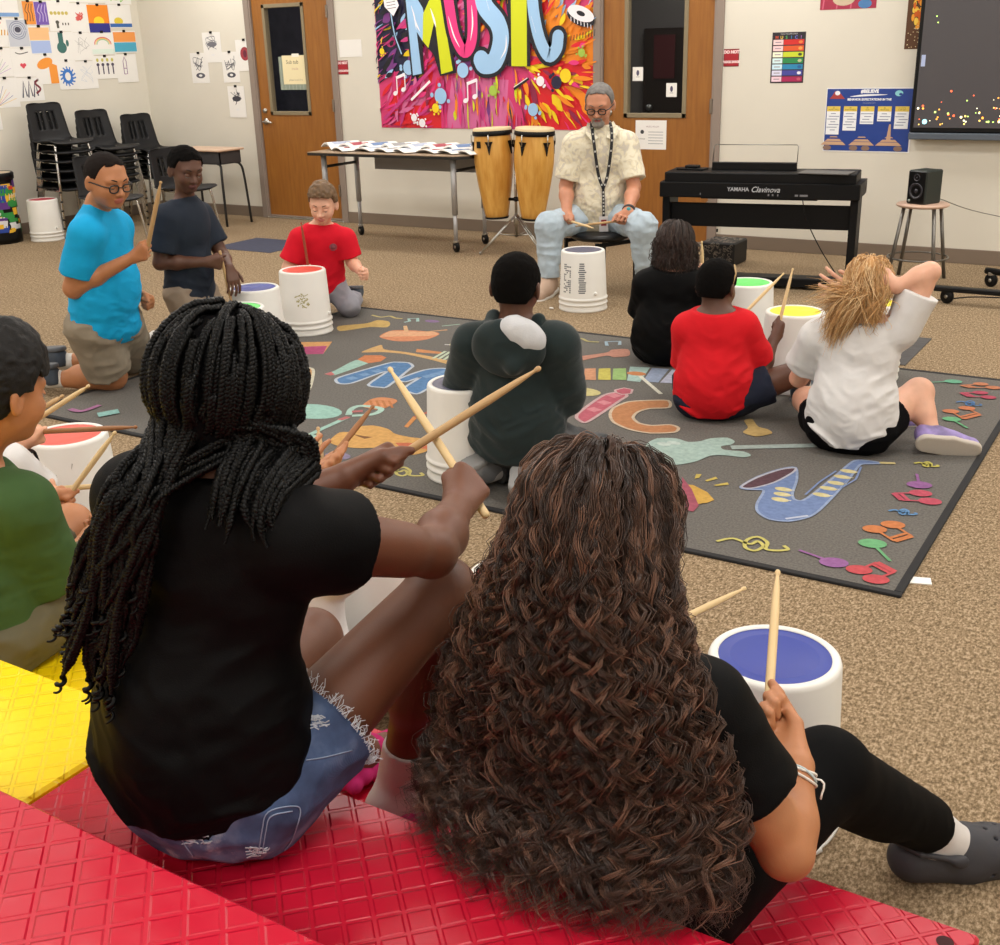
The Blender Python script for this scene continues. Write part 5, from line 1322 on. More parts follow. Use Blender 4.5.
def head_prims(H, f, u, s, chub=1.0, ears=True, open_mouth=False):
    M = ortho(f, u); r, f, u = M.T; X = lambda a, b, c: H+(r*a+f*b+u*c)*s
    p = [Ell(X(0, -.010, .020), V(.074, .091, .080)*s, M, k=.02*s),
         Ell(X(0, .020, -.040), V(.057*chub, .062, .066)*s, M, k=.035*s),
         Ell(X(0, .052, -.090), V(.024*chub, .020, .017)*s, M, k=.03*s),
         Ell(X(-.033, .050, -.040), V(.024*chub, .026, .026)*s, M, k=.025*s), Ell(X(.033, .050, -.040), V(.024*chub, .026, .026)*s, M, k=.025*s),
         Ell(X(0, .070, .012), V(.050, .014, .013)*s, M, k=.02*s),
         Ell(X(-.031, .088, -.014), V(.016, .012, .010)*s, M, k=.012*s, sub=True), Ell(X(.031, .088, -.014), V(.016, .012, .010)*s, M, k=.012*s, sub=True),
         Cone(X(0, .080, -.008), X(0, .099, -.040), .007*s, .0105*s, k=.012*s), Ell(X(-.012, .089, -.043), V(.008, .009, .007)*s, M, k=.006*s), Ell(X(.012, .089, -.043), V(.008, .009, .007)*s, M, k=.006*s),
         Ell(X(0, .080, -.0655), V(.021, .011, .0062)*s, M, k=.006*s), Ell(X(0, .077, -.075), V(.017, .011, .007)*s, M, k=.006*s)]
    if open_mouth: p.append(Ell(X(0, .090, -.071), V(.011, .018, .007)*s, M, k=.004*s, sub=True))
    else: p.append(Cone(X(-.018, .088, -.0702), X(.018, .088, -.0702), .0016*s, .0016*s, k=.003*s, sub=True))
    if ears:
        for q in (-1, 1):
            Me = M @ rotz(q*.35)
            p += [Ell(X(q*.077, -.012, -.018), V(.008, .019, .030)*s, Me, k=.010*s), Ell(X(q*.085, -.004, -.014), V(.006, .010, .017)*s, Me, k=.004*s, sub=True)]
    return p, X, M

def lips_paint(X, M, s):
    c = X(0, .085, -.070); r, f, u = M.T
    def fn(P):
        q = P-c; a = q @ r/(.0225*s); b = q @ u/(.0125*s); return ((a*a+b*b < 1) & (np.abs(q @ f) < .02*s))
    return fn

def hand_prims(w, spec, s, left):
    """w wrist; spec: dict(G point held / palm centre, axis pinky->index, n palm normal, curl, spread)"""
    G = np.asarray(spec['G'], float); a = unit(spec['axis']); mode = spec.get('mode', 'grip')
    p = []
    L = V(.036, .024, .019)*s; lens = (.92, 1.0, .95, .78); rad = V(.0083, .0084, .0080, .0070)*s
    if mode == 'grip':
        fwd0 = unit(G-w); n = np.cross(a, fwd0); n = unit(n)*(1 if spec.get('side', 1) > 0 else -1)
        a = unit(a-(a @ fwd0)*fwd0*.6)
        K = G-n*.021*s-fwd0*.002
        curls = spec.get('curl', (1.15, 1.75, 1.2))
    else:
        fwd0 = unit(spec['fwd']); n = unit(spec['n']); K = w+fwd0*.072*s; curls = spec.get('curl', (.15, .25, .2)); a = unit(a)
    fwd = unit(K-w)
    spread = spec.get('spread', 1.0)
    for i, off in enumerate((.027, .009, -.009, -.026)):
        k = K+a*off*s*spread-fwd*(.004*abs(i-1))*s
        wr = w+a*off*.45*s
        p.append(Cone(wr, k, .0135*s, .0108*s, k=.014*s))
        d = unit(fwd+a*off*(6 if mode != 'grip' else 0)*(spread)); cur = k.copy(); ang = 0
        for j in range(3):
            ang = curls[j] if not isinstance(curls[j], (list, tuple)) else curls[j][i]
            c_, s_ = math.cos(ang), math.sin(ang); ax = np.cross(d, n); nn = np.cross(a, d)
            # rotate d toward n about the knuckle axis
            d2 = unit(d*c_+n*s_); n = unit(n*c_-d*s_) if j < 3 else n
            q = cur+d2*L[j]*lens[i]; r0 = rad[i]*(1-.07*j); p.append(Cone(cur, q, r0, r0*.93, k=.0035*s)); cur = q; d = d2
        n = unit(spec['n']) if mode != 'grip' else unit(np.cross(unit(spec['axis']), fwd0))*(1 if spec.get('side', 1) > 0 else -1)
    # thumb
    b0 = w+a*.016*s+fwd*.016*s+n*.006*s
    if mode == 'grip':
        t1 = w+a*.036*s+fwd*.045*s+n*.016*s; t2 = G+a*.034*s+n*.006*s+fwd*.004*s; t3 = G+a*.030*s+n*.014*s+fwd*.024*s
    else:
        t1 = b0+(a*.030+fwd*.022+n*.006)*s; t2 = t1+(a*.012+fwd*.026)*s; t3 = t2+(a*.002+fwd*.022)*s
        if spec.get('thumb_in'): t2 = t1+(fwd*.020+n*.016)*s; t3 = t2+(fwd*.014+n*.014-a*.010)*s
    p += [Cone(b0, t1, .0145*s, .0105*s, k=.012*s), Cone(t1, t2, .0098*s, .0088*s, k=.004*s), Cone(t2, t3, .0088*s, .0072*s, k=.003*s)]
    return p

def limb(a, b, c, ra, rm, rb, k=.015, bulge=0, bdir=None):
    """two-part taper a-b-c; bulge: muscle belly on the first part's rear"""
    p = [Cone(a, b, ra, rm, k=k), Cone(b, c, rm, rb, k=k)]
    return p

class Person:
    def __init__(P, J, s=1.0, sk='brown', chub=1.0, build=1.0, vox=.005, label='', group=None, open_mouth=False, hs=None):
        P.J = {k: (np.asarray(v, float) if not isinstance(v, (dict, str, type(None), bool)) else v) for k, v in J.items()}
        P.s = s; P.sk = sk; P.chub = chub; P.b = build; P.vox = vox; J = P.J; P.hs = hs or s
        P.up = unit(J['N']-J['P']); P.rt = unit(J['SR']-J['SL']); P.fw = unit(np.cross(P.up, P.rt)); P.rt = np.cross(P.fw, P.up)
        hd = J.get('hipdir'); P.hr = unit(hd) if hd is not None else unit(P.rt-np.array([0, 0, P.rt[2]]))
        hw = .078*s
        P.HR = J.get('HR', J['P']+P.hr*hw-UP*.01); P.HL = J.get('HL', J['P']-P.hr*hw-UP*.01)
        P.Hp, P.X, P.HM = head_prims(J['H'], J['hf'], J['hu'], P.hs, chub, open_mouth=open_mouth)
        org = J['P'].copy(); org[2] = J.get('base', 0.) if not isinstance(J.get('base'), np.ndarray) else float(J['base']); P.org = org
        P.root = empty('person', org, 0, label, 'person', group)
    def torso(P, loose=0.):
        J, s, b = P.J, P.s, P.b; M = np.array([P.rt, P.fw, P.up]).T; N, Pv = J['N'], J['P']; L = np.linalg.norm(N-Pv)
        ch = lerp(N, Pv, .30); wa = lerp(N, Pv, .68)
        S = J['SR'], J['SL']
        p = [Ell(ch+P.fw*.004*s, V(.132*b, .086*b, .150)*s, M, k=.04*s), Ell(wa, V(.116*b, .080*b, .135)*s, M, k=.05*s),
             Ell(Pv, V(.132*b, .098*b, .098)*s, np.array([P.hr, unit(np.cross(UP, P.hr)), UP]).T, k=.05*s)]
        for q in S: p += [Cone(lerp(N, Pv, .12), q, .052*s, .045*s*b, k=.035*s), Cone(N+P.up*.02*s, lerp(N, q, .75), .034*s, .03*s, k=.03*s)]
        if P.J.get('belly') is not None: p.append(Ell(lerp(N, Pv, .66)+P.fw*.045*s, V(.115, .085, .125)*s*b, M, k=.05*s))
        return p
    def arms(P, inf=0, frac=None, rmul=1.0):
        J, s = P.J, P.s; out = []
        for q in 'RL':
            S, E, Wr = J['S'+q], J['E'+q], J['W'+q]; r0, r1, r2 = .043*s*P.b*rmul, .034*s*P.b*rmul, .0235*s*rmul
            if frac is None:
                m = lerp(E, Wr, .35)
                out += [Cone(S, E, r0, r1, k=.02*s), Cone(E, m, r1*.98, .035*s*rmul, k=.02*s), Cone(m, Wr, .035*s*rmul, r2, k=.02*s), Cone(lerp(S, E, .25), lerp(S, E, .75), .038*s*P.b*rmul, .034*s*P.b*rmul, k=.02*s)]
        return out
    def legs(P):
        J, s = P.J, P.s; out = []
        for q in 'RL':
            H_ = P.HR if q == 'R' else P.HL; K, A = J['K'+q], J['A'+q]
            sh = unit(A-K); th = unit(K-H_); back = unit(th*-1+sh*(th @ sh)) if abs(th @ sh) < .99 else P.fw*-1
            back = unit(-(th-(th @ sh)*sh)) if np.linalg.norm(th-(th @ sh)*sh) > .1 else -P.fw
            out += [Cone(H_, K, .076*s*P.b, .052*s*P.b, k=.03*s), Cone(K, A, .049*s*P.b, .031*s, k=.02*s), Cone(lerp(K, A, .12)+back*.012*s, lerp(K, A, .5)+back*.014*s, .044*s*P.b, .040*s*P.b, k=.03*s), Ell(K-back*.012*s, V(.046, .046, .046)*s, k=.02*s)]
            fd = unit(J.get('F'+q, P.fw)); fu = J.get('U'+q); fu = -sh if fu is None else fu
            out += foot_prims(A, fd, fu, s)
        return out
    def neck(P):
        J, s = P.J, P.s
        return [Cone(J['N']-P.up*.02*s, P.X(0, -.018, -.055), .046*s*math.sqrt(P.b), .043*P.hs*math.sqrt(P.b), k=.02*s)]
    def body(P, paint_extra=None):
        J, s = P.J, P.s
        pr = P.torso()+P.arms()+P.legs()+P.neck()
        for q in 'RL':
            sp = J.get('hand'+q)
            if sp: pr += hand_prims(J['W'+q], sp, s*1.0, q == 'L')
        pr += P.Hp
        sm, lm = skin(P.sk); fn = lips_paint(P.X, P.HM, P.hs)
        P.bodyprims = pr
        return blob('body', pr, [sm, lm], P.root, P.org, P.vox, paint=lambda c: fn(c).astype(int))
    def part(P, name, prims, m, vox=None, **kw):
        return blob(name, prims, m, P.root, P.org, vox or P.vox, **kw)
    def shirt(P, m, sleeve=.62, hem=0.04, loose=.012, fold=.006, name='shirt', long_=False, neckdrop=.020, extra=None, vox=None, cuff_r=1.28, hemdir=None, collar=.052, drape=None, fscale=9):
        J, s = P.J, P.s; pr = P.torso()
        Pv = J['P']
        M = np.array([P.rt, P.fw, P.up]).T
        pr.append(Ell(lerp(J['N'], Pv, .8), V(.128*P.b, .094*P.b, .15)*s, M, k=.05*s))
        cuffs = []
        for q in 'RL':
            S, E, Wr = J['S'+q], J['E'+q], J['W'+q]
            if long_:
                fr = sleeve; endp = lerp(E, Wr, fr); d = unit(Wr-E)
                pr += [Cone(S, E, .050*s*P.b, .045*s*P.b, k=.03*s), Cone(E, endp, .045*s*P.b, .036*s*P.b, k=.03*s)]
                cuffs.append((endp, d, .035*s))
            else:
                endp = lerp(S, E, sleeve); d = unit(E-S)
                pr += [Cone(S, lerp(S, E, sleeve+.2), .050*s*P.b, .047*s*P.b*cuff_r*.86, k=.028*s)]
                cuffs.append((endp, d, .05*s*P.b))
        if extra: pr += extra
        for x in pr:
            if isinstance(x, Cone) and x.k >= .0275:
                for (endp, d, r_), q in zip(cuffs, 'RL'):
                    if np.linalg.norm(x.a-J['S'+q]) < .002 or (long_ and np.linalg.norm(x.a-J['E'+q]) < .002): x.cut = (endp-d*loose*s, d)
        hd = P.up if hemdir is None else unit(hemdir); hp = Pv-hd*hem*s; P.hemtop = hp+hd*.030*s
        nk = J['N']+P.up*(.036-neckdrop)*s; nd = unit(P.up*1.0-P.fw*.25)
        E_ = {q: (J['S'+q], J['E'+q], J['W'+q]) for q in 'RL'}
        def clip(F):
            a = (hp-F) @ hd        # below hem -> positive
            # keep the hem cut only near the torso
            ax_ = np.linalg.norm((F-Pv)-np.outer((F-Pv) @ hd, hd), axis=1); c = np.minimum(a, .26*s*P.b-ax_)
            dn = (F-nk) @ nd; rr = np.linalg.norm((F-nk)-np.outer(dn, nd), axis=1); c = np.maximum(c, np.where(rr < .10*s, np.minimum(dn, .115*s-rr), -1))
            if J.get('hemfree') is not None:
                return np.maximum(np.minimum(a, .2), np.where(rr < .10*s, np.minimum(dn, .115*s-rr), -1))
            return c
        if J.get('noclipE'): pass
        up_, fw_, rt_ = P.up, P.fw, P.rt; ch = lerp(J['N'], Pv, .4)
        def disp(F):
            q = F-ch; y = q @ up_; x = q @ rt_; z = q @ fw_
            A = np.stack([x*1.0+y*.35, y*1.9-np.abs(x)*.8, z], 1)
            n1 = noise3(A+3.1, fscale); n2 = noise3(A+7.7, fscale*2.3)
            low = np.clip(.45-y/(.45*s), .15, 1.1)
            grow = -.011*s*np.clip(1-((F-hp) @ hd)/(.13*s), 0, 1)
            return grow+fold*1.3*(np.abs(n1)-.32)*low+fold*.5*(np.abs(n2)-.3)*low
        # collar hole
        ncl = Cone(J['N']+P.up*-.012*s, J['N']+P.up*.12*s, collar*s, .062*s, k=.006, sub=True)
        pr.append(ncl)
        P.shirt_obj = P.part(name, pr, m, vox, infl=loose*s, clip=clip, disp=disp)
        return P.shirt_obj
    def pants(P, m, to=.75, name='shorts', loose=.010, fold=.006, top=.06, vox=None, full=False, legmul=1.0, both=True):
        J, s = P.J, P.s
        pr = [Ell(J['P'], V(.134*P.b, .102*P.b, .10)*s, np.array([P.hr, unit(np.cross(UP, P.hr)), UP]).T, k=.04*s), Ell(lerp(J['P'], J['N'], .15), V(.118*P.b, .085*P.b, .10)*s, np.array([P.rt, P.fw, P.up]).T, k=.04*s)]
        cuts = []
        for q in 'RL':
            H_ = P.HR if q == 'R' else P.HL; K, A = J['K'+q], J['A'+q]
            if not full:
                pr += [Cone(H_, lerp(H_, K, to+.25), .079*s*P.b, .066*s*P.b*legmul, k=.03*s)]; cuts.append((lerp(H_, K, to), unit(K-H_), .07*s*P.b))
            else:
                e = lerp(K, A, to); back = 0
                pr += [Cone(H_, K, .078*s*P.b, .056*s*P.b*legmul, k=.03*s), Cone(K, lerp(K, A, min(to+.2, 1.1)), .054*s*P.b*legmul, .040*s*P.b*legmul, k=.03*s), Ell(K, V(.052, .052, .052)*s*P.b, k=.02*s)]
                sh_ = unit(A-K); th_ = unit(K-H_); bk = -(th_-(th_ @ sh_)*sh_); bk = unit(bk) if np.linalg.norm(bk) > .1 else -P.fw
                pr += [Cone(lerp(K, A, .12)+bk*.014*s, lerp(K, A, .5)+bk*.016*s, .047*s*P.b, .043*s*P.b, k=.03*s)]; cuts.append((e, unit(A-K), .045*s*P.b))
        tp = P.hemtop if hasattr(P, 'hemtop') else lerp(J['P'], J['N'], top/max(1e-6, np.linalg.norm(J['N']-J['P'])))
        for x in pr:
            if isinstance(x, Ell) and (np.linalg.norm(x.c-J['P']) < .003 or np.linalg.norm(x.c-lerp(J['P'], J['N'], .15)) < .003): x.cut = (tp, P.up)
            if isinstance(x, Cone):
                for (e, d, r), q in zip(cuts, 'RL'):
                    H_ = P.HR if q == 'R' else P.HL
                    if (not full and np.linalg.norm(x.a-H_) < .003) or (full and (np.linalg.norm(x.b-lerp(J['K'+q], J['A'+q], min(to+.2, 1.1))) < .003)): x.cut = (e-d*loose*s, d)
        clip = None
        def disp(F):
            q = F-J['P']; return fold*1.3*(np.abs(noise3(q*V(1, 1, 1.7)+5, 11))-.3)+fold*.6*(np.abs(noise3(q+9, 26))-.3)
        return P.part(name, pr, m, vox, infl=loose*s, clip=clip, disp=disp)
    def eyes(P, iris='#3a2416', lid=.35, brow='#1c1410', only=(-1, 1)):
        s = P.hs; X = P.X; r, f, u = P.HM.T; sm, _ = skin(P.sk)
        for q in only:
            m = MB(); w_ = mat('eye_white', '#a59d95', rough=.3)
            c = X(q*.030, .0715, -.013); m.mat(w_).ball(c-P.org, .0125*s, 16, 10)
            d = unit(f*1.0-u*.25); m.mat(mat('iris_'+iris[1:], iris, rough=.2)).ball(c-P.org+d*.0072*s, .0062*s, 12, 8); m.build('eye', None, P.root)
            m = MB().mat(sm); 
            g = []
            for a in np.linspace(.15-lid, 1.5, 6): g.append([c-P.org+(f*math.cos(a)*math.cos(b)+r*math.sin(b)+u*math.sin(a)*math.cos(b))*.0137*s for b in np.linspace(-1.3, 1.3, 9)])
            m.sheet(g); m.mat(mat('lash_dark', '#1a1210', rough=.7)); g = [[c-P.org+(f*math.cos(a)*math.cos(b)+r*math.sin(b)+u*math.sin(a)*math.cos(b))*.0141*s for b in np.linspace(-1.2, 1.2, 9)] for a in (.13-lid, .22-lid)]
            m.sheet(g); m.build('eyelid', None, P.root)
            m = MB(); pts = [X(q*(.014+.034*t), .087-.012*t*t*1.6, .011+.006*math.sin(PI*t*.8)) - P.org for t in np.linspace(0, 1, 7)]
            m.tube(pts, np.array([.0022, .003, .0032, .003, .0026, .002, .001])*s, 8, flat=.8); m.build('eyebrow', mat('brow_'+brow[1:], brow, rough=.9), P.root)
    def sock_shoe(P, side, sock=None, shoe=None, h=.35, vox=None, kind='sneaker', sole=None):
        if sole is None and shoe is not None and 'dark' in shoe.name: sole = mat('sole_dark', '#55585e', rough=.7)
        J, s = P.J, P.s; A = J['A'+side]; K = J['K'+side]; fd = unit(J.get('F'+side, P.fw)); fu = J.get('U'+side); fu = unit(K-A) if fu is None else fu
        if sock is not None:
            top = lerp(A, K, h); d = unit(K-A); pr = [Cone(A, lerp(A, K, h+.1), .033*s, .036*s+.0*h, k=.02)]+foot_prims(A, fd, fu, s)
            P.part('sock', pr, sock, vox, infl=.004*s, clip=lambda F: (F-top) @ d)
        if shoe is not None:
            M = ortho(fd, fu); r, f, u = M.T; X = lambda a, b, c: A+(r*a+f*b+u*c)*s
            pr = [Cone(X(0, -.022, -.030), X(0, .06, -.038), .036*s, .038*s, k=.02*s), Cone(X(0, .06, -.038), X(0, .135, -.044), .038*s, .030*s, k=.02*s), Cone(X(0, -.03, -.0), X(0, .02, -.01), .030*s, .034*s, k=.02*s), Cone(X(0, .01, .0), X(0, .09, -.032), .028*s, .026*s, k=.02*s)]
            bot = X(0, 0, -.066); top = X(0, -.02, .022)
            P.part('shoe', pr, shoe, vox, infl=.003, clip=lambda F: np.maximum((bot-F) @ u, (F-top) @ unit(u*1-f*.0)))
            pr = [Cone(X(0, -.03, -.060), X(0, .06, -.060), .036*s, .040*s, k=.01*s), Cone(X(0, .06, -.060), X(0, .14, -.060), .040*s, .031*s, k=.01*s)]
            t2, b2 = X(0, 0, -.052), X(0, 0, -.074)
            P.part('shoe_sole', pr, sole or mat('sole_white', '#d8d4cc', rough=.6), vox, infl=.002, clip=lambda F: np.maximum((F-t2) @ u, (b2-F) @ u))
    def short_hair(P, m, th=.008, front=.045, nape=-.045, side=-.005, noise=.003, ns=60, name='hair', top_extra=0., vox=None, fringe=0.):
        s = P.hs; X = P.X; r, f, u = P.HM.T; H = P.J['H']
        pr = [Ell(X(0, -.010, .020), V(.074, .091, .080)*s, P.HM, k=.02*s), Ell(X(0, -.045, -.02), V(.058, .05, .055)*s, P.HM, k=.02*s)]
        if top_extra: pr.append(Ell(X(0, .01, .055), V(.062, .078, .05+top_extra)*s, P.HM, k=.03*s))
        def clip(F):
            q = (F-H)/s; x, y, z = q @ r, q @ f, q @ u
            # hairline: height limit as function of front/back position
            ax = np.abs(x)
            lim = np.where(y > .045, front-ax*.25, np.where(y > .0, front+(side-front)*np.clip((.045-y)/.022, 0, 1)**1.2, np.where(y > -.03, side+(nape-side)*np.clip(-y/.03, 0, 1), nape)))
            # behind the ear cut
            return (lim-z)*s
        disp = lambda F: noise*noise3(F, ns)+noise*.6*noise3(F, ns*2.2)
        return P.part(name, pr, m, vox, infl=th*s, clip=clip, disp=disp)
    def glasses(P, col='#141414'):
        s = P.hs; X = P.X; o = P.org; m = MB()
        for q in (-1, 1):
            pts = [X(q*(.031+.021*math.copysign(abs(math.cos(t))**.8, math.cos(t))), .094-.004*abs(math.cos(t)), -.016+.0155*math.copysign(abs(math.sin(t))**.8, math.sin(t)))-o for t in np.linspace(0, 2*PI, 25)[:-1]]
            m.tube(pts, .0031*s, 8, closed=True)
            m.tube([X(q*.052, .090, -.010)-o, X(q*.068, .070, -.008)-o, X(q*.079, .0, -.008)-o, X(q*.079, -.016, -.014)-o], .0028*s, 8)
        m.tube([X(-.010, .094, -.012)-o, X(0, .099, -.010)-o, X(.010, .094, -.012)-o], .0020*s, 8)
        m.build('glasses', mat('glasses_frame', col, rough=.3), P.root)
    def report(P, nm):
        J = P.J; n = np.linalg.norm
        print('BODY %-8s torso %.2f neck-head %.2f shw %.2f | UA R%.2f L%.2f FA R%.2f L%.2f | TH R%.2f L%.2f SH R%.2f L%.2f' % (nm, n(J['N']-J['P']), n(J['H']-J['N']), n(J['SR']-J['SL']), n(J['ER']-J['SR']), n(J['EL']-J['SL']), n(J['WR']-J['ER']), n(J['WL']-J['EL']), n(J['KR']-P.HR), n(J['KL']-P.HL), n(J['AR']-J['KR']), n(J['AL']-J['KL'])))

def foot_prims(A, fd, fu, s):
    M = ortho(fd, fu); r, f, u = M.T; X = lambda a, b, c: A+(r*a+f*b+u*c)*s
    p = [Cone(X(0, -.028, -.030), X(0, .02, -.02), .027*s, .030*s, k=.02*s), Cone(X(0, .02, -.022), X(0, .095, -.040), .030*s, .022*s, k=.02*s), Cone(X(0, -.01, -.042), X(0, .10, -.046), .024*s, .022*s, k=.02*s)]
    for i, off in enumerate((-.022, -.010, .001, .011, .021)): p.append(Cone(X(off, .095, -.048), X(off*1.05, .128-.006*abs(i-1), -.052), .0095*s, .0085*s, k=.004*s))
    return p
# ------------------------------------------------------------------ girl with long braids
hair_black = mat('hair_braid_black', '#030303', rough=.45, spec=.16, noise=.2, nscale=60)
def braids_girl():
    s = 1.10
    SR = at(298, 538, y=1.05); SL = at(140, 497, y=1.0); N = (SR+SL)/2+V(.0, .01, .07)
    Pv = at(201, 772, z=.545)
    H = at(232, 395, y=1.085)
    J = dict(P=Pv, N=N, H=H, hf=(-.10, 1, -.28), hu=(0, .25, 1), SR=SR, SL=SL,
             ER=at(432, 553, y=1.29), EL=at(245, 520, y=1.30), WR=at(445, 500, y=1.47), WL=at(338, 487, y=1.44),
             KR=at(440, 592, y=1.385), KL=at(310, 640, y=1.42), AR=at(398, 785, z=.30), AL=at(352, 748, z=.30), base=.44,
             FR=(.35, .9, -.1), FL=(.1, 1, -.05), UR=(0, 0, 1), UL=(0, 0, 1),
             hipdir=(1, -.05, 0))
    J['HR'] = Pv+V(.095, .02, -.01); J['HL'] = Pv+V(-.085, .02, -.01)
    # right fist holds the stick that leans to the upper left, left hand the one to the upper right
    b1, t1 = at(487, 517, y=1.50), at(390, 369, y=1.66); g1 = b1+unit(t1-b1)*.075
    b2, t2 = at(372, 474, y=1.42), at(541, 367, y=1.56); g2 = at(392, 462, y=1.49)
    u1 = unit(t1-b1); t1 = b1+u1*.40
    g2 = lerp(at(385, 466, y=1.50), at(385, 466, y=1.50), 0); u2 = unit(at(541, 367, y=1.72)-g2); b2 = g2-u2*.06; t2 = g2+u2*np.linalg.norm(at(541, 367, y=1.72)-g2)
    J['WR'] = g1+unit(J['ER']-g1)*.068+V(.0, 0, -.004); J['WL'] = g2+unit(V(-.55, -.75, -.12))*.078
    J['handR'] = dict(G=g1, axis=u1, side=1); J['handL'] = dict(G=g2, axis=u2, side=-1)
    P = Person(J, s, 'deep', vox=.0036, build=.96, label='person with long black braids and black tee, seated on the red riser, back turned', hs=1.06); P.report('braids')
    P.body()
    P.shirt(cloth('black_tee', '#0a0a0b', rough=.6, sheen=.0, bscale=500), sleeve=.29, hem=.02, loose=.009, fold=.012, vox=.004, cuff_r=1.5, collar=.056,
            extra=[Ell(lerp(J['N'], J['P'], .80)-P.fw*.01, V(.150, .112, .14)*1.0, np.array([P.rt, P.fw, P.up]).T, k=.05), Cone(J['SR'], lerp(J['SR'], J['ER'], .75), .053, .064, k=.03)])
    dn, ntree, nb = _new('denim'); L = ntree.links
    tc = ntree.nodes.new('ShaderNodeTexCoord'); n = ntree.nodes.new('ShaderNodeTexNoise'); n.inputs['Scale'].default_value = 14; n.inputs['Detail'].default_value = 5; L.new(tc.outputs['Object'], n.inputs['Vector'])
    r = ntree.nodes.new('ShaderNodeValToRGB'); e = r.color_ramp.elements; e[0].position = .3; e[0].color = srgb('#2c3c5c'); e[1].position = .70; e[1].color = srgb('#7487a8'); q = e.new(.5); q.color = srgb('#44597f'); L.new(n.outputs[0], r.inputs[0])
    n2 = ntree.nodes.new('ShaderNodeTexNoise'); n2.inputs['Scale'].default_value = 7.5; n2.inputs['Detail'].default_value = 6; n2.inputs['Roughness'].default_value = .7; L.new(tc.outputs['Object'], n2.inputs['Vector'])
    mr = ntree.nodes.new('ShaderNodeMapRange'); mr.inputs[1].default_value = .60; mr.inputs[2].default_value = .70; L.new(n2.outputs[0], mr.inputs[0])
    mx = ntree.nodes.new('ShaderNodeMix'); mx.data_type = 'RGBA'; L.new(mr.outputs[0], mx.inputs[0]); L.new(r.outputs[0], mx.inputs[6]); mx.inputs[7].default_value = srgb('#a9b2c0'); L.new(mx.outputs[2], nb.inputs['Base Color']); nb.inputs['Roughness'].default_value = .85
    n = ntree.nodes.new('ShaderNodeTexWave'); n.inputs['Scale'].default_value = 500; L.new(tc.outputs['Object'], n.inputs['Vector']); bp = ntree.nodes.new('ShaderNodeBump'); bp.inputs['Strength'].default_value = .3; bp.inputs['Distance'].default_value = .001; L.new(n.outputs[0], bp.inputs['Height']); L.new(bp.outputs[0], nb.inputs['Normal'])
    sh = P.pants(dn, to=.34, loose=.012, fold=.008, top=.05, vox=.004, legmul=1.12)
    # frayed hem of the right leg, worn patches and back pocket stitching
    rnd = random.Random(4); wh = mat('frayed_thread', '#cfd3da', rough=.9)
    for H_, K_ in ((P.HR, J['KR']), (P.HL, J['KL'])):
        fr = MB(); fr.mat(wh); c = lerp(H_, K_, .34); d = unit(K_-H_); M = frame_z(d)
        for i in range(230):
            a = rnd.uniform(0, 2*PI); rr = .099*rnd.uniform(.97, 1.03); p0 = c+M @ V(rr*math.cos(a), rr*math.sin(a), -.004); L_ = rnd.uniform(.006, .024)
            p1 = p0+d*L_*.6+M @ V(rnd.uniform(-.006, .006), rnd.uniform(-.006, .006), 0); p2 = p1+d*L_*.4+M @ V(rnd.uniform(-.008, .008), rnd.uniform(-.008, .008), -.002)
            fr.tube([p0-P.org, p1-P.org, p2-P.org], .0006, 4, cap=False)
        tag(fr.build('frayed_hem', None, sh), kind='stuff')
    P.sock_shoe('R', cloth('white_sock', '#cfc6c4'), None, h=.22)
    pink = cloth('pink_knit', '#b8286a', rough=.9)
    # seams, pocket stitching and worn spots lie on the denim itself
    from mathutils.bvhtree import BVHTree
    mv = [v.co.copy() for v in sh.data.vertices]; bvh = BVHTree.FromPolygons(mv, [tuple(p.vertices) for p in sh.data.polygons])
    def on(px, py, off=.0012):
        d = unit(at(px, py, d=1)-_C); h = bvh.ray_cast(Vector(_C-P.org), Vector(d))
        return None if h[0] is None else np.array(h[0])+np.array(h[1])*off*(1 if h[1].dot(Vector(d)) < 0 else -1)
    th_ = mat('denim_stitch', '#8b9cb8', rough=.9); wn = mat('denim_worn', '#b9bfc9', rough=.95, noise=.2, nscale=120)
    for i, (nm, path) in enumerate((('pocket', [(258, 856), (262, 830), (268, 812), (293, 806), (300, 812), (292, 838), (284, 850)]), ('pocket', [(262, 853), (266, 830), (271, 816), (292, 811)]), ('seam', [(306, 760), (325, 757), (352, 750)]), ('seam', [(180, 835), (186, 846), (194, 856)]))):
        pts = [on(*p_) for p_ in spline(np.c_[np.array(path, float), np.zeros(len(path))], 6)[:, :2]]; pts = [p_ for p_ in pts if p_ is not None]
        if len(pts) > 3: MB().tube(pts, .0011, 5).build('stitching', th_, sh)
    for (cx, cy, rx, ry) in ((318, 722, 8, 6), (197, 838, 11, 5), (256, 851, 9, 5)):
        m = MB().mat(wn); k = 0
        for j in range(14):
            x0 = cx+rnd.uniform(-rx, rx); y0 = cy+rnd.uniform(-ry, ry); pts = [on(x0+t*rnd.uniform(3, 7), y0+t*rnd.uniform(-2, 2)) for t in np.linspace(-1, 1, 5)]; pts = [p_ for p_ in pts if p_ is not None]
            if len(pts) == 5: m.tube(pts, .0012, 4, cap=False); k += 1
        if k: tag(m.build('worn_threads', None, sh), kind='stuff')
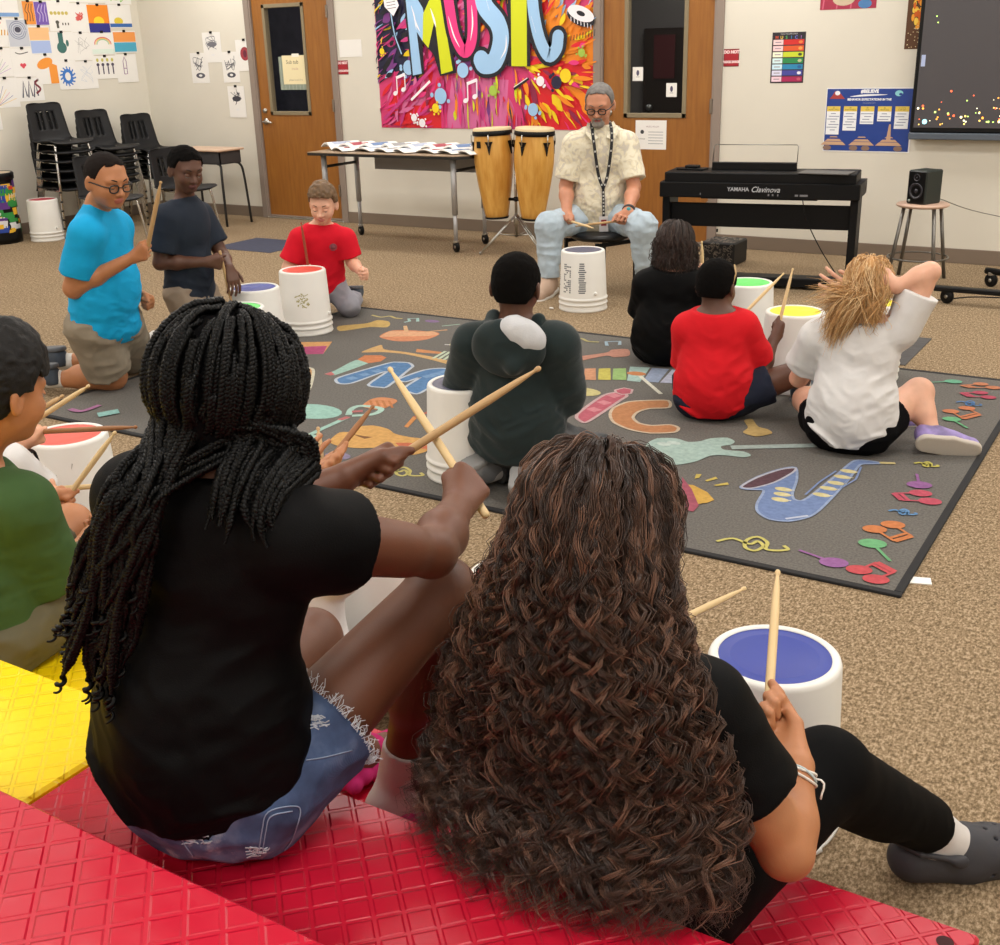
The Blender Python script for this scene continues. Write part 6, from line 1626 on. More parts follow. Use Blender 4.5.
    for q in 'RL':
        A = J['A'+q]; fd = unit(J['F'+q]); M = ortho(fd, UP); r_, f_, u_ = M.T; pr = []
        for i in range(7):
            for k in range(-2, 3):
                pr.append(Ell(A+r_*(.017*k)+f_*(-.03+.028*i)+u_*(-.040-.010*abs(k)*.8+.006*(i % 2)), V(.015, .018, .016), k=.004))
        pr.append(Cone(A-f_*.01-u_*.02, A+f_*.05-u_*.03, .036, .034, k=.01)); pr.append(Cone(A+f_*-.02-u_*.045, A+f_*.12-u_*.05, .034, .032, k=.01))
        zc = .222
        P.part('slipper', pr, pink, .0035, clip=lambda F: np.maximum(zc-F[:, 2], (F-(A+u_*.012)) @ u_))
    # hair: scalp cap plus braids
    P.short_hair(mat('scalp_dark', '#050405', rough=.95, spec=.1), th=.010, front=.052, nape=-.075, side=-.035, noise=.003, ns=80, name='hair', vox=.004)
    hair = bpy.data.objects[[c.name for c in P.root.children if c.name.startswith('hair')][0]]
    X = P.X; r_, f_, u_ = P.HM.T; H = J['H']; hsz = P.hs
    def scalp(az, el, off=.008):   # azimuth 0 = back, + = right; el elevation
        d = r_*math.sin(az)*math.cos(el)-f_*math.cos(az)*math.cos(el)+u_*math.sin(el)
        c = X(0, -.010, .020); q = P.HM.T @ d; t = 1/math.sqrt((q[0]/.074)**2+(q[1]/.091)**2+(q[2]/.080)**2); return c+d*(t*hsz+off), d
    rnd = random.Random(12)
    braid_geo(P, hair, scalp, rnd, J)
    drumstick(b1, t1, 'pale drumstick in the braided person\'s right fist, pointing up left'); drumstick(b2, t2, 'tan drumstick in the braided person\'s left hand, pointing up right', stick_m)
    return P
def plait(pts, w, pitch, n=5, jit=0, rnd=None):
    """three strands woven along pts -> verts, quads"""
    pts = np.asarray(pts, float); seg = np.linalg.norm(np.diff(pts, axis=0), axis=1); S = np.r_[0, np.cumsum(seg)]; Lt = S[-1]
    m = max(8, int(Lt/pitch*7)); t = np.linspace(0, Lt, m); C_ = np.stack([np.interp(t, S, pts[:, k]) for k in range(3)], 1)
    T = np.gradient(C_, axis=0); T /= np.linalg.norm(T, axis=1)[:, None]+1e-9
    u = rnd.choice([V(1, .2, .1), V(.3, 1, .2), V(.7, -.7, .2)]) if rnd else V(1, 0, 0)
    A = np.zeros_like(C_)
    for i in range(m):
        a = u-(u @ T[i])*T[i]; a = unit(a); A[i] = a; u = a
    B_ = np.cross(T, A); ph = 2*PI*t/pitch
    tap = np.clip((Lt-t)/.03, .35, 1)*1.0
    VV, FF = [], []
    for k in range(3):
        p = ph+k*2*PI/3
        Ck = C_+A*(w*.30*np.sin(p)*tap)[:, None]+B_*(w*.17*np.sin(2*p)*tap)[:, None]
        Tk = np.gradient(Ck, axis=0); Tk /= np.linalg.norm(Tk, axis=1)[:, None]+1e-9
        a = A-np.sum(A*Tk, 1)[:, None]*Tk; a /= np.linalg.norm(a, axis=1)[:, None]+1e-9; b = np.cross(Tk, a)
        rr = w*.27*tap
        ring = np.stack([Ck+(a*math.cos(2*PI*j/n)+b*math.sin(2*PI*j/n))*rr[:, None] for j in range(n)], 1)
        base = sum(len(v) for v in VV); VV.append(ring.reshape(-1, 3))
        i = np.arange(m-1)[:, None]; j = np.arange(n)[None]; j2 = (j+1) % n
        FF.append(np.stack([base+i*n+j, base+i*n+j2, base+(i+1)*n+j2, base+(i+1)*n+j], -1).reshape(-1, 4))
    return np.vstack(VV), np.vstack(FF)
def braid_geo(P, hair, scalp, rnd, J):
    H = J['H']; r_, f_, u_ = P.HM.T; back = -P.fw
    C0 = lerp(J['N'], J['P'], .3)
    Mt = np.array([P.rt, P.fw, P.up]).T
    def push(p, off=.012):
        """keep braids outside head, shoulders and back"""
        c, rad, M = P.X(0, -.010, .020), V(.074, .091, .080)*P.hs+.010, P.HM
        q = M.T @ (p-c); k = math.sqrt(((q/(rad+off))**2).sum())
        if k < 1: p = c+M @ (q/k)
        for c, rad in ((C0, V(.165, .112, .20)+.010), (lerp(J['N'], J['P'], .62), V(.16, .118, .20)+.010)):
            q = Mt.T @ (p-c)/(rad+off); k = q[0]**2+q[2]**2
            if k < 1 and q[1] > -math.sqrt(1-k) and q[1] < .6: q[1] = -math.sqrt(1-k); p = c+Mt @ (q*(rad+off))
        for S in ('SR', 'SL'):
            a, b = J['N'], J[S]+unit(J['E'+S[1]]-J[S])*.05; ab = b-a; t = np.clip(((p-a) @ ab)/(ab @ ab), 0, 1); q = p-(a+t*ab); d = np.linalg.norm(q)
            if d < .072+off: p = p+unit(q+V(0, -.02, .05))*(.072+off-d)
        return p
    spots = []
    for el, cnt, a0, a1 in ((1.42, 6, -2.9, 2.9), (1.17, 13, -2.8, 2.8), (.88, 17, -2.5, 2.5), (.5, 17, -2.2, 2.2), (.15, 17, -2.0, 2.0), (-.2, 15, -1.7, 1.7), (-.5, 9, -1.2, 1.2)):
        for i in range(cnt): spots.append((a0+(a1-a0)*(i+.5)/cnt+rnd.uniform(-.06, .06), el+rnd.uniform(-.08, .08)))
    gather = P.X(-.020, -.110, -.115)      # most of them sweep to the left of the nape
    first = None
    for bi, (az, el) in enumerate(spots):
        p, d = scalp(az, el)
        pts = [p+d*-.004, p+d*.004]
        right_group = az > .30 and rnd.random() < .9
        # down over the skull
        for e2 in np.arange(el-.28, -.75, -.28): q, dd = scalp(az*(1-.0*(el-e2)), e2, .012+.014*((bi*7) % 5)/5); pts.append(q)
        if right_group:
            fr_ = rnd.random(); end = H+r_*(.055+.065*fr_)-f_*(.085-.09*fr_)+UP*(-.115-.03*rnd.random())
            pts.append(end+UP*.07); pts.append(end); 
            if rnd.random() < .5: pts.append(end+V(rnd.uniform(-.01, .02), rnd.uniform(-.01, .02), -.03))
        else:
            k = rnd.random(); sidew = np.interp(az, [-2, .5], [-.10, .02])
            tlen = rnd.choice([.14, .18, .22, .26, .20, .30]) if az < .3 else rnd.uniform(.08, .14)
            g = gather+P.rt*(sidew*.55+.02+rnd.uniform(-.01, .01))+back*rnd.uniform(0, .025)
            pts.append(g+UP*rnd.uniform(-.01, .02))
            tx = -.03-.065*rnd.random() if az < .3 else -.03
            for t in np.linspace(.2, 1, 5):
                pts.append(g+P.rt*(tx*t+.010*math.sin(5*t+bi))+back*(.035*t*0+.02)-P.up*(tlen*t))
        sp = spline(pts, 5)
        sp = np.array([sp[0]]+[push(q, .002+.012*((bi*13) % 7)/7) for q in sp[1:]])
        w = rnd.uniform(.0135, .0165)*1.02
        v, f = plait(sp, w, .0165, 5, rnd=rnd)
        if not right_group and rnd.random() < .75:   # loose curled end
            e = sp[-1]; tt = np.linspace(0, 1, 30); ax = unit(sp[-1]-sp[-3]); M = frame_z(ax); L_ = rnd.uniform(.025, .045)
            hel = [e+M @ V(.0045*math.cos(7*q*PI/2)*min(1, q*4+.2), .0045*math.sin(7*q*PI/2), L_*q) for q in tt]
            hv, hf = tube_np(np.array(hel), np.linspace(.0042, .0016, 30), 6); f = np.vstack([f, hf+len(v)]); v = np.vstack([v, hv])
        mesh_np('braid', v-P.org, f, hair_black, hair)
def tube_np(pts, rs, n):
    m = len(pts); T = np.gradient(pts, axis=0); T /= np.linalg.norm(T, axis=1)[:, None]+1e-9
    u = V(.3, .8, .2); A = np.zeros_like(pts)
    for i in range(m): a = u-(u @ T[i])*T[i]; a = unit(a); A[i] = a; u = a
    B_ = np.cross(T, A); rs = np.broadcast_to(rs, (m,))
    ring = np.stack([pts+(A*math.cos(2*PI*j/n)+B_*math.sin(2*PI*j/n))*rs[:, None] for j in range(n)], 1)
    i = np.arange(m-1)[:, None]; j = np.arange(n)[None]; j2 = (j+1) % n
    return ring.reshape(-1, 3), np.stack([i*n+j, i*n+j2, (i+1)*n+j2, (i+1)*n+j], -1).reshape(-1, 4)
braids_girl()
print('T girls', time.time()-T0)
# ------------------------------------------------------------------ girl with long curly hair
def curly_girl():
    s = 1.08
    SR = at(700, 708, y=1.32); SL = SR+V(-.30, -.01, .0); N = (SR+SL)/2+V(0, .0, .05)
    Pv = V(-.60, 1.325, .322); H = at(602, 522, y=1.36)
    g1 = at(768, 712, y=1.53); u1 = unit(at(777, 583, y=1.80)-g1)
    J = dict(P=Pv, N=N, H=H, hf=(.02, 1, -.22), hu=(0, .2, 1), SR=SR, SL=SL, ER=at(786, 852, y=1.345), EL=SL+V(-.02, .12, -.27),
             WR=at(797, 768, y=1.455), KR=at(826, 772, y=1.68), AR=at(935, 828, z=.112), KL=V(-.86, 1.68, .40), AL=V(-.90, 1.95, .075), FR=(.75, .66, -.12), FL=(-.1, 1, -.1), base=.22, hipdir=(1, 0, 0), UR=(-.02, .1, 1), UL=(0, 0, 1))
    g2 = at(640, 640, y=1.74); t2 = at(746, 588, y=2.02); u2 = unit(t2-g2); g2 = t2-u2*.33; J['WL'] = g2+V(-.045, -.065, -.01)
    J['EL'] = lerp(SL, J['WL'], .5)+V(-.06, .0, -.13)
    J['handR'] = dict(G=g1, axis=u1, side=1); J['handL'] = dict(G=g2, axis=u2, side=-1)
    P = Person(J, s, 'tan', vox=.0036, build=1.0, label='person with very long dark curly hair and black tee, seated on the red riser', hs=1.05); P.report('curly')
    P.body()
    bt = cloth('black_tee', '#0a0a0b')
    P.shirt(bt, sleeve=.56, hem=.10, loose=.010, fold=.010, vox=.0045, collar=.055, extra=[Cone(J['SR'], lerp(J['SR'], J['ER'], .75), .055, .062, k=.03), Cone(J['SL'], lerp(J['SL'], J['EL'], .75), .058, .07, k=.03)])
    P.pants(cloth('black_leggings', '#09090a', rough=.7), to=.93, full=True, name='leggings', loose=.004, fold=.002, legmul=1.12, vox=.0045)
    ws = cloth('ankle_sock', '#cfcbc8', rough=.95)
    for q in 'RL': P.sock_shoe(q, ws, None, h=.13)
    foam = mat('clog_foam', '#34343a', rough=.65, bump=.1, bscale=200); stud = mat('rivet', '#55555c', rough=.4)
    for q in 'RL':
        A = J['A'+q]; M = ortho(J['F'+q], UP); r, f, u = M.T; X = lambda a, b, c: A+r*a*1.13+f*b*1.13+u*(c+(c+h0)*.10); h0 = A[2]
        pr = [Cone(X(0, -.030, -h0+.040), X(0, .07, -h0+.038), .047, .050, k=.02), Cone(X(0, .07, -h0+.040), X(.0, .150, -h0+.038), .052, .048, k=.02), Ell(X(0, .115, -h0+.055), V(.052, .075, .047), M, k=.02), Ell(X(0, .06, -h0+.07), V(.040, .04, .036), M, k=.02),
              Ell(X(0, -.01, -h0+.10), V(.040, .066, .062), M, k=.006, sub=True), Ell(X(0, .03, -h0+.115), V(.033, .034, .04), M, k=.01, sub=True), Cone(X(0, .03, -h0+.048), X(0, .10, -h0+.045), .030, .030, k=.006, sub=True)]
        for i, (a, b) in enumerate([(0, .09), (-.02, .10), (.02, .10), (-.012, .117), (.012, .117), (-.030, .12), (.030, .12), (0, .133), (-.02, .14), (.02, .14)]): pr.append(Cone(X(a, b, -h0+.06), X(a*1.15, b+.012, -h0+.12), .0042, .0042, k=.001, sub=True))
        for sd in (-1, 1):
            for b in (.10, .12): pr.append(Cone(X(sd*.03, b, -h0+.032), X(sd*.07, b, -h0+.034), .004, .004, k=.001, sub=True))
        P.part('clog', pr, foam, .0028, clip=lambda F: .001-F[:, 2])
        pr = [Cone(X(-.047, .028, -h0+.068), X(-.040, -.045, -h0+.080), .006, .006, k=.004), Cone(X(-.040, -.045, -h0+.080), X(0, -.078, -h0+.082), .006, .006, k=.004), Cone(X(0, -.078, -h0+.082), X(.040, -.045, -h0+.080), .006, .006, k=.004), Cone(X(.040, -.045, -h0+.080), X(.047, .028, -h0+.068), .006, .006, k=.004), Ell(X(.050, .03, -h0+.066), V(.005, .013, .013), M), Ell(X(-.050, .03, -h0+.066), V(.005, .013, .013), M)]
        P.part('heel_strap', pr, foam, .0025)
    # bracelets on the right wrist
    Wc = lerp(J['WR'], J['ER'], .10); d = unit(J['ER']-J['WR']); M = frame_z(d)
    for k, (o, rr, c) in enumerate(((-.004, .029, '#e9e6e0'), (.009, .031, '#d8d4cc'), (.0, .0295, '#b9c8cc'))):
        MB().tube([Wc+M @ V(rr*math.cos(t), rr*math.sin(t), o+.004*math.sin(2*t+k))-P.org for t in np.linspace(0, 2*PI, 33)[:-1]], .0022, 8, closed=True).build('bracelet', mat('bracelet_%d' % k, c, rough=.6), P.root)
    e = Wc+M @ V(.031, 0, .0); MB().tube(spline([Wc+M @ V(.03, .005, 0)-P.org+V(0, 0, 0), Wc+V(.038, 0, .006)-P.org, Wc+V(.042, -.01, -.02)-P.org], 4), .0016, 6).build('bracelet_tie', mat('bracelet_0', '#e9e6e0'), P.root)
    # hair -----------------------------------------------------------------
    hm = [mat('curl_dark', '#33231b', rough=.38, spec=.5), mat('curl_mid', '#4b3529', rough=.38, spec=.5), mat('curl_warm', '#785745', rough=.40, spec=.5)]
    r, f, u = P.HM.T; X = P.X; hs = P.hs; c0 = X(0, -.010, .020)
    back = -P.fw; N_, P_ = J['N'], J['P']
    rnd = np.random.RandomState(5)
    # inner volume so the hair is not see-through
    core = [Ell(X(0, -.025, .018), V(.086, .098, .090)*hs, P.HM, k=.04), Ell(lerp(N_, P_, -.02)+back*.050, V(.110, .055, .12), np.array([P.rt, P.fw, P.up]).T, k=.06), Ell(lerp(N_, P_, .38)+back*.088, V(.150, .045, .16), np.array([P.rt, P.fw, P.up]).T, k=.06), Ell(lerp(N_, P_, .72)+back*.095+V(-.03, 0, 0), V(.145, .040, .12), np.array([P.rt, P.fw, P.up]).T, k=.06)]
    face = lambda F: np.where(((F-X(0, .06, -.02)) @ f) > 0, .02, -1.) if True else 0
    P.part('hair', core, hm[0], .006, clip=lambda F: (F-X(0, .055, 0)) @ f, disp=lambda F: .006*noise3(F*V(1, 1, .4), 45))
    hair = [c for c in P.root.children if c.name.startswith('hair')][0]
    VV, FF, MM, nb = [], [], [], 0
    nl = 640; per = 16
    for li in range(nl):
        az = rnd.uniform(-1.9, 1.9); el = math.asin(np.clip(rnd.uniform(-.45, 1.0), -1, 1))
        dvec = r*math.sin(az)*math.cos(el)-f*math.cos(az)*math.cos(el)+u*math.sin(el)
        q = P.HM.T @ dvec; t = 1/math.sqrt((q[0]/.076)**2+(q[1]/.093)**2+(q[2]/.083)**2); p0 = c0+dvec*t*hs
        # fall: widen from the head into the mane, ends between mid back and seat
        lvl = rnd.rand(); spread = math.sin(az)
        Ltot = rnd.uniform(.40, .64)+(.02 if abs(az) < 1 else -.06); depth = rnd.rand()**.6
        wN = .125+.02*rnd.rand(); pts = [p0-dvec*.004, p0+dvec*.008]
        el2 = el
        while el2 > .25:
            el2 -= .32; dv = r*math.sin(az)*math.cos(el2)-f*math.cos(az)*math.cos(el2)+u*math.sin(el2); q = P.HM.T @ dv; t = 1/math.sqrt((q[0]/.076)**2+(q[1]/.093)**2+(q[2]/.083)**2); pts.append(c0+dv*(t*hs+.016+.024*depth))
        cur = pts[-1].copy(); tgt_x = spread*(.175+.055*rnd.rand()); fwdo = (math.cos(az))
        z0 = cur[2]; zend = z0-Ltot+.05*(1-abs(spread))*0
        ctr = lerp(N_, P_, 0)
        for zz in np.arange(z0-.06, zend, -.06):
            k = np.clip((z0-zz)/.30, 0, 1); k2 = np.clip((z0-zz)/.6, 0, 1)
            ax = (N_[2]-zz)/(N_[2]-P_[2]); axp = lerp(N_, P_, np.clip(ax, -.3, 1.1))
            x = (cur[0]-c0[0])*(1-k)+0; tx = tgt_x*(.54+.56*k)*(1.0 if spread > 0 else 1.12)-.02*k2
            bd = (.075+.05*k)*max(.25, math.cos(az))+.035*depth+.015
            if abs(az) > 1.2: bd = .02+.03*depth+.03*k
            pt = axp+P.rt*tx+back*bd; pt[2] = zz
            if zz < .56: pt[1] -= .13*min(1, (.56-zz)/.10); pt[2] = max(zz, .450+.012*rnd.rand())
            pts.append(lerp(V(pts[-1][0], pts[-1][1], pt[2]), pt, .45 if zz > .56 else .7))
        sp = spline(pts, 6); m = int(Ltot/.0095); seg = np.r_[0, np.cumsum(np.linalg.norm(np.diff(sp, axis=0), axis=1))]; tt = np.linspace(0, seg[-1], m)
        C_ = np.stack([np.interp(tt, seg, sp[:, k]) for k in range(3)], 1)
        T = np.gradient(C_, axis=0); T /= np.linalg.norm(T, axis=1)[:, None]+1e-9
        a = unit(np.cross(T[m//2], V(.3, -1, .1))); A = a-T*(T @ a)[:, None]; A /= np.linalg.norm(A, axis=1)[:, None]+1e-9; B_ = np.cross(T, A)
        pitch = rnd.uniform(.044, .072); ph0 = rnd.uniform(0, 6.28); hand = rnd.choice([-1, 1]); amp = rnd.uniform(.007, .0125)
        ramp = np.clip((tt-.03)/.22, .08, 1)*(1+.35*np.clip((tt-.4)/.2, 0, 1))
        phase = ph0+hand*2*PI*(tt/pitch+.25*np.sin(tt*25+ph0))
        base_off = (A*np.cos(phase)[:, None]+B_*.75*np.sin(phase)[:, None])*(amp*ramp)[:, None]
        mi = rnd.choice([0, 1, 1, 2], p=[.34, .26, .2, .2])
        for si in range(per):
            o = rnd.normal(0, 1, 2)*.0025; fr = rnd.uniform(.85, 1.0); mm = max(12, int(m*fr)); lag = rnd.normal(0, .09)
            frz = rnd.rand() < .05; am2 = rnd.uniform(.8, 1.25)*(1.6 if frz else 1)
            off = (A*np.cos(phase+lag)[:, None]+B_*.75*np.sin(phase+lag)[:, None])*(amp*am2*ramp)[:, None]
            flare = (1+.35*np.clip((tt/seg[-1]-.6)/.4, 0, 1))
            S = (C_+off+(A*o[0]+B_*o[1])*flare[:, None]*(2.2 if frz else 1))[:mm]
            rr = .0007*np.clip((mm-np.arange(mm))/8, .25, 1)
            Ts = np.gradient(S, axis=0); Ts /= np.linalg.norm(Ts, axis=1)[:, None]+1e-9
            a1 = A[:mm]-Ts*np.sum(A[:mm]*Ts, 1)[:, None]; a1 /= np.linalg.norm(a1, axis=1)[:, None]+1e-9; b1 = np.cross(Ts, a1)
            ring = np.stack([S+(a1*math.cos(w)+b1*math.sin(w))*rr[:, None] for w in (0, 2.094, 4.189)], 1).reshape(-1, 3)
            i = np.arange(mm-1)[:, None]; j = np.arange(3)[None]; j2 = (j+1) % 3
            F_ = np.stack([nb+i*3+j, nb+i*3+j2, nb+(i+1)*3+j2, nb+(i+1)*3+j], -1).reshape(-1, 4)
            VV.append(ring.astype(np.float32)); FF.append(F_); MM.append(np.full(len(F_), mi)); nb += len(ring)
    # some side locks fall in front of the right shoulder
    mesh_np('curl', np.vstack(VV)-P.org, np.vstack(FF), hm, hair, np.concatenate(MM)); tag([c for c in hair.children][0], kind='stuff')
    drumstick(g1-u1*.05, g1+u1*.33, 'pale drumstick upright in the curly haired person\'s right fist'); drumstick(g2-u2*.05, t2, 'pale drumstick whose tip shows right of the long curly hair')
curly_girl()
print('T curly', time.time()-T0)
# ------------------------------------------------------------------ everyone else
h_black = mat('hair_black', '#0c0a0a', rough=.6, spec=.3, bump=.6, bscale=350); h_afro = mat('hair_afro', '#0a0807', rough=.95, spec=.1, bump=1, bscale=420)
white_sock = cloth('white_sock2', '#d8d6d2')
def grip(g, tip_, side=1): return dict(G=g, axis=unit(tip_-g), side=side)
def seat_pose(J, s): return J

def blue_boy():
    s = 1.10; yb = 3.58
    g = at(147, 250, y=3.60); tip = at(161, 181, y=3.63); u = unit(tip-g)
    J = dict(P=at(104, 322, y=3.60), N=at(97, 205, y=3.60), H=at(107, 178.5, y=3.57), hf=(.97, -.10, -.22), hu=(.12, 0, 1), SR=at(87, 234, y=3.46), SL=at(116, 227, y=3.74),
             ER=at(74, 288, y=3.42), WR=at(132, 262, y=3.55), EL=at(118, 285, y=3.85), WL=at(142, 296, y=3.78),
             KR=at(112, 376, z=.07), KL=at(133, 358, z=.07), AR=at(50, 380, z=.065), AL=at(58, 362, z=.065), FR=(-1, .05, -.15), FL=(-1, .05, -.15), UR=(.05, 0, -1), UL=(.05, 0, -1), hipdir=(.05, -1, 0), base=0, belly=1)
    J['WR'] = g+unit(J['ER']-g)*.07; J['handR'] = grip(g, tip, 1); J['handL'] = dict(G=J['WL']+V(.06, -.02, -.03), axis=unit(V(.3, -.2, .8)), side=-1)
    P = Person(J, s, 'tan', chub=1.22, build=1.26, vox=.005, label='person in bright blue tee and glasses kneeling on the rug, holding up a drumstick', hs=1.12); P.report('blue')
    P.body(); P.shirt(cloth('blue_tee', '#0fa0d8', rough=.8), sleeve=.72, hem=.08, loose=.009, fold=.009, vox=.006, collar=.050, extra=[Cone(J['SR'], lerp(J['SR'], J['ER'], .9), .056, .064, k=.03)])
    P.pants(cloth('khaki_shorts', '#8b8171'), to=.88, loose=.011, fold=.009, top=.05, legmul=1.12, vox=.006)
    P.short_hair(mat('hair_buzz', '#1a1412', rough=.9, spec=.15, bump=.8, bscale=500), th=.004, front=.072, nape=-.05, side=.004, noise=.0015, ns=90, vox=.005)
    P.glasses(); P.eyes(lid=.42)
    for q in 'RL': P.sock_shoe(q, white_sock, mat('shoe_dark', '#3c4654', rough=.7), h=.22, vox=.006)
    drumstick(g-u*.05, g+u*np.linalg.norm(tip-g), 'brown drumstick held upright by the person in the blue tee', stick_m, r=.0105)
blue_boy()

def navy_boy():
    s = 1.03
    g = at(221, 262, y=4.24); tip = at(226, 300, y=4.3)
    J = dict(P=at(190, 290, y=4.24), N=at(185, 200, y=4.23), H=at(186, 168, y=4.21), hf=(.93, -.30, -.25), hu=(.1, 0, 1), SR=at(166, 218, y=4.10), SL=at(200, 215, y=4.38),
             ER=at(160, 263, y=4.06), WR=at(208, 262, y=4.19), EL=at(222, 255, y=4.42), WL=at(229, 268, y=4.28),
             KR=at(196, 358, z=.07), KL=at(222, 345, z=.07), AR=at(150, 356, z=.06), AL=at(158, 345, z=.06), FR=(-1, -.2, -.15), FL=(-1, -.2, -.15), UR=(0, 0, -1), UL=(0, 0, -1), hipdir=(.25, -1, 0), base=0)
    J['KR'] = J['P']+V(.10, -.05, 0); J['KR'][2] = .075; J['KL'] = J['P']+V(.12, .10, 0); J['KL'][2] = .075
    J['AR'] = J['KR']+V(-.36, -.06, -.01); J['AL'] = J['KL']+V(-.36, -.06, -.01)
    J['handR'] = grip(g, g+V(.02, .0, .2), 1); J['handL'] = dict(mode='open', G=J['WL'], fwd=V(.45, -.15, -.85), axis=V(.2, .95, .1), n=V(-.9, 0, -.4), curl=(.25, .35, .3))
    P = Person(J, s, 'dark', vox=.005, label='person in dark navy tee and tan shorts kneeling beside the person in blue', hs=1.03); P.report('navy')
    P.body(); P.shirt(cloth('navy_tee', '#232a36'), sleeve=.70, hem=.055, loose=.011, fold=.009, vox=.006, extra=[Cone(J['SR'], lerp(J['SR'], J['ER'], .9), .052, .06, k=.03), Cone(J['SL'], lerp(J['SL'], J['EL'], .9), .052, .06, k=.03)])
    P.pants(cloth('tan_shorts', '#8f7f6e'), to=.85, loose=.013, fold=.008, top=.04, legmul=1.1, vox=.006)
    P.short_hair(h_afro, th=.008, front=.064, nape=-.045, side=.008, noise=.003, ns=90, vox=.005); P.eyes(lid=.45)
    for q in 'RL': P.sock_shoe(q, white_sock, None, vox=.006)
    drumstick(g+V(-.0, 0, .06), g+V(.03, .02, -.26), 'tan drumstick pointing down in the hand of the person in navy', stick_m)
navy_boy()

def red_front():
    s = 1.02
    g = at(309, 272, y=5.17); tip = at(301, 222, y=5.14)
    J = dict(P=at(322, 296, y=5.40), N=at(321, 226, y=5.34), H=at(323, 203, y=5.30), hf=(.40, -.85, -.25), hu=(.2, -.3, 1), SR=at(300, 239, y=5.24), SL=at(345, 239, y=5.43),
             ER=at(288, 268, y=5.18), WR=at(300, 278, y=5.15), EL=at(352, 262, y=5.46), WL=at(361, 272, y=5.31),
             KR=V(0, 0, 0), KL=at(349, 306, z=.075), AR=V(0, 0, 0), AL=V(0, 0, 0), FR=(-.5, .85, -.2), FL=(-.5, .85, -.2), UR=(0, 0, -1), UL=(0, 0, -1), hipdir=(-.85, -.5, 0), base=0)
    fx = unit(V(.52, -.85, 0)); J['P'][2] = max(J['P'][2], .19); J['KR'] = J['P']+fx*.24+V(-.10, -.06, 0); J['KR'][2] = .075; J['AR'] = J['KR']-fx*.33; J['AR'][2] = .06; J['AL'] = J['KL']-fx*.33; J['AL'][2] = .06
    J['handR'] = grip(g, tip, 1); J['handL'] = dict(G=J['WL']+unit(J['WL']-J['EL'])*.065, axis=unit(V(-.3, .3, .9)), side=-1)
    P = Person(J, s, 'fair', vox=.005, label='person in red tee and grey pants kneeling and looking down, facing the photo', hs=1.03); P.report('redf')
    P.body(); P.shirt(cloth('red_tee', '#d3142b'), sleeve=.72, hem=.05, loose=.010, fold=.009, vox=.006, extra=[Cone(J['SR'], lerp(J['SR'], J['ER'], .9), .05, .06, k=.03), Cone(J['SL'], lerp(J['SL'], J['EL'], .9), .05, .06, k=.03)])
    P.pants(cloth('grey_pants', '#8f8f98'), to=.95, loose=.008, fold=.008, top=.04, full=True, name='pants', vox=.006)
    P.short_hair(mat('hair_brown', '#6b5238', rough=.6, bump=.8, bscale=200, noise=.25), th=.010, front=.070, nape=-.04, side=.010, noise=.005, ns=70, top_extra=.025, vox=.005)
    P.eyes(lid=.42, iris='#3b4a50', brow='#6a4c34')
    # small crest on the chest
    c = at(335.5, 245, y=J['N'][1]-.15); 
    rd = unit(_C-c); cc = lerp(J['N'], J['P'], .22)+P.fw*.112*s-P.rt*.062*s*1.0
    M = frame_z(P.fw); m = MB().mat(mat('crest_grey', '#8a4a56', rough=.8)); m.tube([cc-P.org+M @ V(.021*math.cos(t), .021*math.sin(t), .0) for t in np.linspace(0, 2*PI, 25)[:-1]], .0025, 6, closed=True); m.lathe([(0, .001), (.016, .0005), (.0165, -.004)], cc-P.org, 20, axis=P.fw); m.build('shirt_crest', None, P.root)
    for q in 'RL': P.sock_shoe(q, white_sock, mat('shoe_dark', '#3c4654'), vox=.006)
    u = unit(tip-g); drumstick(g-u*.03, g+u*np.linalg.norm(tip-g), 'reddish drumstick held upright before the chest of the person in red facing the photo', mat('drumstick_red', '#9c4c34', rough=.5))
red_front()

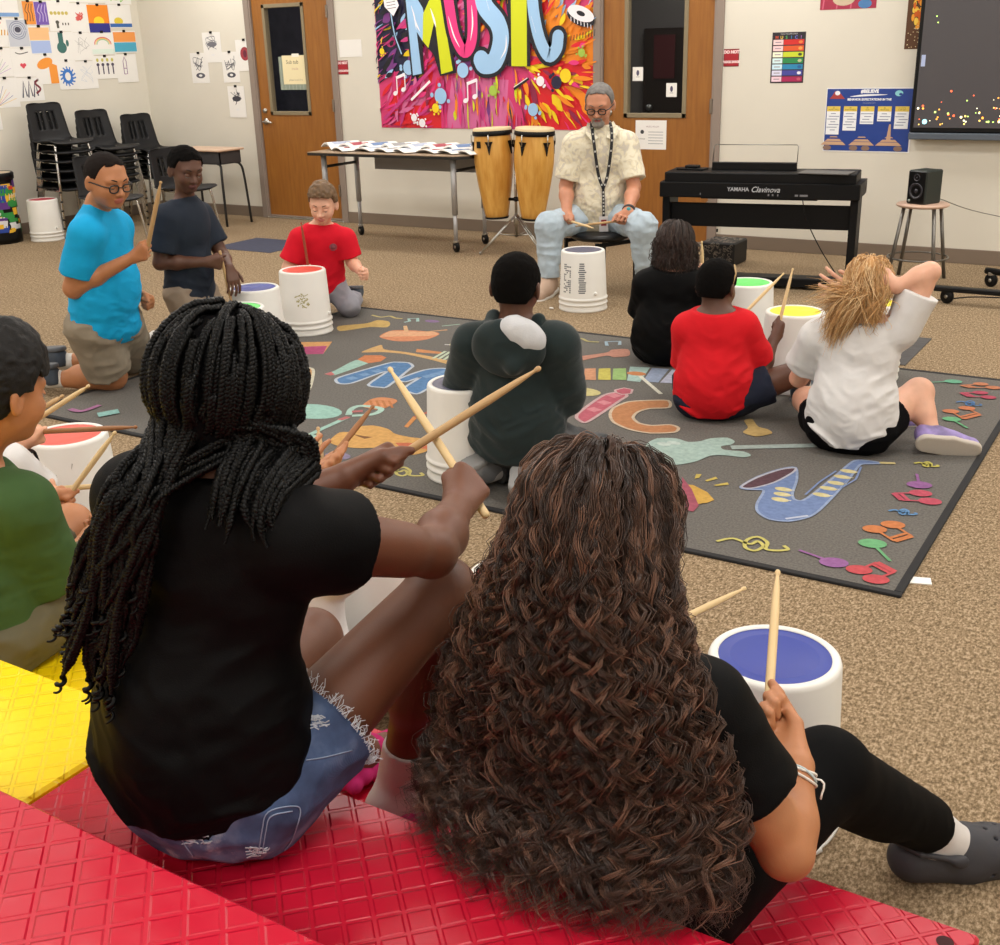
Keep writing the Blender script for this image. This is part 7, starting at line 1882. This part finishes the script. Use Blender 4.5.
def teacher():
    s = 1.30
    gR = at(566, 223, y=6.62); gL = at(622, 222, y=6.62)
    J = dict(P=at(600, 216, y=6.98), N=at(600, 129, y=6.93), H=at(599.5, 103, y=6.88), hf=(.25, -.93, -.30), hu=(.05, -.2, 1), SR=at(575, 145, y=6.83), SL=at(626, 144, y=7.02),
             ER=at(566, 186, y=6.80), WR=at(567, 213, y=6.66), EL=at(634, 187, y=6.96), WL=at(628, 212, y=6.72),
             KR=at(549, 226, y=6.53), KL=at(643, 226, y=6.68), AR=at(549, 288, y=6.52), AL=at(646, 275, y=6.78), FR=(.1, -1, -.12), FL=(.5, -.85, -.1), hipdir=(-.9, -.42, 0), base=0, UR=(0, -.1, 1), UL=(0, -.1, 1))
    J['AR'][2] = .10; J['AL'][2] = .10
    gR = J['WR']+V(.03, -.06, -.035); gL = J['WL']+V(-.02, -.06, -.045)
    tR = at(590, 232, y=6.40); tL = at(592, 232, y=6.40)
    J['handR'] = grip(gR, gR+V(.4, -.2, .0), -1); J['handL'] = grip(gL, gL+V(-.4, -.2, .0), 1)
    P = Person(J, s, 'ruddy', vox=.006, build=.95, label='grey haired person in cream patterned shirt and pale jeans seated on a black chair', open_mouth=True, hs=1.17); P.report('teacher')
    P.body()
    sm = _new('cloth_patterned_shirt'); m_, nt, b = sm; L = nt.links; b.inputs['Roughness'].default_value = .8
    tc = nt.nodes.new('ShaderNodeTexCoord'); n = nt.nodes.new('ShaderNodeTexNoise'); n.inputs['Scale'].default_value = 16; n.inputs['Detail'].default_value = 3; n.inputs['Distortion'].default_value = 1.5; L.new(tc.outputs['Object'], n.inputs['Vector'])
    r = nt.nodes.new('ShaderNodeValToRGB'); e = r.color_ramp.elements; e[0].position = .40; e[0].color = srgb('#c6beb0'); e[1].position = .56; e[1].color = srgb('#e3dcc6'); q = e.new(.47); q.color = srgb('#d9cfb2'); L.new(n.outputs[0], r.inputs[0]); L.new(r.outputs[0], b.inputs['Base Color'])
    P.shirt(m_, sleeve=.80, hem=.06, loose=.012, fold=.012, vox=.006, collar=.058, extra=[Cone(J['SR'], lerp(J['SR'], J['ER'], .95), .056*1.05, .066*1.05, k=.03), Cone(J['SL'], lerp(J['SL'], J['EL'], .95), .056*1.05, .066*1.05, k=.03), Ell(lerp(J['N'], J['P'], .8)+P.fw*.02, V(.165, .13, .16), np.array([P.rt, P.fw, P.up]).T, k=.05)])
    P.pants(cloth('pale_jeans', '#b0c0cc', noise=.1), to=.93, loose=.008, fold=.010, top=.04, full=True, name='jeans', vox=.006, legmul=1.1)
    gh = mat('hair_grey', '#6f6b68', rough=.8, noise=.25, bump=.6, bscale=250)
    P.short_hair(gh, th=.006, front=.076, nape=-.05, side=-.002, noise=.002, ns=80, vox=.005)
    X = P.X; P.part('beard', [Ell(X(0, .066, -.092), V(.036, .030, .026)*P.hs, P.HM, k=.02), Cone(X(-.022, .082, -.060), X(-.026, .074, -.085), .006, .007, k=.01), Cone(X(.022, .082, -.060), X(.026, .074, -.085), .006, .007, k=.01), Cone(X(-.022, .090, -.0565), X(.022, .090, -.0565), .0045, .0045, k=.01), Ell(X(0, .096, -.071), V(.017, .02, .010)*P.hs, P.HM, k=.005, sub=True)], mat('beard_grey', '#8b857e', rough=.95, noise=.2), .0035)
    P.glasses(); P.eyes(lid=.38, iris='#33403c', brow='#5c5650')
    # collar flaps and v opening
    nk = J['N']; rt, fw, up = P.rt, P.fw, P.up; col = MB().mat(m_)
    for q in (-1, 1):
        a = [nk+rt*q*.060+fw*.040+up*.040, nk+rt*q*.026+fw*.120-up*.035, nk+rt*q*.070+fw*.132-up*.055, nk+rt*q*.112+fw*.100+up*.0, nk+rt*q*.085+fw*.02+up*.048]
        col.prism([x-P.org for x in a], fw*.004+up*.002)
    col.build('collar', None, P.root)
    # lanyard: two straps joining, then down to the badge
    lan = mat('lanyard_black', '#1c1c20', rough=.7); lw = ink('#c8c8c4'); Pm = MB(); ch = lerp(J['N'], J['P'], .3)
    jn = lerp(J['N'], J['P'], .62)+fw*.165; bd = lerp(J['N'], J['P'], .93)+fw*.185
    for q in (-1, 1):
        pts = spline([nk+rt*q*.060+fw*.02+up*.055, nk+rt*q*.062+fw*.105+up*.0, nk+rt*q*.055+fw*.145-up*.09, lerp(jn, nk, .25)+rt*q*.03+fw*.03, jn], 6)
        g = np.array([[p-P.org-rt*.010, p-P.org+rt*.010] for p in pts]); Pm.mat(lan).sheet(g); 
        for i in range(1, len(pts)-1, 3): p = pts[i]-P.org+fw*.002; Pm.mat(lw).poly([p-rt*.005-up*.006, p+rt*.005-up*.006, p+rt*.005+up*.006, p-rt*.005+up*.006])
    pts = [lerp(jn, bd, t) for t in np.linspace(0, 1, 9)]; Pm.mat(lan).sheet(np.array([[p-P.org-rt*.009, p-P.org+rt*.009] for p in pts]))
    for p in pts[1:-1]: p = p-P.org+fw*.002; Pm.mat(lw).poly([p-rt*.005-up*.006, p+rt*.005-up*.006, p+rt*.005+up*.006, p-rt*.005+up*.006])
    Pm.build('lanyard', None, P.root)
    b2 = bd-P.org; Q = Matrix; bm = MB().mat(mat('badge_white', '#d8d4d4', rough=.3)); bm.prism([b2-rt*.03-up*.10, b2+rt*.03-up*.10, b2+rt*.03, b2-rt*.03], fw*.004); bm.mat(ink('#8c3038')).poly([b2-rt*.018-up*.06+fw*.006, b2+rt*.018-up*.06+fw*.006, b2+rt*.018-up*.02+fw*.006, b2-rt*.018-up*.02+fw*.006]); bm.build('id_badge', None, P.root)
    d = unit(J['WL']-J['EL']); Mw = frame_z(d); c = J['WL']-d*.025
    m = MB().mat(mat('watch_strap', '#3e3e40', rough=.5)); m.tube([c-P.org+Mw @ V(.036*math.cos(t), .032*math.sin(t), 0) for t in np.linspace(0, 2*PI, 25)[:-1]], .009, 8, closed=True); m.mat(mat('watch_teal', '#2f8f94', rough=.3)).ball(c-P.org+unit(_C-c)*.034, .017, 12, 8); m.build('wristwatch', None, P.root)
    for q in 'RL': P.sock_shoe(q, None, mat('shoe_tan', '#b59a86', rough=.7), vox=.006)
    drumstick(gR-unit(V(.4, -.2, -.02))*.04, gR+unit(V(.42, -.22, -.03))*.30, 'pale drumstick in the seated man\'s right hand, pointing inward', None); drumstick(gL-unit(V(-.4, -.2, -.02))*.04, gL+unit(V(-.42, -.14, -.06))*.30, 'pale drumstick in the seated man\'s left hand, pointing inward', stick_m)
    # his chair
    zs = J['P'][2]-.085; ctr = J['P']+V(.05, -.09, 0); t = empty('stool', (ctr[0], ctr[1], 0), -.42+.0, 'black padded stool with thin black legs under the seated man', 'stool')
    MB().lathe([(0, zs-.05), (.17, zs-.05), (.20, zs-.035), (.20, zs-.015), (.185, zs), (0, zs+.002)], n=36).build('seat', mat('vinyl_black', '#121214', rough=.35), t)
    for sx in (-1, 1):
        for sy in (-1, 1): MB().box((sx*.165-.011, sy*.165-.011, 0), (sx*.165+.011, sy*.165+.011, zs-.045), bev=.003).build('leg', black, t)
    for sx in (-1, 1): MB().box((sx*.165-.008, -.165, zs-.075), (sx*.165+.008, .165, zs-.05)).build('seat_rail', black, t)
teacher()

def hoodie():
    s = 1.10
    J = dict(P=at(516, 440, y=3.40), N=at(517, 326, y=3.40), H=at(516.5, 284, y=3.42), hf=(-.25, 1, -.18), hu=(0, .15, 1), SR=at(557, 345, y=3.42), SL=at(474, 345, y=3.36),
             ER=at(564, 393, y=3.50), WR=at(545, 405, y=3.70), EL=at(462, 402, y=3.46), WL=at(468, 398, y=3.70),
             KR=V(0, 0, 0), KL=V(0, 0, 0), AR=V(0, 0, 0), AL=V(0, 0, 0), FR=(.3, -.9, -.2), FL=(-.3, -.9, -.2), UR=(0, 0, -1), UL=(0, 0, -1), hipdir=(1, .12, 0), base=RUGZ)
    Pv = J['P']; Pv[2] = .21; J['P'] = Pv
    J['KR'] = Pv+V(.20, .28, 0); J['KL'] = Pv+V(-.05, .30, 0); J['KL'] = V(Pv[0]-.06, Pv[1]+.26, .08); J['KR'][2] = .08; J['AR'] = Pv+V(.07, -.04, 0); J['AR'][2] = .065; J['AL'] = Pv+V(-.09, -.05, 0); J['AL'][2] = .065
    J['KL'] = V(-1.98, 3.70, .085); J['KL'] = V(Pv[0]-.01, Pv[1]+.27, .085)
    J['handR'] = dict(G=J['WR']+V(-.05, .05, 0), axis=V(-.3, .8, .3), side=1); J['handL'] = dict(G=J['WL']+V(.05, .05, 0), axis=V(.3, .8, .3), side=-1)
    P = Person(J, s, 'dark', vox=.005, label='person in dark green hoodie with pale hood lining sitting on the rug, back turned', hs=1.08); P.report('hood')
    P.body(); hm = cloth('green_hoodie', '#1e2a2b', rough=.9, sheen=.15)
    up, fw, rt = P.up, P.fw, P.rt; N_ = J['N']; M = np.array([rt, fw, up]).T
    P.shirt(hm, long_=True, sleeve=.92, hem=.07, loose=.015, fold=.016, vox=.0055, name='hoodie', collar=.056, fscale=8, extra=[Ell(lerp(N_, J['P'], .85), V(.155, .12, .13), M, k=.05), Cone(J['SL'], J['EL'], .062, .066, k=.03), Cone(J['SR'], J['ER'], .062, .060, k=.03)])
    hp = [Ell(N_-fw*.105-up*.055+rt*.005, V(.135, .055, .105), M @ rotz(0), k=.04), Cone(N_-rt*.085-fw*.01+up*.03, N_-rt*.075-fw*.10-up*.02, .026, .030, k=.03), Cone(N_+rt*.085-fw*.01+up*.03, N_+rt*.095-fw*.10-up*.04, .026, .026, k=.03), Cone(N_-rt*.075-fw*.10-up*.02, N_+rt*.04-fw*.155-up*.10, .026, .022, k=.03), Cone(N_+rt*.10-fw*.10-up*.05, N_+rt*.04-fw*.155-up*.11, .024, .020, k=.03),
          Ell(N_-fw*.085+up*.045+rt*.045, V(.060, .062, .085), M @ roty(-.5), k=.012, sub=True)]
    P.part('hood', hp, hm, .004, disp=lambda F: .006*(np.abs(noise3(F, 14))-.3))
    lin = cloth('hood_lining', '#c4c6ca', rough=.7, bump=.5, bscale=160)
    P.part('hood_lining', [Ell(N_-fw*.108+up*.002+rt*.060, V(.092, .052, .056), M @ roty(.45), k=.01), Cone(N_-rt*.03-fw*.075+up*.022, N_+rt*.085-fw*.105-up*.045, .022, .014, k=.02)], lin, .004, disp=lambda F: .007*(np.abs(noise3(F, 22))-.3))
    P.pants(cloth('camo_pants', '#4a4c4e', noise=.5, bump=.2), to=.9, loose=.010, fold=.008, full=True, name='pants', vox=.006)
    P.short_hair(h_afro, th=.006, front=.045, nape=-.062, side=-.005, noise=.002, ns=100, vox=.005)
    for q in 'RL': P.sock_shoe(q, white_sock, mat('shoe_grey', '#77797c', rough=.8), vox=.006, sole=mat('sole_grey', '#8a8a8a', rough=.8))
hoodie()

def strands(P, hairroot, mats, n, L, spread, rnd, rad=.0011, wave=.004, az=(-2.4, 2.4), inward=0., ell=.9, name='hair_strand', drop=None):
    r, f, u = P.HM.T; c0 = P.X(0, -.010, .020); hs = P.hs; VV, FF, MM, nb = [], [], [], 0
    for i in range(n):
        a = rnd.uniform(*az); e = math.asin(rnd.uniform(-.2, 1)); top = rnd.uniform(.006, .016)
        def surf(el, off):
            dv = r*math.sin(a)*math.cos(el)-f*math.cos(a)*math.cos(el)+u*math.sin(el); q = P.HM.T @ dv; t = 1/math.sqrt((q[0]/.076)**2+(q[1]/.093)**2+(q[2]/.083)**2); return c0+dv*(t*hs+off)
        pts = [surf(e, .002)]; el = e
        while el > .05: el -= .3; pts.append(surf(max(el, 0), top))
        if len(pts) < 2: pts.append(surf(e-.1, top))
        base = pts[-1]; LL = L*rnd.uniform(.8, 1.08)
        out = unit(base-c0-((base-c0) @ u)*u)
        for t in np.linspace(.25, 1, 5):
            p = base-UP*LL*t+out*(spread*t-inward*t*t)+V(*rnd.normal(0, wave, 3)); pts.append(p)
        if drop is not None: pts = drop(pts, a, rnd)
        sp = spline(pts, 4); m = len(sp); v, fq = tube_np(sp, rad*np.clip((m-np.arange(m))/5, .3, 1), 3); VV.append(v); FF.append(fq+nb); nb += len(v); MM.append(np.full(len(fq), rnd.randint(len(mats))))
    o = mesh_np(name, np.vstack(VV)-P.org, np.vstack(FF), mats, hairroot, np.concatenate(MM)); tag(o, kind='stuff'); return o

def bob_kid():
    s = 1.03
    J = dict(P=at(664, 352, y=5.25), N=at(672, 270, y=5.27), H=at(676, 243, y=5.32), hf=(.10, 1, -.25), hu=(0, .15, 1), SR=at(693, 285, y=5.31), SL=at(647, 284, y=5.24),
             ER=at(703, 312, y=5.42), WR=at(700, 290, y=5.60), EL=at(642, 315, y=5.36), WL=at(655, 312, y=5.58),
             KR=at(718, 335, y=5.55), KL=V(-2.45, 5.55, .12), AR=V(-2.05, 5.42, .07), AL=V(-2.25, 5.52, .07), FR=(-.6, .7, 0), FL=(.6, .7, 0), base=RUGZ, hipdir=(1, .1, 0), UR=(0, 0, 1), UL=(0, 0, 1))
    J['P'][2] = .11; J['KR'] = V(-1.98, 5.45, .13); J['AR'] = V(-2.15, 5.62, .07); J['AL'] = V(-2.30, 5.62, .07)
    g = at(703, 266, y=5.60); g[2] -= .03; tip = at(702, 248, y=5.62)
    J['WR'] = g+V(.01, -.07, -.03); J['handR'] = grip(g, tip, 1); J['handL'] = dict(G=J['WL']+V(.04, .05, .02), axis=V(.3, .8, .3), side=-1)
    P = Person(J, s, 'light', vox=.0055, label='person with dark shoulder length hair and black tee sitting on the rug near the piano', hs=1.03); P.report('bob')
    P.body(); P.shirt(cloth('black_tee', '#101012'), sleeve=.8, hem=.09, loose=.014, fold=.012, vox=.006, extra=[Cone(J['SR'], lerp(J['SR'], J['ER'], .9), .052, .062, k=.03), Cone(J['SL'], lerp(J['SL'], J['EL'], .9), .052, .062, k=.03), Ell(lerp(J['N'], J['P'], .85), V(.15, .115, .13), np.array([P.rt, P.fw, P.up]).T, k=.05)])
    P.pants(cloth('black_pants', '#121214'), to=.9, full=True, name='pants', vox=.006)
    hm = [mat('hair_dbrown', '#281b15', rough=.45), mat('hair_dbrown2', '#43312a', rough=.45)]
    X = P.X; P.part('hair', [Ell(X(0, -.015, .018), V(.082, .097, .088)*1.03, P.HM, k=.03), Ell(X(0, -.045, -.06), V(.075, .060, .075), P.HM, k=.04)], hm[0], .005, clip=lambda F: (F-X(0, .045, 0)) @ P.HM[:, 1], disp=lambda F: .004*noise3(F*V(1, 1, .3), 60))
    hr = [c for c in P.root.children if c.name.startswith('hair')][0]
    strands(P, hr, hm, 1300, .17, .004, np.random.RandomState(3), rad=.0017, wave=.011, inward=.0)
    for q in 'RL': P.sock_shoe(q, white_sock, mat('shoe_dark', '#3c4654'), vox=.006)
    u = unit(tip-g); drumstick(g-u*.05, g+u*.16, 'pale drumstick held up by the person with shoulder length hair')
bob_kid()

def red_back():
    s = 1.02
    gB = at(778, 328, y=4.86); tB = at(793, 268, y=4.98); gA = at(736, 322, y=4.85); tA = at(784, 273, y=5.12)
    J = dict(P=at(713, 398, y=4.52), N=at(716, 313, y=4.55), H=at(717, 284, y=4.58), hf=(.10, 1, -.20), hu=(0, .1, 1), SR=at(742, 327, y=4.60), SL=at(689, 329, y=4.54),
             ER=at(761, 372, y=4.72), WR=at(773, 340, y=4.82), EL=at(688, 372, y=4.66), WL=at(728, 332, y=4.80),
             KR=at(800, 372, y=4.72), KL=V(-1.95, 4.80, .14), AR=V(-1.45, 4.95, .07), AL=V(-1.7, 4.95, .07), FR=(.3, .9, 0), FL=(.2, .9, 0), base=RUGZ, hipdir=(.93, .3, 0), UR=(0, 0, 1), UL=(0, 0, 1))
    J['P'][2] = .11
    uB = unit(tB-gB); uA = unit(tA-gA); J['WR'] = gB+unit(J['ER']-gB)*.066; J['WL'] = gA+V(-.03, -.06, -.02)
    J['handR'] = grip(gB, tB, 1); J['handL'] = grip(gA, tA, -1)
    P = Person(J, s, 'dark', vox=.005, label='person in red tee and navy shorts sitting on the rug, back turned, two sticks raised', hs=1.03); P.report('redb')
    P.body(); P.shirt(cloth('red_tee2', '#cf1420'), sleeve=.70, hem=.09, loose=.014, fold=.012, vox=.0055, extra=[Cone(J['SR'], lerp(J['SR'], J['ER'], .9), .055, .068, k=.03), Cone(J['SL'], lerp(J['SL'], J['EL'], .9), .055, .062, k=.03), Ell(lerp(J['N'], J['P'], .85), V(.15, .118, .13), np.array([P.rt, P.fw, P.up]).T, k=.05)])
    P.pants(cloth('navy_shorts', '#1c2233'), to=.55, loose=.014, fold=.008, vox=.006)
    P.short_hair(h_afro, th=.007, front=.045, nape=-.058, side=-.005, noise=.002, ns=100, vox=.005)
    for q in 'RL': P.sock_shoe(q, white_sock, mat('shoe_dark', '#3c4654'), vox=.006)
    m = MB(); X = P.X; m.tube([X(.079, -.015, .01)-P.org, X(.084, -.01, .05)-P.org, X(.07, -.005, .085)-P.org], .0035, 8); m.build('glasses_strap', mat('strap_tan', '#c8a878', rough=.5), P.root)
    drumstick(gB-uB*.05, tB, 'pale drumstick pointing straight up by the person in red, back turned'); drumstick(gA-uA*.03, tA, 'pale drumstick slanting up right beside the raised one at the yellow drum')
red_back()

def blonde():
    s = 1.06
    J = dict(P=at(850, 428, y=4.36), N=at(862, 322, y=4.40), H=at(868, 285, y=4.46), hf=(-.18, 1, -.12), hu=(0, .12, 1), SR=at(899, 330, y=4.43), SL=at(819, 338, y=4.40),
             ER=at(930, 272, y=4.46), WR=at(898, 286, y=4.40), EL=at(798, 376, y=4.50), WL=at(838, 306, y=4.54),
             KR=at(918, 392, y=4.60), KL=at(806, 400, y=4.66), AR=at(931, 438, y=4.50), AL=at(905, 412, y=4.62), FR=(.86, .40, -.12), FL=(.9, .2, 0), base=RUGZ, hipdir=(1, .05, 0), UR=(-.42, .72, .30), UL=(.2, 0, 1))
    J['P'][2] = .115; J['AR'][2] = .075; J['AL'] = V(-1.02, 4.78, .07)
    J['handR'] = dict(mode='open', G=J['WR'], fwd=V(-.9, -.12, .05), axis=V(-.1, .2, .95), n=V(-.1, .95, -.1), curl=(.3, .4, .3)); J['handL'] = dict(mode='open', G=J['WL'], fwd=V(-.30, -.40, .75), axis=V(-.6, .55, -.1), n=V(.5, .6, .2), curl=(.2, .3, .2), spread=1.25)
    J['WL'] = at(848, 300, y=4.36); J['EL'] = at(800, 378, y=4.44); J['handL'] = dict(mode='open', G=J['WL'], fwd=V(-.75, -.25, .30), axis=V(.15, .1, .95), n=V(.2, .95, 0), curl=(.12, .2, .2), spread=1.3)
    J['EL'] = at(799, 378, y=4.50); J['WL'] = at(856, 296, y=4.47)
    P = Person(J, s, 'fair', vox=.005, label='fair haired person in white tee gathering hair with both hands, sitting on the rug', hs=1.05); P.report('blonde')
    P.body(); P.shirt(cloth('white_tee', '#d9d8d8'), sleeve=.62, hem=.075, loose=.014, fold=.014, vox=.005, collar=.056, extra=[Cone(J['SR'], lerp(J['SR'], J['ER'], .85), .052, .055, k=.03), Cone(J['SL'], lerp(J['SL'], J['EL'], .85), .056, .068, k=.03), Ell(lerp(J['N'], J['P'], .82), V(.150, .115, .13), np.array([P.rt, P.fw, P.up]).T, k=.05)])
    P.pants(cloth('black_shorts', '#0e0e10'), to=.42, loose=.014, fold=.008, vox=.0055)
    hm = [mat('hair_blonde', '#cf9f66', rough=.45), mat('hair_blonde2', '#e6c392', rough=.45), mat('hair_blonde3', '#b58a56', rough=.45)]
    X = P.X; P.part('hair', [Ell(X(0, -.012, .020), V(.081, .096, .086)*1.05, P.HM, k=.03), Ell(X(-.01, -.07, -.055), V(.055, .04, .06), P.HM, k=.04)], hm[0], .005, clip=lambda F: (F-X(0, .045, 0)) @ P.HM[:, 1], disp=lambda F: .004*noise3(F*V(1, 1, .3), 60))
    hr = [c for c in P.root.children if c.name.startswith('hair')][0]
    bun = at(853, 303, y=4.33); rr_ = np.random.RandomState(8)
    def drop(pts, a, rnd):
        k = [p for p in pts[:-5]]; t = rnd.rand()
        g = bun+V(*rnd.normal(0, .022, 3))
        if t < .62: return k[:2]+[lerp(k[-1], g, .55)+V(*rnd.normal(0, .008, 3)), g, g+V(-.03, -.01, -.05)+V(*rnd.normal(0, .012, 3)), g+V(-.04-.04*rnd.rand(), -.01, -.09-.08*rnd.rand())]
        if t < .78: 
            d = V(-.08-.08*rnd.rand(), 0, .02+.03*rnd.randn()); return k[:2]+[lerp(k[-1], g, .6), g+d*.4+V(0, 0, .02), g+d+V(0, 0, -.03*rnd.rand())]
        return k[:2]+[lerp(k[-1], g, .4)+V(.05, -.02, 0), g+V(.07, 0, -.02)+V(*rnd.normal(0, .010, 3)), g+V(.08, .0, -.06)+V(*rnd.normal(0, .012, 3))]
    strands(P, hr, hm, 1300, .15, .0, rr_, rad=.0013, wave=.005, az=(-2.2, 2.2), drop=drop)
    sh = mat('shoe_pastel', '#8f7fb8', rough=.6, noise=.5, nscale=14)
    for q in 'RL': P.sock_shoe(q, None, sh, vox=.005, sole=mat('sole_beige', '#c4bbb0', rough=.8, bump=.5, bscale=150))
blonde()

def green_boy():
    s = 1.10
    J = dict(P=at(0, 640, y=1.36), N=at(2, 476, y=1.40), H=at(4, 392, y=1.455), hf=(.02, 1, -.20), hu=(0, .15, 1), SR=at(20, 506, y=1.41), SL=at(-60, 490, y=1.38),
             ER=at(56, 590, y=1.50), WR=at(92, 535, y=1.70), EL=at(-70, 580, y=1.5), WL=at(20, 540, y=1.75),
             KR=at(62, 600, y=1.80), KL=at(-30, 590, y=1.82), AR=V(0, 0, 0), AL=V(0, 0, 0), FR=(.1, 1, -.1), FL=(.1, 1, -.1), base=.22, hipdir=(1, 0, 0), UR=(0, 0, 1), UL=(0, 0, 1))
    J['P'] = V(J['SR'][0]-.17, 1.36, .325); J['SL'] = J['SR']+V(-.31, -.02, 0); J['N'] = (J['SR']+J['SL'])/2+V(0, .0, .055); J['H'] = at(-2, 388, y=1.46)
    J['KR'] = J['P']+V(.10, .40, .05); J['KL'] = J['P']+V(-.16, .40, .06); J['AR'] = J['KR']+V(.02, .10, 0); J['AR'][2] = .08; J['AL'] = J['KL']+V(.0, .10, 0); J['AL'][2] = .08
    gl_ = at(64, 502, y=1.82); J['WL'] = gl_+V(-.02, -.07, .0); J['EL'] = lerp(J['SL'], J['WL'], .5)+V(-.10, -.02, -.05)
    gR = J['WR']+unit(J['WR']-J['ER'])*.066; J['handR'] = dict(G=gR, axis=V(.5, .6, .3), side=1); J['handL'] = dict(G=gl_, axis=at(116, 431, y=1.94)-at(66, 499, y=1.82), side=-1)
    P = Person(J, s, 'tan', vox=.0042, label='person with short black hair and green tee seated on the yellow riser at left', hs=1.10); P.report('green')
    P.body(); P.shirt(cloth('green_tee', '#3e5a32'), sleeve=.78, hem=.09, loose=.013, fold=.012, vox=.005, extra=[Cone(J['SR'], lerp(J['SR'], J['ER'], .95), .058, .068, k=.03), Cone(J['SL'], lerp(J['SL'], J['EL'], .95), .056, .066, k=.03)])
    P.pants(cloth('grey_green_shorts', '#66624f'), to=.85, loose=.014, fold=.010, vox=.006)
    P.short_hair(h_black, th=.011, front=.045, nape=-.055, side=.0, noise=.003, ns=80, vox=.004, top_extra=.03)
    P.eyes(lid=.1, only=(1,))
    hr = [c for c in P.root.children if c.name.startswith('hair')][0]
    pass
    for q in 'RL': P.sock_shoe(q, white_sock, mat('shoe_dark', '#3c4654'), vox=.006)
green_boy()

def hidden_left():
    s = 1.03
    gR = at(36, 432, y=1.98); tR = at(137, 427, y=1.98); gL = at(52, 489, y=1.93); tL = at(100, 486, y=1.93)
    J = dict(P=V(-2.98, 1.80, .11), N=V(-2.96, 1.80, .52), H=V(-2.94, 1.84, .63), hf=(.2, 1, -.2), hu=(0, .1, 1), SR=V(-2.82, 1.84, .47), SL=V(-3.10, 1.80, .47), ER=V(-2.80, 1.93, .33), WR=gR+V(-.03, -.05, -.03), EL=V(-3.12, 1.95, .28), WL=gL+V(-.07, -.03, -.01),
             KR=at(62, 520, y=2.0), KL=V(-3.25, 2.12, .18), AR=V(-2.98, 2.2, .07), AL=V(-3.1, 2.05, .07), FR=(.2, .9, 0), FL=(.2, .9, 0), base=0, hipdir=(1, 0, 0), UR=(0, 0, 1), UL=(0, 0, 1))
    J['EL'] = lerp(J['SL'], J['WL'], .5)+V(.0, -.03, -.10)
    J['handR'] = grip(gR, tR, 1); J['handL'] = grip(gL, tL, -1)
    P = Person(J, s, 'light', vox=.0055, label='person in white tee mostly hidden behind the person in green, hands on drumsticks', hs=1.0); P.report('hidL')
    P.body(); P.shirt(cloth('white_tee', '#d9d8d8'), sleeve=.75, loose=.012, vox=.006, extra=[Cone(J['SR'], lerp(J['SR'], J['ER'], .95), .055, .066, k=.03)])
    P.pants(cloth('black_shorts', '#0e0e10'), to=.6, vox=.006)
    P.short_hair(h_black, th=.010, nape=-.06, vox=.006)
    for q in 'RL': P.sock_shoe(q, white_sock, mat('shoe_dark', '#3c4654'), vox=.006)
    m = MB(); m.tube(spline([J['N']+V(.05, 0, .02)-P.org, J['SR']+V(.03, .02, .03)-P.org, at(34, 452, y=1.95)-P.org, at(46, 492, y=1.92)-P.org], 6), .011, 8, flat=.4); m.build('bag_strap', black, P.root)
    drumstick(gR-unit(tR-gR)*.02, tR, 'brown drumstick lying level across the red drum at the left edge', stick_d); drumstick(gL-unit(tL-gL)*.03, gL+unit(tL-gL)*.30, 'pale drumstick level above the knee at the left edge, lower of the pair')
    a = at(66, 499, y=1.82); b = at(116, 431, y=1.94); drumstick(a, b, 'tan drumstick slanting up across the front of the scuffed bucket', None)
    a = at(30, 424, y=1.99); b = at(90, 385, y=2.10); drumstick(a, b, 'pale drumstick pointing up right beside the cheek of the person in green'); a = at(24, 420, y=2.02); b = at(64, 395, y=2.14); drumstick(a, b, 'tan drumstick just above and behind the pale one by the cheek', stick_m)
hidden_left()

def hidden_mid():
    s = 1.0
    gR = at(332, 458, y=1.98); tR = at(374, 405, y=2.14); gL = at(322, 470, y=2.02); tL = at(318, 427, y=2.12)
    J = dict(P=V(-1.66, 1.74, .11), N=V(-1.70, 1.76, .51), H=V(-1.71, 1.80, .62), hf=(-.1, 1, -.2), hu=(0, .1, 1), SR=V(-1.56, 1.78, .46), SL=V(-1.84, 1.78, .46), ER=V(-1.50, 1.90, .30), EL=V(-1.88, 1.93, .32), WR=gR+V(.0, -.06, -.045), WL=gL+V(-.05, -.05, -.04),
             KR=V(-1.47, 2.02, .30), KL=V(-2.02, 2.06, .20), AR=V(-1.52, 2.22, .075), AL=V(-2.0, 2.30, .075), FR=(0, 1, 0), FL=(0, 1, 0), base=0, hipdir=(1, 0, 0), UR=(0, 0, 1), UL=(0, 0, 1))
    J['ER'] = lerp(J['SR'], J['WR'], .5)+V(.06, .0, -.10); J['EL'] = lerp(J['SL'], J['WL'], .5)+V(-.06, .0, -.10)
    J['handR'] = grip(gR, tR, 1); J['handL'] = dict(mode='open', G=J['WL'], fwd=V(.1, .35, .9), axis=V(.95, .2, 0), n=V(-.1, .9, -.3), curl=(.2, .35, .3), spread=1.2)
    P = Person(J, s, 'tan', vox=.0045, label='person in white mostly hidden behind the braided person, hands raised with dark drumsticks', hs=.98); P.report('hidM')
    P.body(); P.shirt(cloth('white_tee', '#d9d8d8'), sleeve=.4, loose=.010, hem=.10, vox=.006)
    P.pants(cloth('white_shorts', '#cfcdca'), to=.55, vox=.006); P.short_hair(h_black, th=.008, nape=-.06, vox=.006)
    for q in 'RL': P.sock_shoe(q, white_sock, mat('shoe_dark', '#3c4654'), vox=.006)
    u = unit(tR-gR); drumstick(gR-u*.07, tR, 'dark brown drumstick raised just right of the long braids', stick_d); u = unit(tL-gL); drumstick(gL-u*.05, tL, 'short looking brown drumstick tip between the braids and the darker stick', stick_m)
hidden_mid()
print('T all', time.time()-T0)
